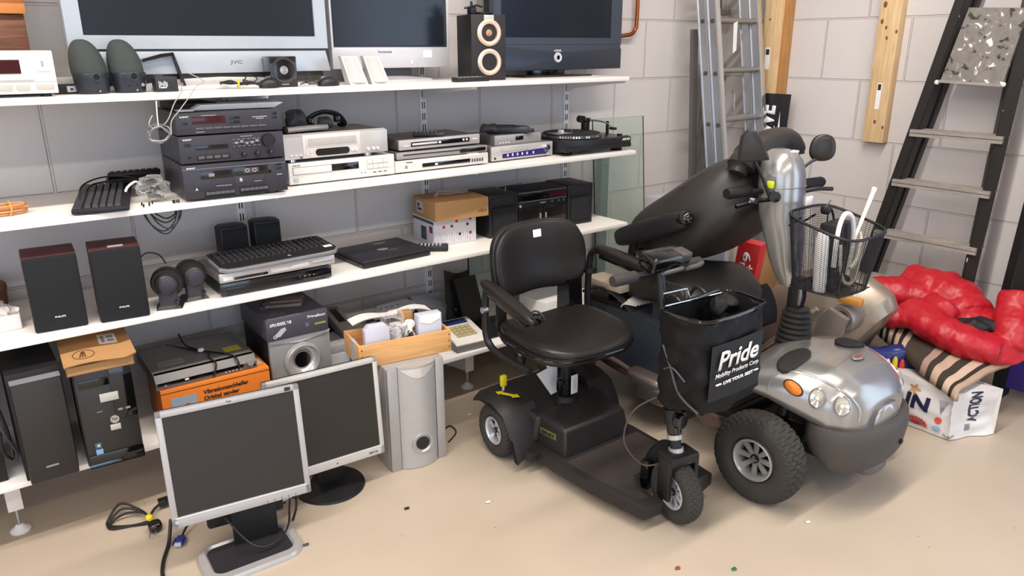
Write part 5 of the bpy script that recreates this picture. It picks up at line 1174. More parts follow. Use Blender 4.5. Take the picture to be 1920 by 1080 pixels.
G().tube([(.09, -.03, .0), (.14, -.04, .005), (.17, -.035, .01)], .009, mat('lever grey', '4b4644', .5), 10, M=HB, smooth=4).obj('speed_lever', t); G().tube([(-.02, -.03, 0), (.03, -.05, .01), (.06, -.05, .012)], .008, mat('lever grey', '4b4644', .5), 10, M=HB, smooth=4).obj('speed_lever', t)
g = G()
for k in range(4): g.tube([(.0, -.22, .82), (.04+.012*k, -.26-.01*k, .78), (.03+.01*k, -.28, .72), (.02, -.26, .66-.02*k)], .0028, CABLE, 6, smooth=5)
g.obj('control_cables', t)
G().tube([(-.01, -.29, .43), (-.1, -.24, .38), (-.145, -.24, .28), (-.11, -.29, .2), (-.06, -.33, .2)], .003, mat('brown cable', '4b3d35', .5), 8, smooth=7).obj('brake_cable', t)
# tiller bag
bag = thing('tiller_bag', 'black nylon bag with white maker lettering hanging on the black scooter tiller', 'bag', (1.82, 1.80, 0))
BP = lambda x, y, z: (x, y, z)
def bagring(z, gx, bul):
    # back-left, front-left, front-right, back-right rounded outline
    c = [(-.10-gx, -.335), (-.115-gx, -.43-bul), (-.085-gx, -.50-bul), (0.04, -.515-bul), (.18+gx, -.50-bul), (.205+gx, -.46), (.20+gx, -.335)]
    P = smooth_path([(x, y, z) for x, y in c]+[(.05, -.33, z)], 5, True)
    return P
rs = [bagring(z, gx, b_) for z, gx, b_ in ((.45, -.03, -.03), (.455, -.01, -.005), (.49, .0, .0), (.57, .004, .008), (.66, .004, .004), (.74, .0, .0), (.765, .004, .0))]
rs2 = []
for a_, b_ in zip(rs, rs[1:]):
    for q in range(6): rs2.append([Vector(p).lerp(Vector(p2), q/6) for p, p2 in zip(a_, b_)])
rs2.append(rs[-1])
g = G().rings([[cr(cr(p, 18, .016), 45, .008) for p in r] for r in rs2], FAB, cap=(True, False)); g.obj('bag_body', bag, ang=50)
g = G(); r = rs[-1]; rin = [(p[0]*.93+.003, p[1]*.96-.016, p[2]-.0) for p in r]; g.rings([[cr(p, 18, .014) for p in r], [cr(p, 18, .014) for p in rin], [(p[0], p[1], p[2]-.12) for p in rin]], BLK2, cap=(False, True)); g.obj('bag_lining', bag)
g = G().tube([(p[0]*1.01, p[1]*1.003, p[2]+.004) for p in r], .0055, BLKG, 8, True); g.obj('rim_wire', bag)
# inner dark pattern panel on the left side
g = G(); g.tube([(-.118, -.36, .66), (-.124, -.40, .60), (-.122, -.44, .52), (-.1, -.50, .47)], .004, mat('piping grey', '48474a', .4), 6, smooth=5); g.tube([(-.117, -.37, .58), (-.126, -.41, .6), (-.124, -.46, .57)], .003, mat('piping grey', '48474a', .4), 6, smooth=5); g.obj('side_piping', bag)
g = G().grid(lambda u, v: (-.085+.255*u, -.521-.006*math.sin(PI*u), .51+.185*v), 8, 8, mat('bag front panel', '131214', .6)); g.obj('front_panel', bag)
text('Pride', bag, -.06, .612, .20, WHTL, -.531, h=.06, bold=.022, shear=.2)
text('Mobility Products Corp', bag, -.07, .584, .215, WHTL, -.531, h=.019, bold=.005, shear=.2)
text('LIVE YOUR BEST', bag, -.028, .559, .15, WHTL, -.531, h=.0115, bold=.05, name='lettering')
g = G(); g.box(-.06, -.036, -.531, -.526, .563, .566, WHTL); g.box(.13, .15, -.531, -.526, .563, .566, WHTL); g.obj('dash_marks', bag)
for x in (.0, .13): G().tube([(x, -.33, .76), (x, -.28, .78), (x, -.25, .74)], .006, BLK, 8, smooth=4).obj('hanging_strap', bag)
g = G().sup((.12, -.40, .755), (.06, .035, .025), .6, .8, FAB, fn=lambda p: cr(p, 25, .02)); g.obj('folded_flap', bag)
g = G(); g.tube([(-.06, -.30, .80), (.04, -.31, .80), (.05, -.32, .765)], .003, ALU, 8); g.tube([(-.09, -.335, .775), (.19, -.34, .765)], .003, CHROME, 8); g.obj('bag_hanger', bag)

# ------------------------------------------------------------------ big silver scooter
SX, SY = 2.49, 1.85
t = thing('mobility_scooter', 'large silver four-wheeled mobility scooter with headlights, mirrors and basket', 'mobility scooter', (SX, SY, 0))
RIMG = mat('scooter rim', 'a7a4a1', .35, .5)
wheel(t, (-.372, -.525, .168), .168, .115, .074, 8, 3, .006, 34, rimm=RIMG)
wheel(t, (.265, -.535, .168), .168, .115, .074, 8, 3, .006, 34, rimm=RIMG)
wheel(t, (-.33, .56, .17), .17, .115, .095, 5, 0, .006, 34, rimm=RIMG)
wheel(t, (.33, .56, .17), .17, .115, .095, 5, 0, .006, 34, rimm=RIMG)
SXO = -.045
SEC = [(-.30, .30, .40, .375), (-.36, .315, .445, .39), (-.43, .30, .478, .385), (-.50, .28, .497, .372), (-.57, .26, .505, .35), (-.64, .24, .50, .33), (-.70, .222, .482, .315), (-.745, .19, .455, .31), (-.775, .145, .42, .305), (-.79, .08, .38, .302)]
def interp(S, y):
    for a, b in zip(S, S[1:]):
        if b[0] <= y <= a[0]:
            k = (a[0]-y)/(a[0]-b[0]); k = k
            return [a[i]+(b[i]-a[i])*k for i in range(4)]
    return S[0] if y > S[0][0] else S[-1]
def shroud(y, q, e=0):
    _, hw, zt, zb = interp(SEC, y)
    c = math.cos(q); s = math.sin(q)
    x = (hw+e)*math.copysign(abs(s)**.62, s); z = zb+(zt+e-zb)*max(0, c)**.75
    # raised centre hump towards the steering column, hollow shoulders
    z += .03*math.exp(-((x)/.11)**2)*math.exp(-((y+.40)/.10)**2)
    return (x+SXO, y, z)
NY = 44; rs = []
for i in range(NY+1):
    y = -.30-.49*i/NY; rs.append([shroud(y, -PI/2+PI*j/44) for j in range(45)])
g = G(); mi = g.mi(PAINT)
g.grid(lambda u, v: shroud(-.30-.49*u, -PI/2+PI*v), NY, 44, PAINT)
yf = -.79; end = [shroud(yf, -PI/2+PI*j/44) for j in range(45)]
g.rings([end, [(x*.6, yf-.008, z*.98+.3*.02) for x, y, z in end], [(x*.1, yf-.010, .34) for x, y, z in end]], PAINT, cap=(False, True))
o = g.obj('front_shroud', t, ang=60); m_ = o.modifiers.new('thick', 'SOLIDIFY'); m_.thickness = .006
for cx_, cy_, a, b_ in ((-.205, -.515, .08, .042), (.08, -.565, .078, .045)):
    def pad(u, v):
        th_ = 2*PI*v; x = cx_+a*u*math.cos(th_); y = cy_+b_*u*math.sin(th_)
        _, hw, zt, zb = interp(SEC, y); xl = x-SXO; q = math.asin(min(1, (abs(xl)/hw))**(1/.62)); p = shroud(y, math.copysign(q, xl)); return (x, y, p[2]+.009)
    g = G(); g.grid(pad, 6, 32, mat('pad rubber', '2e2a28', .8, bump=1.0, bscale=120)); oo = g.obj('foot_pad', t); m_ = oo.modifiers.new('thick', 'SOLIDIFY'); m_.thickness = .004
def on(y, q, e=.004): p = Vector(shroud(y, q)); n = (Vector(shroud(y, q+.05))-Vector(shroud(y, q-.05))).cross(Vector(shroud(y-.01, q))-Vector(shroud(y+.01, q))).normalized(); n = n if n.z > 0 or n.x*math.sin(q) > 0 else -n; return p, n
def lamp(y, q, a, b_, kind, tilt=0):
    p, n = on(y, q)
    if n.dot(Vector((math.copysign(.7, q), -.4, .4))) < 0: n = -n
    zax = n; xax = Vector((0, 0, 1)).cross(zax).normalized(); yax = zax.cross(xax)
    M = Matrix(((xax.x, yax.x, zax.x, p.x), (xax.y, yax.y, zax.y, p.y), (xax.z, yax.z, zax.z, p.z), (0, 0, 0, 1))) @ TR(rz=tilt)
    if kind == 'head':
        oo = G().lathe([(a*1.16, -.004), (a*1.18, .006), (a*1.02, .010), (a, .004)], PAINT, 'z', 36, M @ Matrix.Diagonal((1, b_/a, 1, 1)), cap=(False, False)).obj('headlight_surround', t)
        G().lathe([(0, -.002), (a*.5, .001), (a*.98, .007)], mat('reflector', 'd6d2c8', .12, .9), 'z', 32, M @ Matrix.Diagonal((1, b_/a, 1, 1)), cap=(False, False)).obj('reflector', oo)
        G().lathe([(0, .016), (a*.6, .0135), (a, .007)], LENS, 'z', 32, M @ Matrix.Diagonal((1, b_/a, 1, 1)), cap=(False, False)).obj('headlight_lens', oo)
        G().sup((0, 0, .006), (a*.3, a*.3, .006), 1, 1, mat('bulb warm', 'e8e0cc', .2), M=M).obj('bulb', oo)
    else:
        oo = G().lathe([(a*1.12, -.002), (a*1.1, .005), (a*.95, .005)], BLK2, 'z', 36, M @ Matrix.Diagonal((1, b_/a, 1, 1)), cap=(False, False)).obj('indicator_rim', t)
        G().lathe([(0, .012), (a*.6, .010), (a, .003)], mat('amber lens', 'd9741c', .2, bump=1.2, bscale=160), 'z', 32, M @ Matrix.Diagonal((1, b_/a, 1, 1))).obj('indicator_lens', oo)
LENS = clear_mat('clear lens', 'ffffff', .03, .08)
for s in (-1, 1):
    lamp(-.655, s*R(66), .024, .031, 'head', 0); lamp(-.725, s*R(62), .024, .031, 'head', 0); lamp(-.575, s*R(66), .034, .02, 'ind', 28*s)
# raised eyebrow ridge round the lamps
for s in (-1, 1):
    P = [on(y, s*R(q))[0] for y, q in ((-.50, 84), (-.50, 60), (-.53, 46), (-.60, 42), (-.68, 42), (-.74, 46), (-.765, 58), (-.77, 76))]
    G().tube(P, .0045, PAINT, 8, smooth=6).obj('lamp_ridge', t)
p, n = on(-.62, .02); 
G().sup((-.03, -.655, shroud(-.655, .02)[2]+.007), (.033, .016, .003), .6, 1, PAINT, nu=8, nv=32).obj('emblem', t); G().sup((-.03, -.655, shroud(-.655, .02)[2]+.009), (.025, .010, .002), .6, 1, mat('dull red emblem', '8a4a3a', .3), nu=8, nv=32).obj('emblem_centre', t)
# bumper
BPTH = smooth_path([(x+SXO, y, 0) for x, y in [(-.225, -.64), (-.235, -.69), (-.21, -.76), (-.125, -.81), (0, -.825), (.125, -.81), (.21, -.76), (.235, -.69), (.225, -.64)]], 5)
BM_ = mat('bumper rubber', '49433f', .6, bump=.1)
g = G(); rs = []
for p in BPTH:
    v = Vector((p.x-SXO, p.y+.45, 0)).normalized(); k = min(1, abs(p.y+.52)/.2); e = .06*max(0, (p.y+.76)/.12)**1.5 if p.y > -.76 else 0
    rs.append([(p.x-v.x*.05, p.y-v.y*.05, .315), (p.x-v.x*.006, p.y-v.y*.006, .318), (p.x, p.y, .305), (p.x+v.x*.004, p.y+v.y*.004, .27), (p.x-v.x*.004, p.y-v.y*.004, .21-.02*k+e), (p.x-v.x*.015, p.y-v.y*.015, .185-.02*k+e), (p.x-v.x*.06, p.y-v.y*.06, .185-.02*k+e), (p.x-v.x*.06, p.y-v.y*.06, .3)])
g.rings(rs, BM_); g.obj('bumper', t, ang=50)
G().sup((-.08, -.765, .150), (.075, .05, .022), .6, .7, mat('bumper lip', '5a5352', .5)).obj('bumper_lip', t)
G().cyl((.02, -.829, .225), (.02, -.80, .225), .009, BLK2, seg=16).obj('bumper_hole', t)
# chassis and suspension
MET = mat('pinkish frame metal', '8a7468', .4, .6)
g = G(); g.box(-.16, .16, -.66, -.1, .13, .19, BLK2, .006); g.cyl((-.34, -.545, .168), (.34, -.545, .168), .016, BLK); g.box(-.30, -.1, -.60, -.48, .2, .235, BLK2, .006); g.obj('front_axle', t)
for s in (-1, 1): G().tube([(s*.24, -.50, .2), (s*.2, -.50, .3), (s*.16, -.50, .38)], .022, BLK, 12).obj('shock_absorber', t); G().box(s*.25-.02, s*.25+.02, -.6, -.5, .2, .28, BLKG, .006).obj('steering_knuckle', t)
G().box(-.27, .27, -.33, .12, .19, .225, BLK2, .008).obj('floor_deck', t); G().box(-.24, .24, -.31, .1, .2255, .23, mat('deck mat', '2a2725', .8, bump=.5), .002).obj('floor_mat', t)
G().prism([(-.28, .19), (-.12, .19), (-.22, .13), (-.29, .15)], 'x', -.285, -.275, MET).obj('side_gusset', t)
for s in (-1, 1): G().tube([(s*.2, -.3, .17), (s*.22, .0, .16), (s*.22, .3, .17), (s*.2, .62, .2)], .018, MET, 12).obj('frame_tube', t)
G().box(-.31, -.22, -.02, .13, .13, .2, mat('motor alloy', '8f8078', .35, .7), .012, 3).obj('motor_housing', t)
G().sup((-.26, .1, .21), (.06, .11, .03), .6, .8, mat('motor alloy', '8f8078', .35, .7)).obj('motor_cover', t)
G().tube([(-.25, .56, .17), (-.25, .35, .22), (-.24, .12, .18)], .014, MET, 12, smooth=4).obj('swing_arm', t); G().cyl((-.29, .1, .16), (-.25, .1, .16), .016, ALU).obj('pivot_bolt', t)
G().cyl((-.33, .56, .17), (.33, .56, .17), .02, MET).obj('rear_axle', t)
# rear body
RB = mat('blue grey cover', '2f333b', .4)
g = G(); g.prism([(.06, .2), (.02, .44), (.1, .46), (.5, .46), (.6, .3), (.6, .2)], 'x', -.25, .25, RB, bev=.012); g.obj('battery_cover', t)
g = G(); g.prism([(-.02, .22), (.0, .5), (.14, .62), (.16, .24)], 'x', -.21, -.205, mat('dark panel', '2b2e34', .45), bev=.001); g.obj('side_panel', t)
g = G(); g.box(-.24, .05, .3, .52, .46, .48, BLK2, .004); g.box(-.2, -.1, .32, .42, .48, .52, BLKG, .004); g.box(-.08, .02, .36, .48, .48, .53, DARKG, .004); g.obj('electronics_tray', t)
for k in range(7):
    x0 = -.24+.02*k; G().tube([(x0, .30, .47), (x0-.02, .26+.01*k, .50), (x0+.03, .24, .485), (x0+.05, .29, .475), (x0+.01, .33, .49)], .004, WHT, 8, smooth=5).obj('white_wire', t)
G().tube([(-.14, .3, .5), (-.12, .27, .57), (-.1, .28, .6), (-.13, .36, .58)], .004, REDC, 8, smooth=5).obj('red_wire', t)
for k in range(3): G().tube([(-.28+.012*k, .5, .50), (-.27+.012*k, .38, .54), (-.235+.01*k, .25, .46), (-.2, .1, .26)], .007, CABLE, 8, smooth=5).obj('cable', t)
G().box(-.27, -.16, .28, .5, .54, .57, mat('beige bracket', 'a99a88', .5), .004).obj('seat_bracket', t)
G().cyl((0, .2, .4), (0, .2, .56), .035, BLK).obj('seat_post', t)
# seat cushion
g = G().sup((0, 0, 0), (.235, .24, .065), .6, .5, LEA2, M=TR(.0, .11, .585, rx=-10), fn=lambda p: (p.x, p.y, p.z+.02*math.cos(p.x*8)-(.10*max(0, -p.y-.1)/.15 if p.y < -.1 else 0)), nu=26, nv=52); g.obj('seat_cushion', t)
g = G(); g.grid(lambda u, v: (-.225+.45*u, -.09-.06*v-.02*math.sin(v*3), .58-.15*v**1.2-.0*u), 16, 12, FAB); oo = g.obj('seat_apron', t); m_ = oo.modifiers.new('thick', 'SOLIDIFY'); m_.thickness = .01
# folded backrest
BK = TR(.0, .28, .70, rx=55)     # local z runs from hinge to head end
def bkfn(p):
    k = (p.z+.28)/.56
    return (p.x*(1-.16*max(0, k-.55)/.45), p.y-.02*math.sin(k*PI*1.0)-.03*(p.x/.24)**2, p.z)
g = G().sup((0, .05, .27), (.245, .15, .315), .62, .62, LEA2, M=BK, fn=lambda p: bkfn(p), nu=44, nv=52); bo = g.obj('backrest', t)
for zz in (.16, .40): G().tube([(BK @ Vector((x, .150-.03*(x/.24)**2-.02, zz+.03*math.cos(x*10)))+Vector((0, .02, .01))) for x in [-.2+.04*i for i in range(11)]], .0016, BLK2, 6).obj('seam', bo)
G().cyl(BK @ Vector((0, 0, .5)), BK @ Vector((0, .01, .64)), .02, BLK).obj('headrest_stem', t)
HC = Vector((.035, -.155, 1.152))
P = [HC+Vector((-.165, -.0, -.055)), HC+Vector((-.14, -.0, -.02)), HC+Vector((-.07, .0, .015)), HC+Vector((.02, -.0, .035)), HC+Vector((.11, -.0, .035)), HC+Vector((.155, -.0, .01)), HC+Vector((.16, -.0, -.005))]
g = G().tube(P, [.035, .052, .06, .062, .062, .062, .062, .06, .056, .04], LEA2, 24, smooth=7); g.obj('headrest', t, ang=60)
# armrest
AM = TR(-.28, .135, .85, rx=-22)
g = G().sup((0, -.02, 0), (.038, .195, .042), .5, .4, BLK, M=AM, nu=18, nv=40); g.obj('arm_pad', t); 
G().sup((0, -.185, .004), (.034, .05, .032), .8, .8, BLKG, M=AM).obj('arm_end_cap', t)
g = G(); g.tube([(-.285, .20, .80), (-.275, .22, .73), (-.25, .24, .68)], .018, BLK, 12); g.cyl((-.31, .16, .76), (-.27, .16, .76), .011, CHROME, seg=12); g.cyl((-.30, .12, .735), (-.26, .12, .735), .014, ALU, seg=12); g.cyl((-.31, .10, .75), (-.27, .10, .75), .009, CHROME, seg=12); g.obj('arm_bracket', t)
g = G().sup((0, -.02, 0), (.036, .19, .034), .5, .4, BLK, M=TR(.285, .155, .84, rx=-24), nu=18, nv=40); g.obj('arm_pad', t); G().tube([(.285, .20, .80), (.275, .22, .73), (.25, .24, .68)], .018, BLK, 12).obj('arm_bracket', t)
# steering column: bellows, plate, cowl
prof = []
for i in range(7):
    r_ = .068-.0025*i; z_ = .458+i*.021; prof += [(r_-.012, z_), (r_, z_+.006), (r_, z_+.012), (r_-.012, z_+.018)]
prof += [(.045, .612), (.03, .62)]
G().lathe(prof, mat('bellows rubber', '2b2928', .5), 'z', 40, TR(-.02, -.395, 0)).obj('bellows', t)
g = G(); g.box(-.03, .03, -.02, .02, .6, .73, BLK, .005, M=TR(-.02, -.385, 0)); g.obj('column_bracket', t)
g = G(); g.box(-.022, .022, -.026, -.02, .625, .71, SILVD, .006, M=TR(-.02, -.385, 0)); g.prism([(-.01, .62), (.0, .62), (.012, .66), (.004, .70), (-.006, .69), (.002, .66)], 'y', -.034, -.028, BLKG, TR(-.02, -.385, 0)); g.obj('tilt_lever', t)
CW = [(.695, -.35, .042, .034), (.74, -.335, .055, .045), (.80, -.318, .066, .055), (.87, -.295, .074, .064), (.94, -.275, .08, .07), (1.0, -.266, .083, .074), (1.06, -.262, .083, .076), (1.11, -.258, .08, .074), (1.15, -.252, .072, .066), (1.178, -.245, .055, .05), (1.19, -.24, .03, .028)]
rs = []
for z_, y_, hw, hd in CW:
    rs.append([(-.015+hw*math.copysign(abs(math.cos(a))**.75, math.cos(a)), y_+hd*math.copysign(abs(math.sin(a))**.8, math.sin(a))-(0.012 if z_ > .85 else 0)*abs(math.sin(a)), z_) for a in [2*PI*k/40 for k in range(40)]])
co = G().rings(rs, PAINT).obj('column_cowl', t, ang=60)
G().tube([Vector((p[0]*1.002, p[1]*1.002, p[2])) for p in rs[6]], .0018, SILVD, 6, True).obj('cowl_seam', co)
G().cyl((-.11, -.28, 1.09), (-.085, -.275, 1.09), .018, SILVD, seg=20).obj('key_switch', t)
G().box(.03, .07, -.352, -.345, .99, 1.02, WHTL, .001).obj('white_label', t); G().box(-.02, .03, -.30, -.27, 1.175, 1.185, WHT, .003).obj('white_label', t)
g = G(); g.tube([(-.06, -.25, 1.04), (-.18, -.22, 1.04)], .012, BLK, 12); g.tube([(.04, -.25, 1.04), (.16, -.27, 1.04)], .012, BLK, 12); g.obj('handlebar', t)
for s, x0 in ((-1, -.26), (1, .12)): G().lathe([(0, 0), (.018, 0), (.021, .01), (.021, .11), (.017, .12), (0, .12)], BLK2, 'x', 20, TR(x0, -.21 if s < 0 else -.27, 1.045, rz=-6)).obj('grip', t)
G().tube([(-.1, -.30, 1.02), (-.16, -.27, 1.015), (-.24, -.24, 1.0)], .008, BLKG, 10, smooth=4).obj('brake_lever', t); G().tube([(.07, -.31, 1.03), (.11, -.34, 1.04), (.18, -.36, 1.035)], .008, BLK, 10, smooth=4).obj('brake_lever', t)
G().cyl((-.11, -.31, 1.03), (-.09, -.29, 1.03), .02, BLKG, seg=20).obj('lever_pivot', t); G().cyl((-.18, -.26, 1.02), (-.18, -.28, 1.02), .012, CHROME, seg=14).obj('clamp_screw', t)
G().box(-.118, -.106, -.30, -.275, 1.06, 1.085, mat('lime sticker', 'c9d62a', .5), .002).obj('lime_sticker', t)
# mirrors
def mirror(c, base, rz, tri, nm):
    G().tube([base, Vector(base).lerp(Vector(c), .55)+Vector((0, 0, -.01)), Vector(c)+Vector((0, 0, -.035))], [.006, .0055, .006, .009], BLK, 10, smooth=5).obj('mirror_stalk', t)
    if tri:
        G().prism([(-.052, -.05), (.058, -.043), (.056, -.03), (.024, .03), (.002, .06), (-.028, .064), (-.048, .04), (-.052, .0)], 'y', -.02, .02, mat('mirror shell', '2a2422', .35), M=TR(*c, rz=rz), bev=.012).obj('mirror_shell', t); return
    def f(p): k = p.z/.055; return (p.x*(1-.38*max(0, k)) if tri else p.x*(1-.1*k), p.y, p.z)
    G().sup((0, 0, 0), (.052 if tri else .048, .018, .056 if tri else .05), .8, .7 if tri else .9, mat('mirror shell', '2a2422', .35), M=TR(*c, rz=rz, rx=0), fn=f, nu=24, nv=36).obj('mirror_shell', t)
mirror((-.175, -.245, 1.205), (-.115, -.29, 1.03), -35, True, 'l')
mirror((.165, -.31, 1.185), (.07, -.27, 1.09), -40, False, 'r')
# ---- wire basket
bk = thing('wire_basket', 'black wire mesh basket hung on the front of the silver scooter column', 'basket', (SX, SY, 0))
def br(k, n=64):
    z = .738+.232*k; a = .108+.036*k; b_ = .10+.028*k; cx_, cy_ = -.055, -.527
    out = []
    for i in range(n):
        q = 2*PI*i/n; x = a*math.copysign(abs(math.cos(q))**.5, math.cos(q)); y = b_*math.copysign(abs(math.sin(q))**.5, math.sin(q))
        zz = z+.03*k*(y/b_)*1.0
        out.append((cx_+x, cy_+y, zz))
    return out
g = G(); NR = 32; NB = 100
mi = g.mi(BLK)
g.rings([[br(k/NR, NB)[(i) % NB] if True else 0 for i in range(NB)] for k in range(NR+1)], BLK, cap=(False, False))
o = g.obj('mesh_wall', bk); m_ = o.modifiers.new('wire', 'WIREFRAME'); m_.thickness = .0022; m_.use_even_offset = False
g = G(); b0 = br(0, 64)
g.grid(lambda u, v: (-.158+.206*u, -.622+.19*v, .737), 26, 24, BLK); o = g.obj('mesh_floor', bk); m_ = o.modifiers.new('wire', 'WIREFRAME'); m_.thickness = .0022; m_.use_even_offset = False
G().tube(br(1), .005, BLK, 8, True).obj('top_rim', bk); G().tube(br(0), .0035, BLK, 8, True).obj('bottom_rim', bk)
for q in (0, .25, .5, .75):
    i = int(q*64+8) % 64; G().tube([br(k/4)[i] for k in range(5)], .0035, BLK, 8).obj('corner_wire', bk)
G().tube([(-.09, -.41, .97), (-.08, -.36, .93)], .004, BLK, 8).obj('hook', bk); G().tube([(.0, -.41, .97), (.0, -.36, .93)], .004, BLK, 8).obj('hook', bk)
# contents
def bt(name, lab, cat, x, y, z, rz=0):
    o = thing(name, lab, cat, (SX-.05+x*.74-.0*1, SY-.527+(y+.575)*.8, .733+(z-.71)*.93), rz); o.scale = (.74, .8, .93); return o
q_ = bt('battery_charger', 'black battery charger standing inside the wire basket', 'charger', 0, -.57, .71, 4)
rbox('case', q_, -.06, .11, -.03, .05, 0, .25, BLK2, .008)
g = G(); [g.box(-.045, -.0, -.032, -.03, .03+i*.02, .036+i*.02, CHAR) for i in range(9)]; g.obj('cooling_ribs', q_); rbox('rating_label', q_, .02, .075, -.0315, -.03, .05, .16, CHAR, 0)
q_ = bt('white_bottle', 'white plastic cylinder standing at the left inside the wire basket', 'bottle', -.112, -.585, .712)
G().lathe([(0, 0), (.026, 0), (.028, .02), (.028, .2), (.02, .225), (0, .23)], WHT, 'z', 28, TR(rx=-4)).obj('body', q_)
q_ = bt('curled_hose', 'white curled hose standing in the wire basket', 'hose', 0, 0, 0)
G().tube([(-.12, -.64, .82), (-.125, -.64, .91), (-.09, -.63, .98), (-.03, -.62, 1.005), (.035, -.62, .975), (.065, -.62, .88), (.055, -.62, .76)], .010, WHT, 12, smooth=8).obj('hose', q_)
q_ = bt('pale_cable', 'pale ribbed cable looping low inside the wire basket', 'cable', 0, 0, 0)
G().tube([(-.1, -.65, .90), (-.09, -.655, .82), (-.04, -.655, .755), (.03, -.655, .74), (.08, -.65, .78), (.11, -.64, .86), (.12, -.62, .92)], .007, mat('cream cable', 'cfc6b4', .5), 10, smooth=8).obj('cable', q_)
G().tube([(.0, -.655, .80), (.05, -.655, .83), (.1, -.64, .9)], .008, mat('cream cable', 'cfc6b4', .5), 10, smooth=5).obj('cable_end', q_)
q_ = bt('white_rod', 'white plastic handle sticking up out of the right of the wire basket', 'handle', 0, 0, 0)
G().tube([(.11, -.60, .88), (.17, -.60, .97), (.225, -.60, 1.05), (.24, -.60, 1.075)], [.008, .009, .01, .012, .009], WHT, 12, smooth=5, flat=.6).obj('rod', q_)
q_ = bt('plug_cord', 'black mains plug with chrome pins resting on the basket contents', 'plug', 0, 0, 0)
G().sup((.02, -.50, 1.0), (.024, .02, .02), .7, .7, BLK).obj('plug', q_)
for dx in (0, .014): G().cyl((.02+dx, -.5, 1.012), (.026+dx, -.51, 1.036), .002, CHROME, seg=8).obj('plug_pin', q_)
G().tube([(.035, -.5, 1.0), (.08, -.5, .985), (.1, -.52, .9), (.1, -.55, .82)], .005, CABLE, 8, smooth=6).obj('cord', q_)
q_ = bt('dark_cloth_bag', 'dark cloth bag crumpled at the bottom of the wire basket', 'bag', 0, 0, 0)
G().sup((-.01, -.58, .735), (.11, .055, .028), .6, .7, FAB, fn=lambda p: cr(p, 25, .015)).obj('bag', q_)
# ------------------------------------------------------------------ glass panes and post at the end of the shelves
t = thing('glass_pane', 'large clear greenish glass pane leaning on the wall past the shelf ends', 'glass pane', (2.76, 2.80, .0), -3, rx=-5)
G().box(0, .36, 0, .006, 0, 1.19, GLASS).obj('glass', t); G().box(-.002, .0, -.0005, .0065, 0, 1.19, GLEDGE).obj('left_edge', t); G().box(.36, .362, -.0005, .0065, 0, 1.19, GLEDGE).obj('right_edge', t); G().box(0, .36, -.0005, .0065, 1.19, 1.1915, mat('pale glass edge', '8fa89c', .2)).obj('top_edge', t)
t = thing('glass_pane', 'second narrow glass pane with a dark edge standing at the wall behind the lowest shelf', 'glass pane', (2.03, 2.99, S4+.0), 0, rx=-1)
G().box(0, .5, 0, .005, 0, .43, GLASS).obj('glass', t); G().box(-.005, 0, -.0005, .0055, 0, .43, GLEDGE).obj('left_edge', t)
t = thing('steel_post', 'grey steel post with a bolt standing behind the glass pane', 'post', (2.93, 2.985, 0))
rbox('post', t, -.028, .028, -.02, .02, 0, 1.04, mat('post grey', '7d8086', .45, .3), .002); G().cyl((0, -.028, .93), (0, -.02, .93), .009, GREY, seg=16).obj('bolt', t)

# ------------------------------------------------------------------ ladders
def lerp(a, b, k): return tuple(a[i]+(b[i]-a[i])*k for i in range(3))
t = thing('extension_ladder', 'aluminium double extension ladder leaning in the corner, paper tag on a rung', 'ladder', (0, 0, 0))
# bottom to top in the plane of the lean
def LP_(x, z, dy=0): return (x, 2.475+.168*z+dy, z)
def stile(x, dy, w=.026, d=.056, m=ALU):
    a = Vector(LP_(x, 0, dy)); b = Vector(LP_(x, 2.35, dy)); L = (b-a).length
    M = Matrix.Translation(a) @ Matrix.Rotation(-math.atan2(.168, 1), 4, 'X')
    g = G(); g.box(-w/2, w/2, -d/2, d/2, 0, L, m, 0, M=M)
    for s in (-1, 1): g.box(-w/2-.006, w/2+.006, s*d/2-.003, s*d/2+.003, 0, L, mat('bright aluminium', 'd5d7da', .25, .9), .001, M=M)
    return g, M, L
XL1, XR1 = 3.465, 3.835
for x, nm in ((XL1, 0), (XR1, 0)):
    for dy in (-.033, .033):
        g, M, L = stile(x, dy)
        if x == XL1:
            z = .05
            while z < 2.3: g.cyl((-.0175, 0, z), (-.0135, 0, z), .012, DARKG, seg=14, M=M); z += .275
        g.obj('stile', t)
z = .12
while z < 2.3:
    for dy in (-.033, .033): G().tube([LP_(XL1+.01, z, dy), LP_(XR1-.01, z, dy)], .015, mat('rung aluminium', '9c9792', .4, .6), 12).obj('rung', t)
    z += .26
G().prism([(-.02, 0), (.012, .012), (.02, -.14), (-.008, -.155)], 'y', 0, .0015, WHTL, TR(*LP_(3.60, 1.665, -.075))).obj('paper_tag', t)
t = thing('metal_bar', 'dull grey metal bar standing in the corner left of the aluminium ladder', 'bar', (3.50, 2.93, 0))
g = G(); g.box(-.022, .022, -.012, .012, 0, 1.64, mat('dull steel', '6b6663', .5, .3), .002, M=TR(.09, -.09, 0, rx=-2, ry=-2.5)); g.obj('bar', t)
t = thing('wooden_steps', 'old grey wooden steps folded behind the aluminium ladder', 'step ladder', (3.76, 2.88, 0))
g = G(); g.box(-.04, .04, -.015, .015, 0, 2.3, OLDW, .003, M=TR(-.04, .09, 0, rx=0, ry=2)); g.obj('stile', t)
for z in (1.35, 1.72, 2.05): G().box(-.06, .12, .05, .10, z, z+.03, OLDW, .002).obj('tread', t)
tag(G().tube([(3.70, 2.72, 1.20), (3.72, 2.74, 1.28), (3.78, 2.80, 1.30), (3.86, 2.84, 1.26)], .004, CABG, 8, smooth=6).obj('loose_cable'), 'thin grey cord hanging behind the aluminium ladder rungs', 'cord')

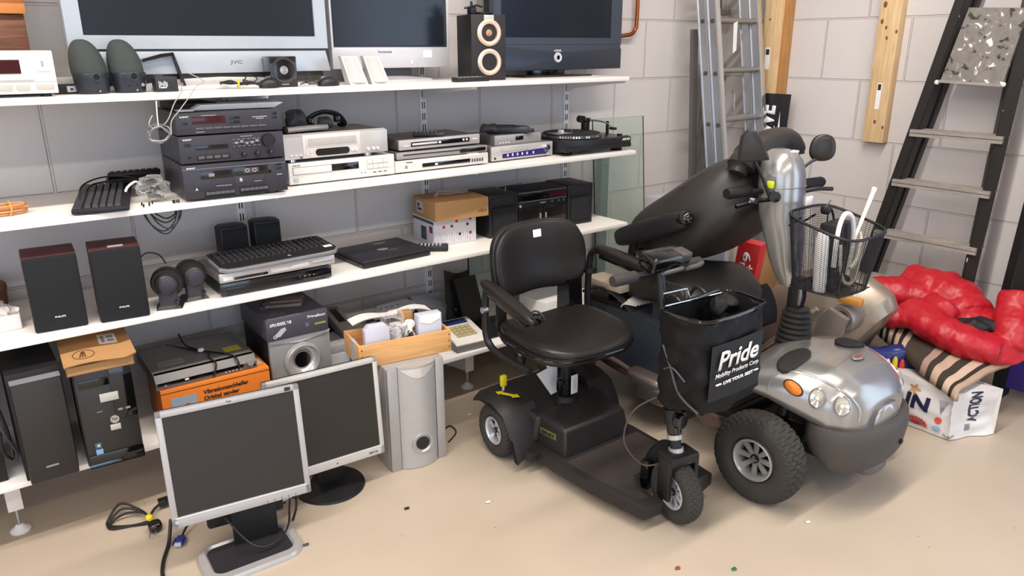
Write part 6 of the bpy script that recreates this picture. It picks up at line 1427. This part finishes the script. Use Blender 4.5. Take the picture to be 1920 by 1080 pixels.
# timber on the right wall
t = thing('timber_beam', 'pale pine beam with barcode sticker fixed to the wall behind the dark sign', 'beam', (3.945, 2.655, 1.07))
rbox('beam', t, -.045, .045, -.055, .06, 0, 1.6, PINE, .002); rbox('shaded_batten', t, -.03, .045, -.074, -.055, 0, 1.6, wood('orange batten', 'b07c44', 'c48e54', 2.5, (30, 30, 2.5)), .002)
rbox('barcode_sticker', t, -.0465, -.045, .0, .03, .35, .47, WHTL, 0); rbox('barcode', t, -.047, -.0465, .004, .026, .43, .46, DKL, 0)
for y, z in ((.02, .62), (-.01, .8)): G().cyl((-.046, y, z), (-.044, y, z), .006, mat('knot brown', '7a5230', .7), seg=14).obj('knot', t)
t = thing('timber_beam', 'pale pine plank with knots and white sticker fixed to the wall between sign and black step ladder', 'beam', (3.965, 2.01, 1.065))
rbox('plank', t, -.03, .025, -.055, .055, 0, 1.6, PINE, .002)
rbox('sticker', t, -.0315, -.03, -.012, .012, .17, .30, WHTL, 0); rbox('barcode', t, -.032, -.0315, -.008, .008, .265, .295, DKL, 0)
for y, z, r in ((.0, .105, .007), (.035, .6, .008), (.01, .57, .006), (-.045, .55, .006), (-.045, .08, .006), (.03, .68, .01), (.0, .52, .006)): G().sup((-.0305, y, z), (.001, r, r*1.6), 1, 1, mat('knot brown', '7a5230', .7), nu=8, nv=14).obj('knot', t)
# dark sign
t = thing('wall_sign', 'black board with white hand-lettered word turned sideways, behind the scooter headrest', 'sign', (3.86, 2.49, .95), 0, ry=3)
rbox('board', t, 0, .008, -.01, .27, 0, .34, mat('sign black', '17171b', .5), .001)
MS = Matrix(((0, 1, 0, -.0), (1, 0, 0, 0), (0, 0, 1, 0), (0, 0, 0, 1)))
ms = Matrix.Translation((-.001, .052, 0)) @ Matrix(((0, 1, 0, 0), (0, 0, 1, 0), (1, 0, 0, 0), (0, 0, 0, 1)))
text('YAWE', t, -.02, .02, .30, WHTL, -.0012, h=.115, bold=.035, shear=.1, M=ms)
g = G(); g.prism([(.012, .0), (.03, .02), (.045, .12), (.042, .24), (.03, .13), (.02, .05)], 'x', -.002, -.0005, WHTL); g.prism([(.045, .0), (.06, .05), (.07, .16), (.066, .16), (.055, .08)], 'x', -.002, -.0005, WHTL); g.obj('brush_strokes', t)

# black step ladder
SL = mat('step ladder black', '1b1817', .5, bump=.2)
def splat(name):
    m = D.materials.new(name); m.use_nodes = True; nt = m.node_tree; n = nt.nodes; b = n['Principled BSDF']; L = nt.links.new
    tc = n.new('ShaderNodeTexCoord'); nz = n.new('ShaderNodeTexNoise'); nz.inputs['Scale'].default_value = 26; nz.inputs['Detail'].default_value = 3; nz.inputs['Distortion'].default_value = .8; L(tc.outputs['Object'], nz.inputs['Vector'])
    r = n.new('ShaderNodeValToRGB'); e = r.color_ramp.elements; e[0].position = 0; e[0].color = s2l('3a3632'); e[1].position = .365; e[1].color = s2l('3a3632')
    for p, c in ((.385, '7b756d'), (.61, '8a847c'), (.635, 'efeae4')): q = e.new(p); q.color = s2l(c)
    L(nz.outputs['Fac'], r.inputs['Fac']); L(r.outputs[0], b.inputs['Base Color']); b.inputs['Roughness'].default_value = .6; return m
SPL = splat('paint splattered metal')
TREAD = wood('worn grey tread', '8b847c', 'a29b92', 4, (8, 3, 30), .7)
t = thing('step_ladder', 'black step ladder with paint-splattered top platform leaning on the right wall', 'step ladder', (0, 0, 0))
def sp(z, side, back=0):   # front frame, side 0 = left in view (large y), 1 = right
    k = z/1.9
    x = 3.76+.10*k+back; 
    y = (1.93-.33*k) if side == 0 else (1.385-.04*k)
    return (x, y, z)
def bar(a, b, wx, wy, m, g=None):
    a = Vector(a); b = Vector(b); g = g or G()
    g.rings([[p+Vector((sx*wx, sy*wy, 0)) for sx, sy in ((-1, -1), (1, -1), (1, 1), (-1, 1))] for p in (a, b)], m); return g
for s in (0, 1):
    g = bar(sp(0, s), sp(2.5, s), .03, .018, SL); bar((sp(0, s)[0]-.03, sp(0, s)[1]+(.012 if s == 0 else -.012), 0), (sp(2.5, s)[0]-.03, sp(2.5, s)[1]+(.012 if s == 0 else -.012), 2.5), .004, .022, mat('worn ladder edge', '2e2a28', .45, .3), g); g.obj('stile', t)
for s, m_ in ((0, SL), (1, mat('rear leg brown', '4e453e', .6))):
    a = (3.84 if s == 0 else 3.92, sp(0, s)[1]+(-.0 if s == 0 else .06), .02); b = (3.94, sp(2.1, s)[1]+(-.02 if s == 0 else .06), 2.1)
    bar(a, b, .02, .014, m_).obj('rear_leg', t)
bar((3.93, 1.27, .02), (3.95, 1.19, 2.1), .022, .018, SL).obj('rear_leg', t)
for z in (.16, .415, .655, .92, 1.165):
    a = sp(z, 0); b = sp(z, 1)
    g = G(); g.prism([(-.05, -.002), (.035, 0), (.035, -.012), (-.02, -.014), (-.02, -.034), (-.05, -.034)], 'y', b[1]-.02, a[1]+.02, TREAD, TR(a[0], 0, z)); g.box(a[0]-.0515, a[0]-.05, b[1]-.02, a[1]+.02, z-.018, z-.016, DARKG); g.obj('tread', t)
PM = Matrix.Translation((3.83, 1.545, 1.535)) @ Matrix.Rotation(R(-9), 4, 'Y')
g = G(); g.prism([(1.655, 1.395), (1.392, 1.385), (1.345, 1.70), (1.585, 1.71)], 'x', -.01, .01, SPL, TR(3.805, 0, 0)); g.prism([(1.657, 1.385), (1.39, 1.375), (1.39, 1.387), (1.657, 1.397)], 'x', 3.775, 3.82, TREAD)
g.obj('platform', t)
for y in (1.665, 1.385): G().sup((3.785, y, 1.385), (.011, .011, .011), .9, .9, WHT).obj('platform_corner', t)
for i in range(26):
    g = G(); s = i % 2; z = random.uniform(.5, 1.9); p = sp(z, s); g.sup((p[0]-.031, p[1]+random.uniform(-.012, .012), z), (.003, random.uniform(.002, .005), random.uniform(.003, .012)), 1, 1, WHT, nu=6, nv=8); g.obj('paint_drop', t)

# ------------------------------------------------------------------ things behind the silver scooter
t = thing('mobility_scooter', 'beige-grey scooter body with round lamp housing, partly hidden behind the silver scooter basket', 'mobility scooter', (3.19, 1.78, 0), 0)
BEI = BEIGEP
def bsec(u, v):     # u along -y (towards photo right), v round the hood
    y = .20-.54*u*(.6+.4*math.sin(PI*v)); hw = .15+.04*math.sin(PI*u); zt = .34+.25*math.sin(PI*(.15+.6*u)); a = PI*v
    return (hw*-math.cos(a), y, .06+(zt-.06)*math.sin(a)**.7)
g = G(); g.grid(bsec, 30, 30, BEI); g.rings([[bsec(0, i/30) for i in range(31)], [(x*.8, y+.02, z*.9) for x, y, z in [bsec(0, i/30) for i in range(31)]]], BEI, cap=(False, True)); g.rings([[bsec(1, i/30) for i in range(31)], [(x*.8, y-.03, z*.9) for x, y, z in [bsec(1, i/30) for i in range(31)]]], BEI, cap=(False, True)); g.obj('body_shell', t, ang=60)
G().tube([(-.215, .18, .12), (-.235, .08, .22), (-.235, -.03, .34), (-.21, -.12, .44)], .012, mat('pale beige trim', 'b5aa9c', .3, .4), 10, smooth=6).obj('trim_strip', t)
LM = TR(-.185, -.235, .425, rz=0) 
g = G().lathe([(.038, -.03), (.056, -.035), (.062, -.02), (.062, .05)], mat('lamp housing taupe', '8f857c', .35, .4), 'x', 36, LM, cap=(False, False)); g.obj('lamp_ring', t); G().lathe([(0, .0), (.045, -.012)], mat('dark lamp', '4b4440', .25), 'x', 32, LM, cap=(True, False)).obj('lamp_glass', t)
g = G(); g.prism([(-.28, .44), (-.19, .47), (-.14, .41), (-.09, .12), (-.18, .08)], 'x', -.24, -.17, mat('lamp housing taupe', '8f857c', .35, .4), bev=.012); g.obj('lamp_arm', t)
G().box(-.22, -.18, -.31, -.21, .50, .53, mat('orange reflector', 'c98a3e', .3), .006).obj('orange_reflector', t)
G().cyl((-.18, .2, .1), (.18, .2, .1), .1, TYRE).obj('tyre', t)
t = thing('plastic_seat_frame', 'beige plastic column and bracket parts standing left of the silver steering column', 'frame', (3.06, 2.20, 0), 0)
BP_ = mat('beige plastic part', '9f958a', .5)
g = G(); g.box(-.05, .05, -.06, .06, .0, .62, BP_, .012); g.obj('column', t); g = G(); g.box(-.07, .09, -.16, .10, .34, .39, BP_, .008); g.cyl((-.09, -.05, .36), (-.06, -.05, .36), .02, BP_); g.obj('bracket', t); g = G(); g.box(-.07, -.05, -.04, .03, .43, .53, BLK2, .004); g.obj('dark_slot', t)
G().box(-.12, .14, -.2, .12, .0, .30, mat('taupe block', '7d746b', .5), .01).obj('base_block', t)
t = thing('floor_mat_roll', 'flat beige plastic piece lying on the floor behind the bellows of the silver scooter', 'floor piece', (2.98, 1.86, 0), 25)
G().prism([(-.2, -.08), (.1, -.1), (.2, .06), (-.1, .1)], 'z', 0, .02, mat('cream plastic', 'cbb79c', .5), bev=.006).obj('sheet', t)
t = thing('red_box', 'upright red carton printed 6+ m standing between the seat and the silver steering column', 'box', (2.90, 2.045, .0), 12)
g = G(); g.box(-.045, .03, -.055, .05, .0, .70, REDC, .002, M=TR(0, 0, 0, rx=6)); g.obj('carton', t)
mr = TR(0, 0, 0, rx=6) @ Matrix.Translation((-.0465, 0, 0)) @ Matrix(((0, 1, 0, 0), (-1, 0, 0, 0), (0, 0, 1, 0), (0, 0, 0, 1)))
text('6', t, 0, 0, .05, WHTL, 0, h=.042, bold=.03, M=mr @ TR(-.02, 0, .655) @ TR(ry=90)); text('+', t, 0, 0, .03, WHTL, 0, bold=.03, M=mr @ TR(.008, 0, .60) @ TR(ry=90)); text('m', t, 0, 0, .03, WHTL, 0, h=.03, bold=.03, M=mr @ TR(-.03, 0, .60) @ TR(ry=90))
t = thing('clear_blister', 'crumpled clear blister packaging left of the red carton', 'packaging', (2.93, 2.19, 0), 0)
g = G(); g.box(-.02, .02, -.07, .07, .3, .66, mat('pale blister', 'b9c0c6', .2), .01); g.obj('blister', t); rbox('card', t, -.03, .05, -.08, .08, 0, .3, WHT, .003)
t = thing('cardboard_box', 'open brown cardboard box behind the silver steering column', 'box', (3.33, 2.25, 0), 10)
g = G(); g.box(-.12, .12, -.1, .12, 0, .52, CARD, .003); g.obj('carton', t); G().prism([(-.12, .52), (.12, .52), (.14, .58), (-.10, .58)], 'y', -.1, -.097, KRAFT).obj('flap', t)
t = thing('red_box', 'small red-edged box with translucent sleeve behind the silver scooter armrest', 'box', (3.20, 2.68, 0), 15)
rbox('carton', t, -.05, .10, -.1, .1, 0, .56, mat('pale carton', 'b8aaa2', .6), .003); rbox('red_edge', t, -.055, .1, -.105, -.04, .50, .59, REDC, .003); G().box(-.03, .12, -.02, .1, .56, .76, mat('milky sleeve', 'bdb6b8', .4), .004, M=TR(rx=-6)).obj('sleeve', t)

# ------------------------------------------------------------------ jacket, blanket, carrier bag
t = thing('carrier_bag', 'white printed plastic carrier bag with dark lettering and red coral under the striped blanket', 'bag', (3.27, 1.03, 0), 0)
# front face runs from far left to near right in the photo
A_ = Vector((3.10, 1.42, 0)); B_ = Vector((3.096, 1.085, 0)); C_ = Vector((3.30, 1.0, 0)); u_ = (B_-A_).normalized(); n_ = Vector((u_.y, -u_.x, 0)); n_ = n_ if n_.dot(Vector((-1, -.5, 0))) > 0 else -n_
t.location = A_; t.rotation_euler = (0, 0, math.atan2(u_.y, u_.x))
LEN = (B_-A_).length
BAGM = mat('white carrier film', 'dcd6d2', .3, bump=.6, bscale=14)
HB_ = .205; L1 = .335; L2 = .225
def bf(u, v):
    # u 0..L1 along the first face, then round the corner along the second (local x = along first face, y = inward)
    s = u*(L1+L2); n_ = .010*noise.noise(Vector((u*7, v*7, 4)))-.015*math.sin(PI*min(1, v*1.2))*abs(math.sin(PI*s/L1))
    if s <= L1: return Vector((s, n_+.02*v, .003+HB_*v))
    d = s-L1; a = R(66); return Vector((L1+d*math.cos(a)+n_*math.sin(a)-.01*v, d*math.sin(a)-n_*math.cos(a), .003+HB_*v))
g = G(); g.grid(bf, 40, 14, BAGM)
E1 = bf(1, 0); E2 = Vector((E1.x-L1, E1.y+.02, 0))
g.grid(lambda u, v: Vector((E1.x+(E2.x-E1.x)*u, E1.y+(E2.y-E1.y)*u, .003+HB_*v)), 4, 4, BAGM); g.grid(lambda u, v: Vector((E2.x*(1-u), E2.y*(1-u), .003+HB_*v)), 4, 4, BAGM)
g.grid(lambda u, v: bf(u, 1).lerp(Vector((.1, .12, HB_+.0)), v), 20, 4, BAGM)
g.obj('bag_film', t, ang=50)
def decal(name, fn, m, nu=6, nv=6):
    G().grid(lambda u, v: Vector(fn(u, v))+Vector((0, -.004, 0)), nu, nv, m).obj(name, t)
NAVY = mat('navy print', '1f2140', .4); CORAL = mat('coral print', 'd8534a', .4)
def bagtext(s, u0, v0, w, h, m, rot=0):
    cu = D.curves.new('t', 'FONT'); cu.body = s; cu.size = 1; cu.offset = .04; to = D.objects.new('t', cu); me = D.meshes.new_from_object(to); D.objects.remove(to); D.curves.remove(cu)
    bm = bmesh.new(); bm.from_mesh(me); bmesh.ops.subdivide_edges(bm, edges=bm.edges[:], cuts=1)
    xs = [v.co.x for v in bm.verts]; ys = [v.co.y for v in bm.verts]
    for v in bm.verts:
        a = (v.co.x-min(xs))/(max(xs)-min(xs)); b = (v.co.y-min(ys))/(max(ys)-min(ys)) if max(ys) > min(ys) else 0
        if rot: a, b = -b, a
        v.co = Vector((a, b, 0))
    for v in bm.verts:
        p = bf(max(0, min(1, u0+v.co.x*w)), max(0, min(1, v0+v.co.y*h))); v.co = p+Vector((0, -.005, 0))
    bm.to_mesh(me); bm.free(); me.name = 'lettering'; me.materials.clear(); me.materials.append(m); o = D.objects.new('lettering', me); COL.objects.link(o); o.parent = t
bagtext('IN', .26, .42, .17, .30, NAVY); bagtext('ACTION', .86, .30, .10, .68, NAVY, rot=1)
for k in range(4): decal('print_bar', lambda u, v, k=k: bf(.745+.012*k+.005*u, .14+.14*v), NAVY, 1, 3)
g = G()
for k in range(9):
    a = R(10+20*k); P = [(.36+math.cos(a)*r*(.9+.1*math.sin(k*3)), .10+math.sin(a)*r*2.0) for r in (0, .05, .09)]
    for i in range(2): g.tube([bf(max(0, p[0]), p[1])+Vector((0, -.004, 0)) for p in P], .0022, CORAL, 5)
    q = P[2]; 
    for d in (-.4, .4): g.tube([bf(max(0, P[1][0]), P[1][1])+Vector((0, -.004, 0)), bf(max(0, P[1][0]+math.cos(a+d)*.045), max(0, P[1][1]+math.sin(a+d)*.09))+Vector((0, -.004, 0))], .0018, CORAL, 5)
g.obj('coral_print', t)
decal('red_shell_print', lambda u, v: bf(.51+.025*u*math.cos(2*PI*v), .33+.07*u*math.sin(2*PI*v)), CORAL, 3, 20); decal('blue_shell_print', lambda u, v: bf(.51+.03*u*math.cos(2*PI*v), .15+.05*u*math.sin(2*PI*v)), mat('shell blue', '8fa9bd', .4), 3, 20)
decal('starfish_print', lambda u, v: bf(.30+.03*u*(1+.5*math.cos(10*PI*v))*math.cos(2*PI*v), .80+.08*u*(1+.5*math.cos(10*PI*v))*math.sin(2*PI*v)), mat('star orange', 'c9935f', .4), 2, 40)
g = G(); [g.tube([bf(.52, .5)+Vector((0, -.004, 0)), bf(.52+d*.5, .75)+Vector((0, -.004, 0))], .0014, GREY, 5) for d in (-.06, -.03, 0, .03, .06)]; g.obj('grass_print', t)
g = G(); [g.tube([bf(.6, .03)+Vector((0, -.004, 0)), bf(.6+d, .09)+Vector((0, -.004, 0))], .0018, mat('weed green', '5c6b3a', .5), 5) for d in (-.04, 0, .04)]; g.obj('weed_print', t)
t = thing('colourful_bag', 'blue carrier bag with yellow and orange print, mostly hidden behind the silver front shroud', 'bag', (3.20, 1.42, 0), -45)
g = G().sup((0, 0, .14), (.16, .05, .14), .6, .6, mat('royal blue film', '26306e', .3), fn=lambda p: cr(p, 14, .025)); g.obj('bag_film', t)
for i, c in enumerate(('d9b72e', 'd9642e', 'e8e0d0', 'd9b72e', 'c93c2c')):
    G().sup((-.08+.03*i, -.052, .20+.012*(i % 2)), (.012, .012, .045), .9, .9, mat('print '+c, c, .4), fn=lambda p: p, M=TR(0, 0, 0)).obj('print_patch', t)

# cardboard or crate under the blanket so that the pile has something to rest on
t = thing('moving_box', 'plain brown box holding up the striped blanket', 'box', (3.55, 1.32, 0), -48)
rbox('carton', t, -.2, .12, -.08, .16, 0, .235, CARD, .004)

# striped blanket: loft of cross-sections with stripes running across
STR = [('efe6dc', .03), ('2a2019', .03)]*5 + [('cdb6a2', .035), ('2a2019', .03), ('c9ad99', .035), ('2a2019', .03), ('c4a898', .04), ('44382f', .17), ('b08f80', .055), ('3a3026', .045), ('bd9f88', .055), ('3a3026', .05), ('cbb09a', .05), ('35291f', .03), ('b59a84', .03)]
cum = []; s_ = 0
for c, w_ in STR: cum.append((s_, c)); s_ += w_
tot = s_
SM_ = {c: mat('blanket '+c, c, .85, bump=.4, bscale=300) for c, _ in STR}
def bl(u, v):
    # u 0..1 from the rear-left end (near the ladder) to the front-right; v across, draping over the front edge
    P0 = Vector((3.44, 1.68, .275)); P1 = Vector((3.28, 1.46, .25)); P2 = Vector((3.13, 1.26, .235)); P3 = Vector((3.05, 1.075, .195))
    k = u
    cx_ = (1-k)**3*P0+3*(1-k)**2*k*P1+3*(1-k)*k*k*P2+k**3*P3
    dr = Vector((.85+.15*k, .5*(1-k)-.04*k, 0)).normalized()
    if v < .14: q = v/.14*PI/2; off = -.03*math.cos(q)*0+.035*(1-math.cos(q)); z = .045*math.sin(q)
    else: off = .035+(v-.14)/.86*(.30+.20*k); z = .045+.012*math.sin(v*3)
    return cx_+dr*off+Vector((0, 0, z-.03*(1-k)*0+.010*noise.noise(Vector((u*6, v*5, 2)))))
NU = 150
def smat(i, j):
    s = (i+.5)/NU*tot; c = STR[-1][0]
    for a, cc in cum:
        if s >= a: c = cc
    return SM_[c]
g = G(); g.grid(bl, NU, 24, smat)
o = g.obj('striped_blanket', ang=60); m_ = o.modifiers.new('thick', 'SOLIDIFY'); m_.thickness = .022; m_.offset = -1
tag(o, 'folded brown, black and cream striped blanket under the red jacket', 'blanket')

# red puffer jacket: overlapping quilted tubes fused into one skin
def puff(g, P, r, m, nq=9, seg=22, flat=.75):
    P = smooth_path(P, 10); N = len(P); rs = []; up = Vector((0, 0, 1))
    for i, p in enumerate(P):
        k = i/(N-1); a = P[max(0, i-1)]; b = P[min(N-1, i+1)]; tn = (b-a).normalized(); x = up.cross(tn).normalized(); y = tn.cross(x)
        rr_ = r[0]*(1-k)+r[-1]*k if len(r) == 2 else (r[0]*(1-2*k)+r[1]*2*k if k < .5 else r[1]*(2-2*k)+r[2]*(2*k-1))
        rr_ *= .90+.10*abs(math.sin(PI*nq*k))**.5
        e = 1 if 0 < i < N-1 else .55
        rs.append([p+(x*math.cos(2*PI*q/seg)+y*math.sin(2*PI*q/seg)*flat)*rr_*e for q in range(seg)])
    g.rings(rs, m)
JR = mat('red nylon', 'b41a27', .38, vary=.14, bump=1.0, bscale=34)
g = G()
V3 = lambda p: Vector((p[0]+.012-.06*max(0, (1.35-p[1])/.35)*(1 if p[0] > 3.45 else -.8), p[1]+.02, p[2]-(.03 if p[2] > .44 else 0)))
puff(g, [V3((3.42, 1.76, .36)), V3((3.48, 1.62, .43)), V3((3.55, 1.50, .45)), V3((3.62, 1.40, .47))], (.07, .10, .11), JR, 5)       # left sleeve to the back
puff(g, [V3((3.64, 1.58, .52)), V3((3.63, 1.46, .50)), V3((3.64, 1.34, .44)), V3((3.60, 1.24, .38))], (.07, .12, .10), JR, 5)       # collar / back
puff(g, [V3((3.36, 1.60, .35)), V3((3.36, 1.48, .36)), V3((3.42, 1.38, .38)), V3((3.52, 1.34, .42))], (.06, .075, .09), JR, 5)
puff(g, [V3((3.44, 1.45, .40)), V3((3.38, 1.32, .36)), V3((3.36, 1.18, .33)), V3((3.42, 1.06, .30)), V3((3.50, 1.02, .31))], (.09, .095, .07), JR, 7)       # long front roll
puff(g, [V3((3.54, 1.04, .31)), V3((3.58, 1.05, .38)), V3((3.64, 1.08, .46)), V3((3.70, 1.10, .54))], (.07, .085, .075), JR, 4)       # right sleeve up
puff(g, [V3((3.54, 1.40, .40)), V3((3.58, 1.26, .36)), V3((3.64, 1.14, .36))], (.08, .09, .08), JR, 4)
o = g.obj('puffer_jacket', ang=180)
m_ = o.modifiers.new('fuse', 'REMESH'); m_.mode = 'VOXEL'; m_.voxel_size = .0085; m_.use_smooth_shade = True
m_ = o.modifiers.new('soften', 'SMOOTH'); m_.iterations = 3; m_.factor = .5
tx = D.textures.new('folds', 'CLOUDS'); tx.noise_scale = .09; tx.noise_depth = 2
m_ = o.modifiers.new('wrinkle', 'DISPLACE'); m_.texture = tx; m_.strength = .016; m_.mid_level = .5; m_.texture_coords = 'LOCAL'
tx2 = D.textures.new('creases', 'STUCCI'); tx2.noise_scale = .02
m_ = o.modifiers.new('crease', 'DISPLACE'); m_.texture = tx2; m_.strength = .003; m_.mid_level = .5; m_.texture_coords = 'LOCAL'
tag(o, 'crumpled glossy red puffer jacket lying on the striped blanket', 'jacket')
tag(G().sup((3.50, 1.19, .375), (.10, .045, .035), .8, .8, mat('black lining', '1a181a', .6), M=None, fn=lambda p: cr(Matrix.Rotation(R(-55), 3, 'Z') @ p, 20, .02)).obj('dark_garment'), 'dark garment lining showing in the fold of the red jacket', 'garment')
import OpenImageIO as oiio, numpy as np, sys
b=oiio.ImageBuf(sys.argv[1]); a=b.get_pixels(oiio.FLOAT)[...,:3]*255
def m(x0,y0,x1,y1): 
    k=1024/1920; r=a[int(y0*k):int(y1*k),int(x0*k):int(x1*k)].reshape(-1,3); return r.mean(0).round()
for n,r in dict(floorC=(900,1000,1060,1060),floorR=(1700,900,1850,1000),wallR=(1480,160,1540,230),wallR2=(1480,290,1560,380),wallS=(560,380,700,420),wallS1=(120,240,250,320),floorU=(330,600,330,600),under=(100,880,250,930),shelf2=(300,395,330,400),tv=(700,20,760,60)).items():
    if r[0]<r[2]: print(n,m(*r))
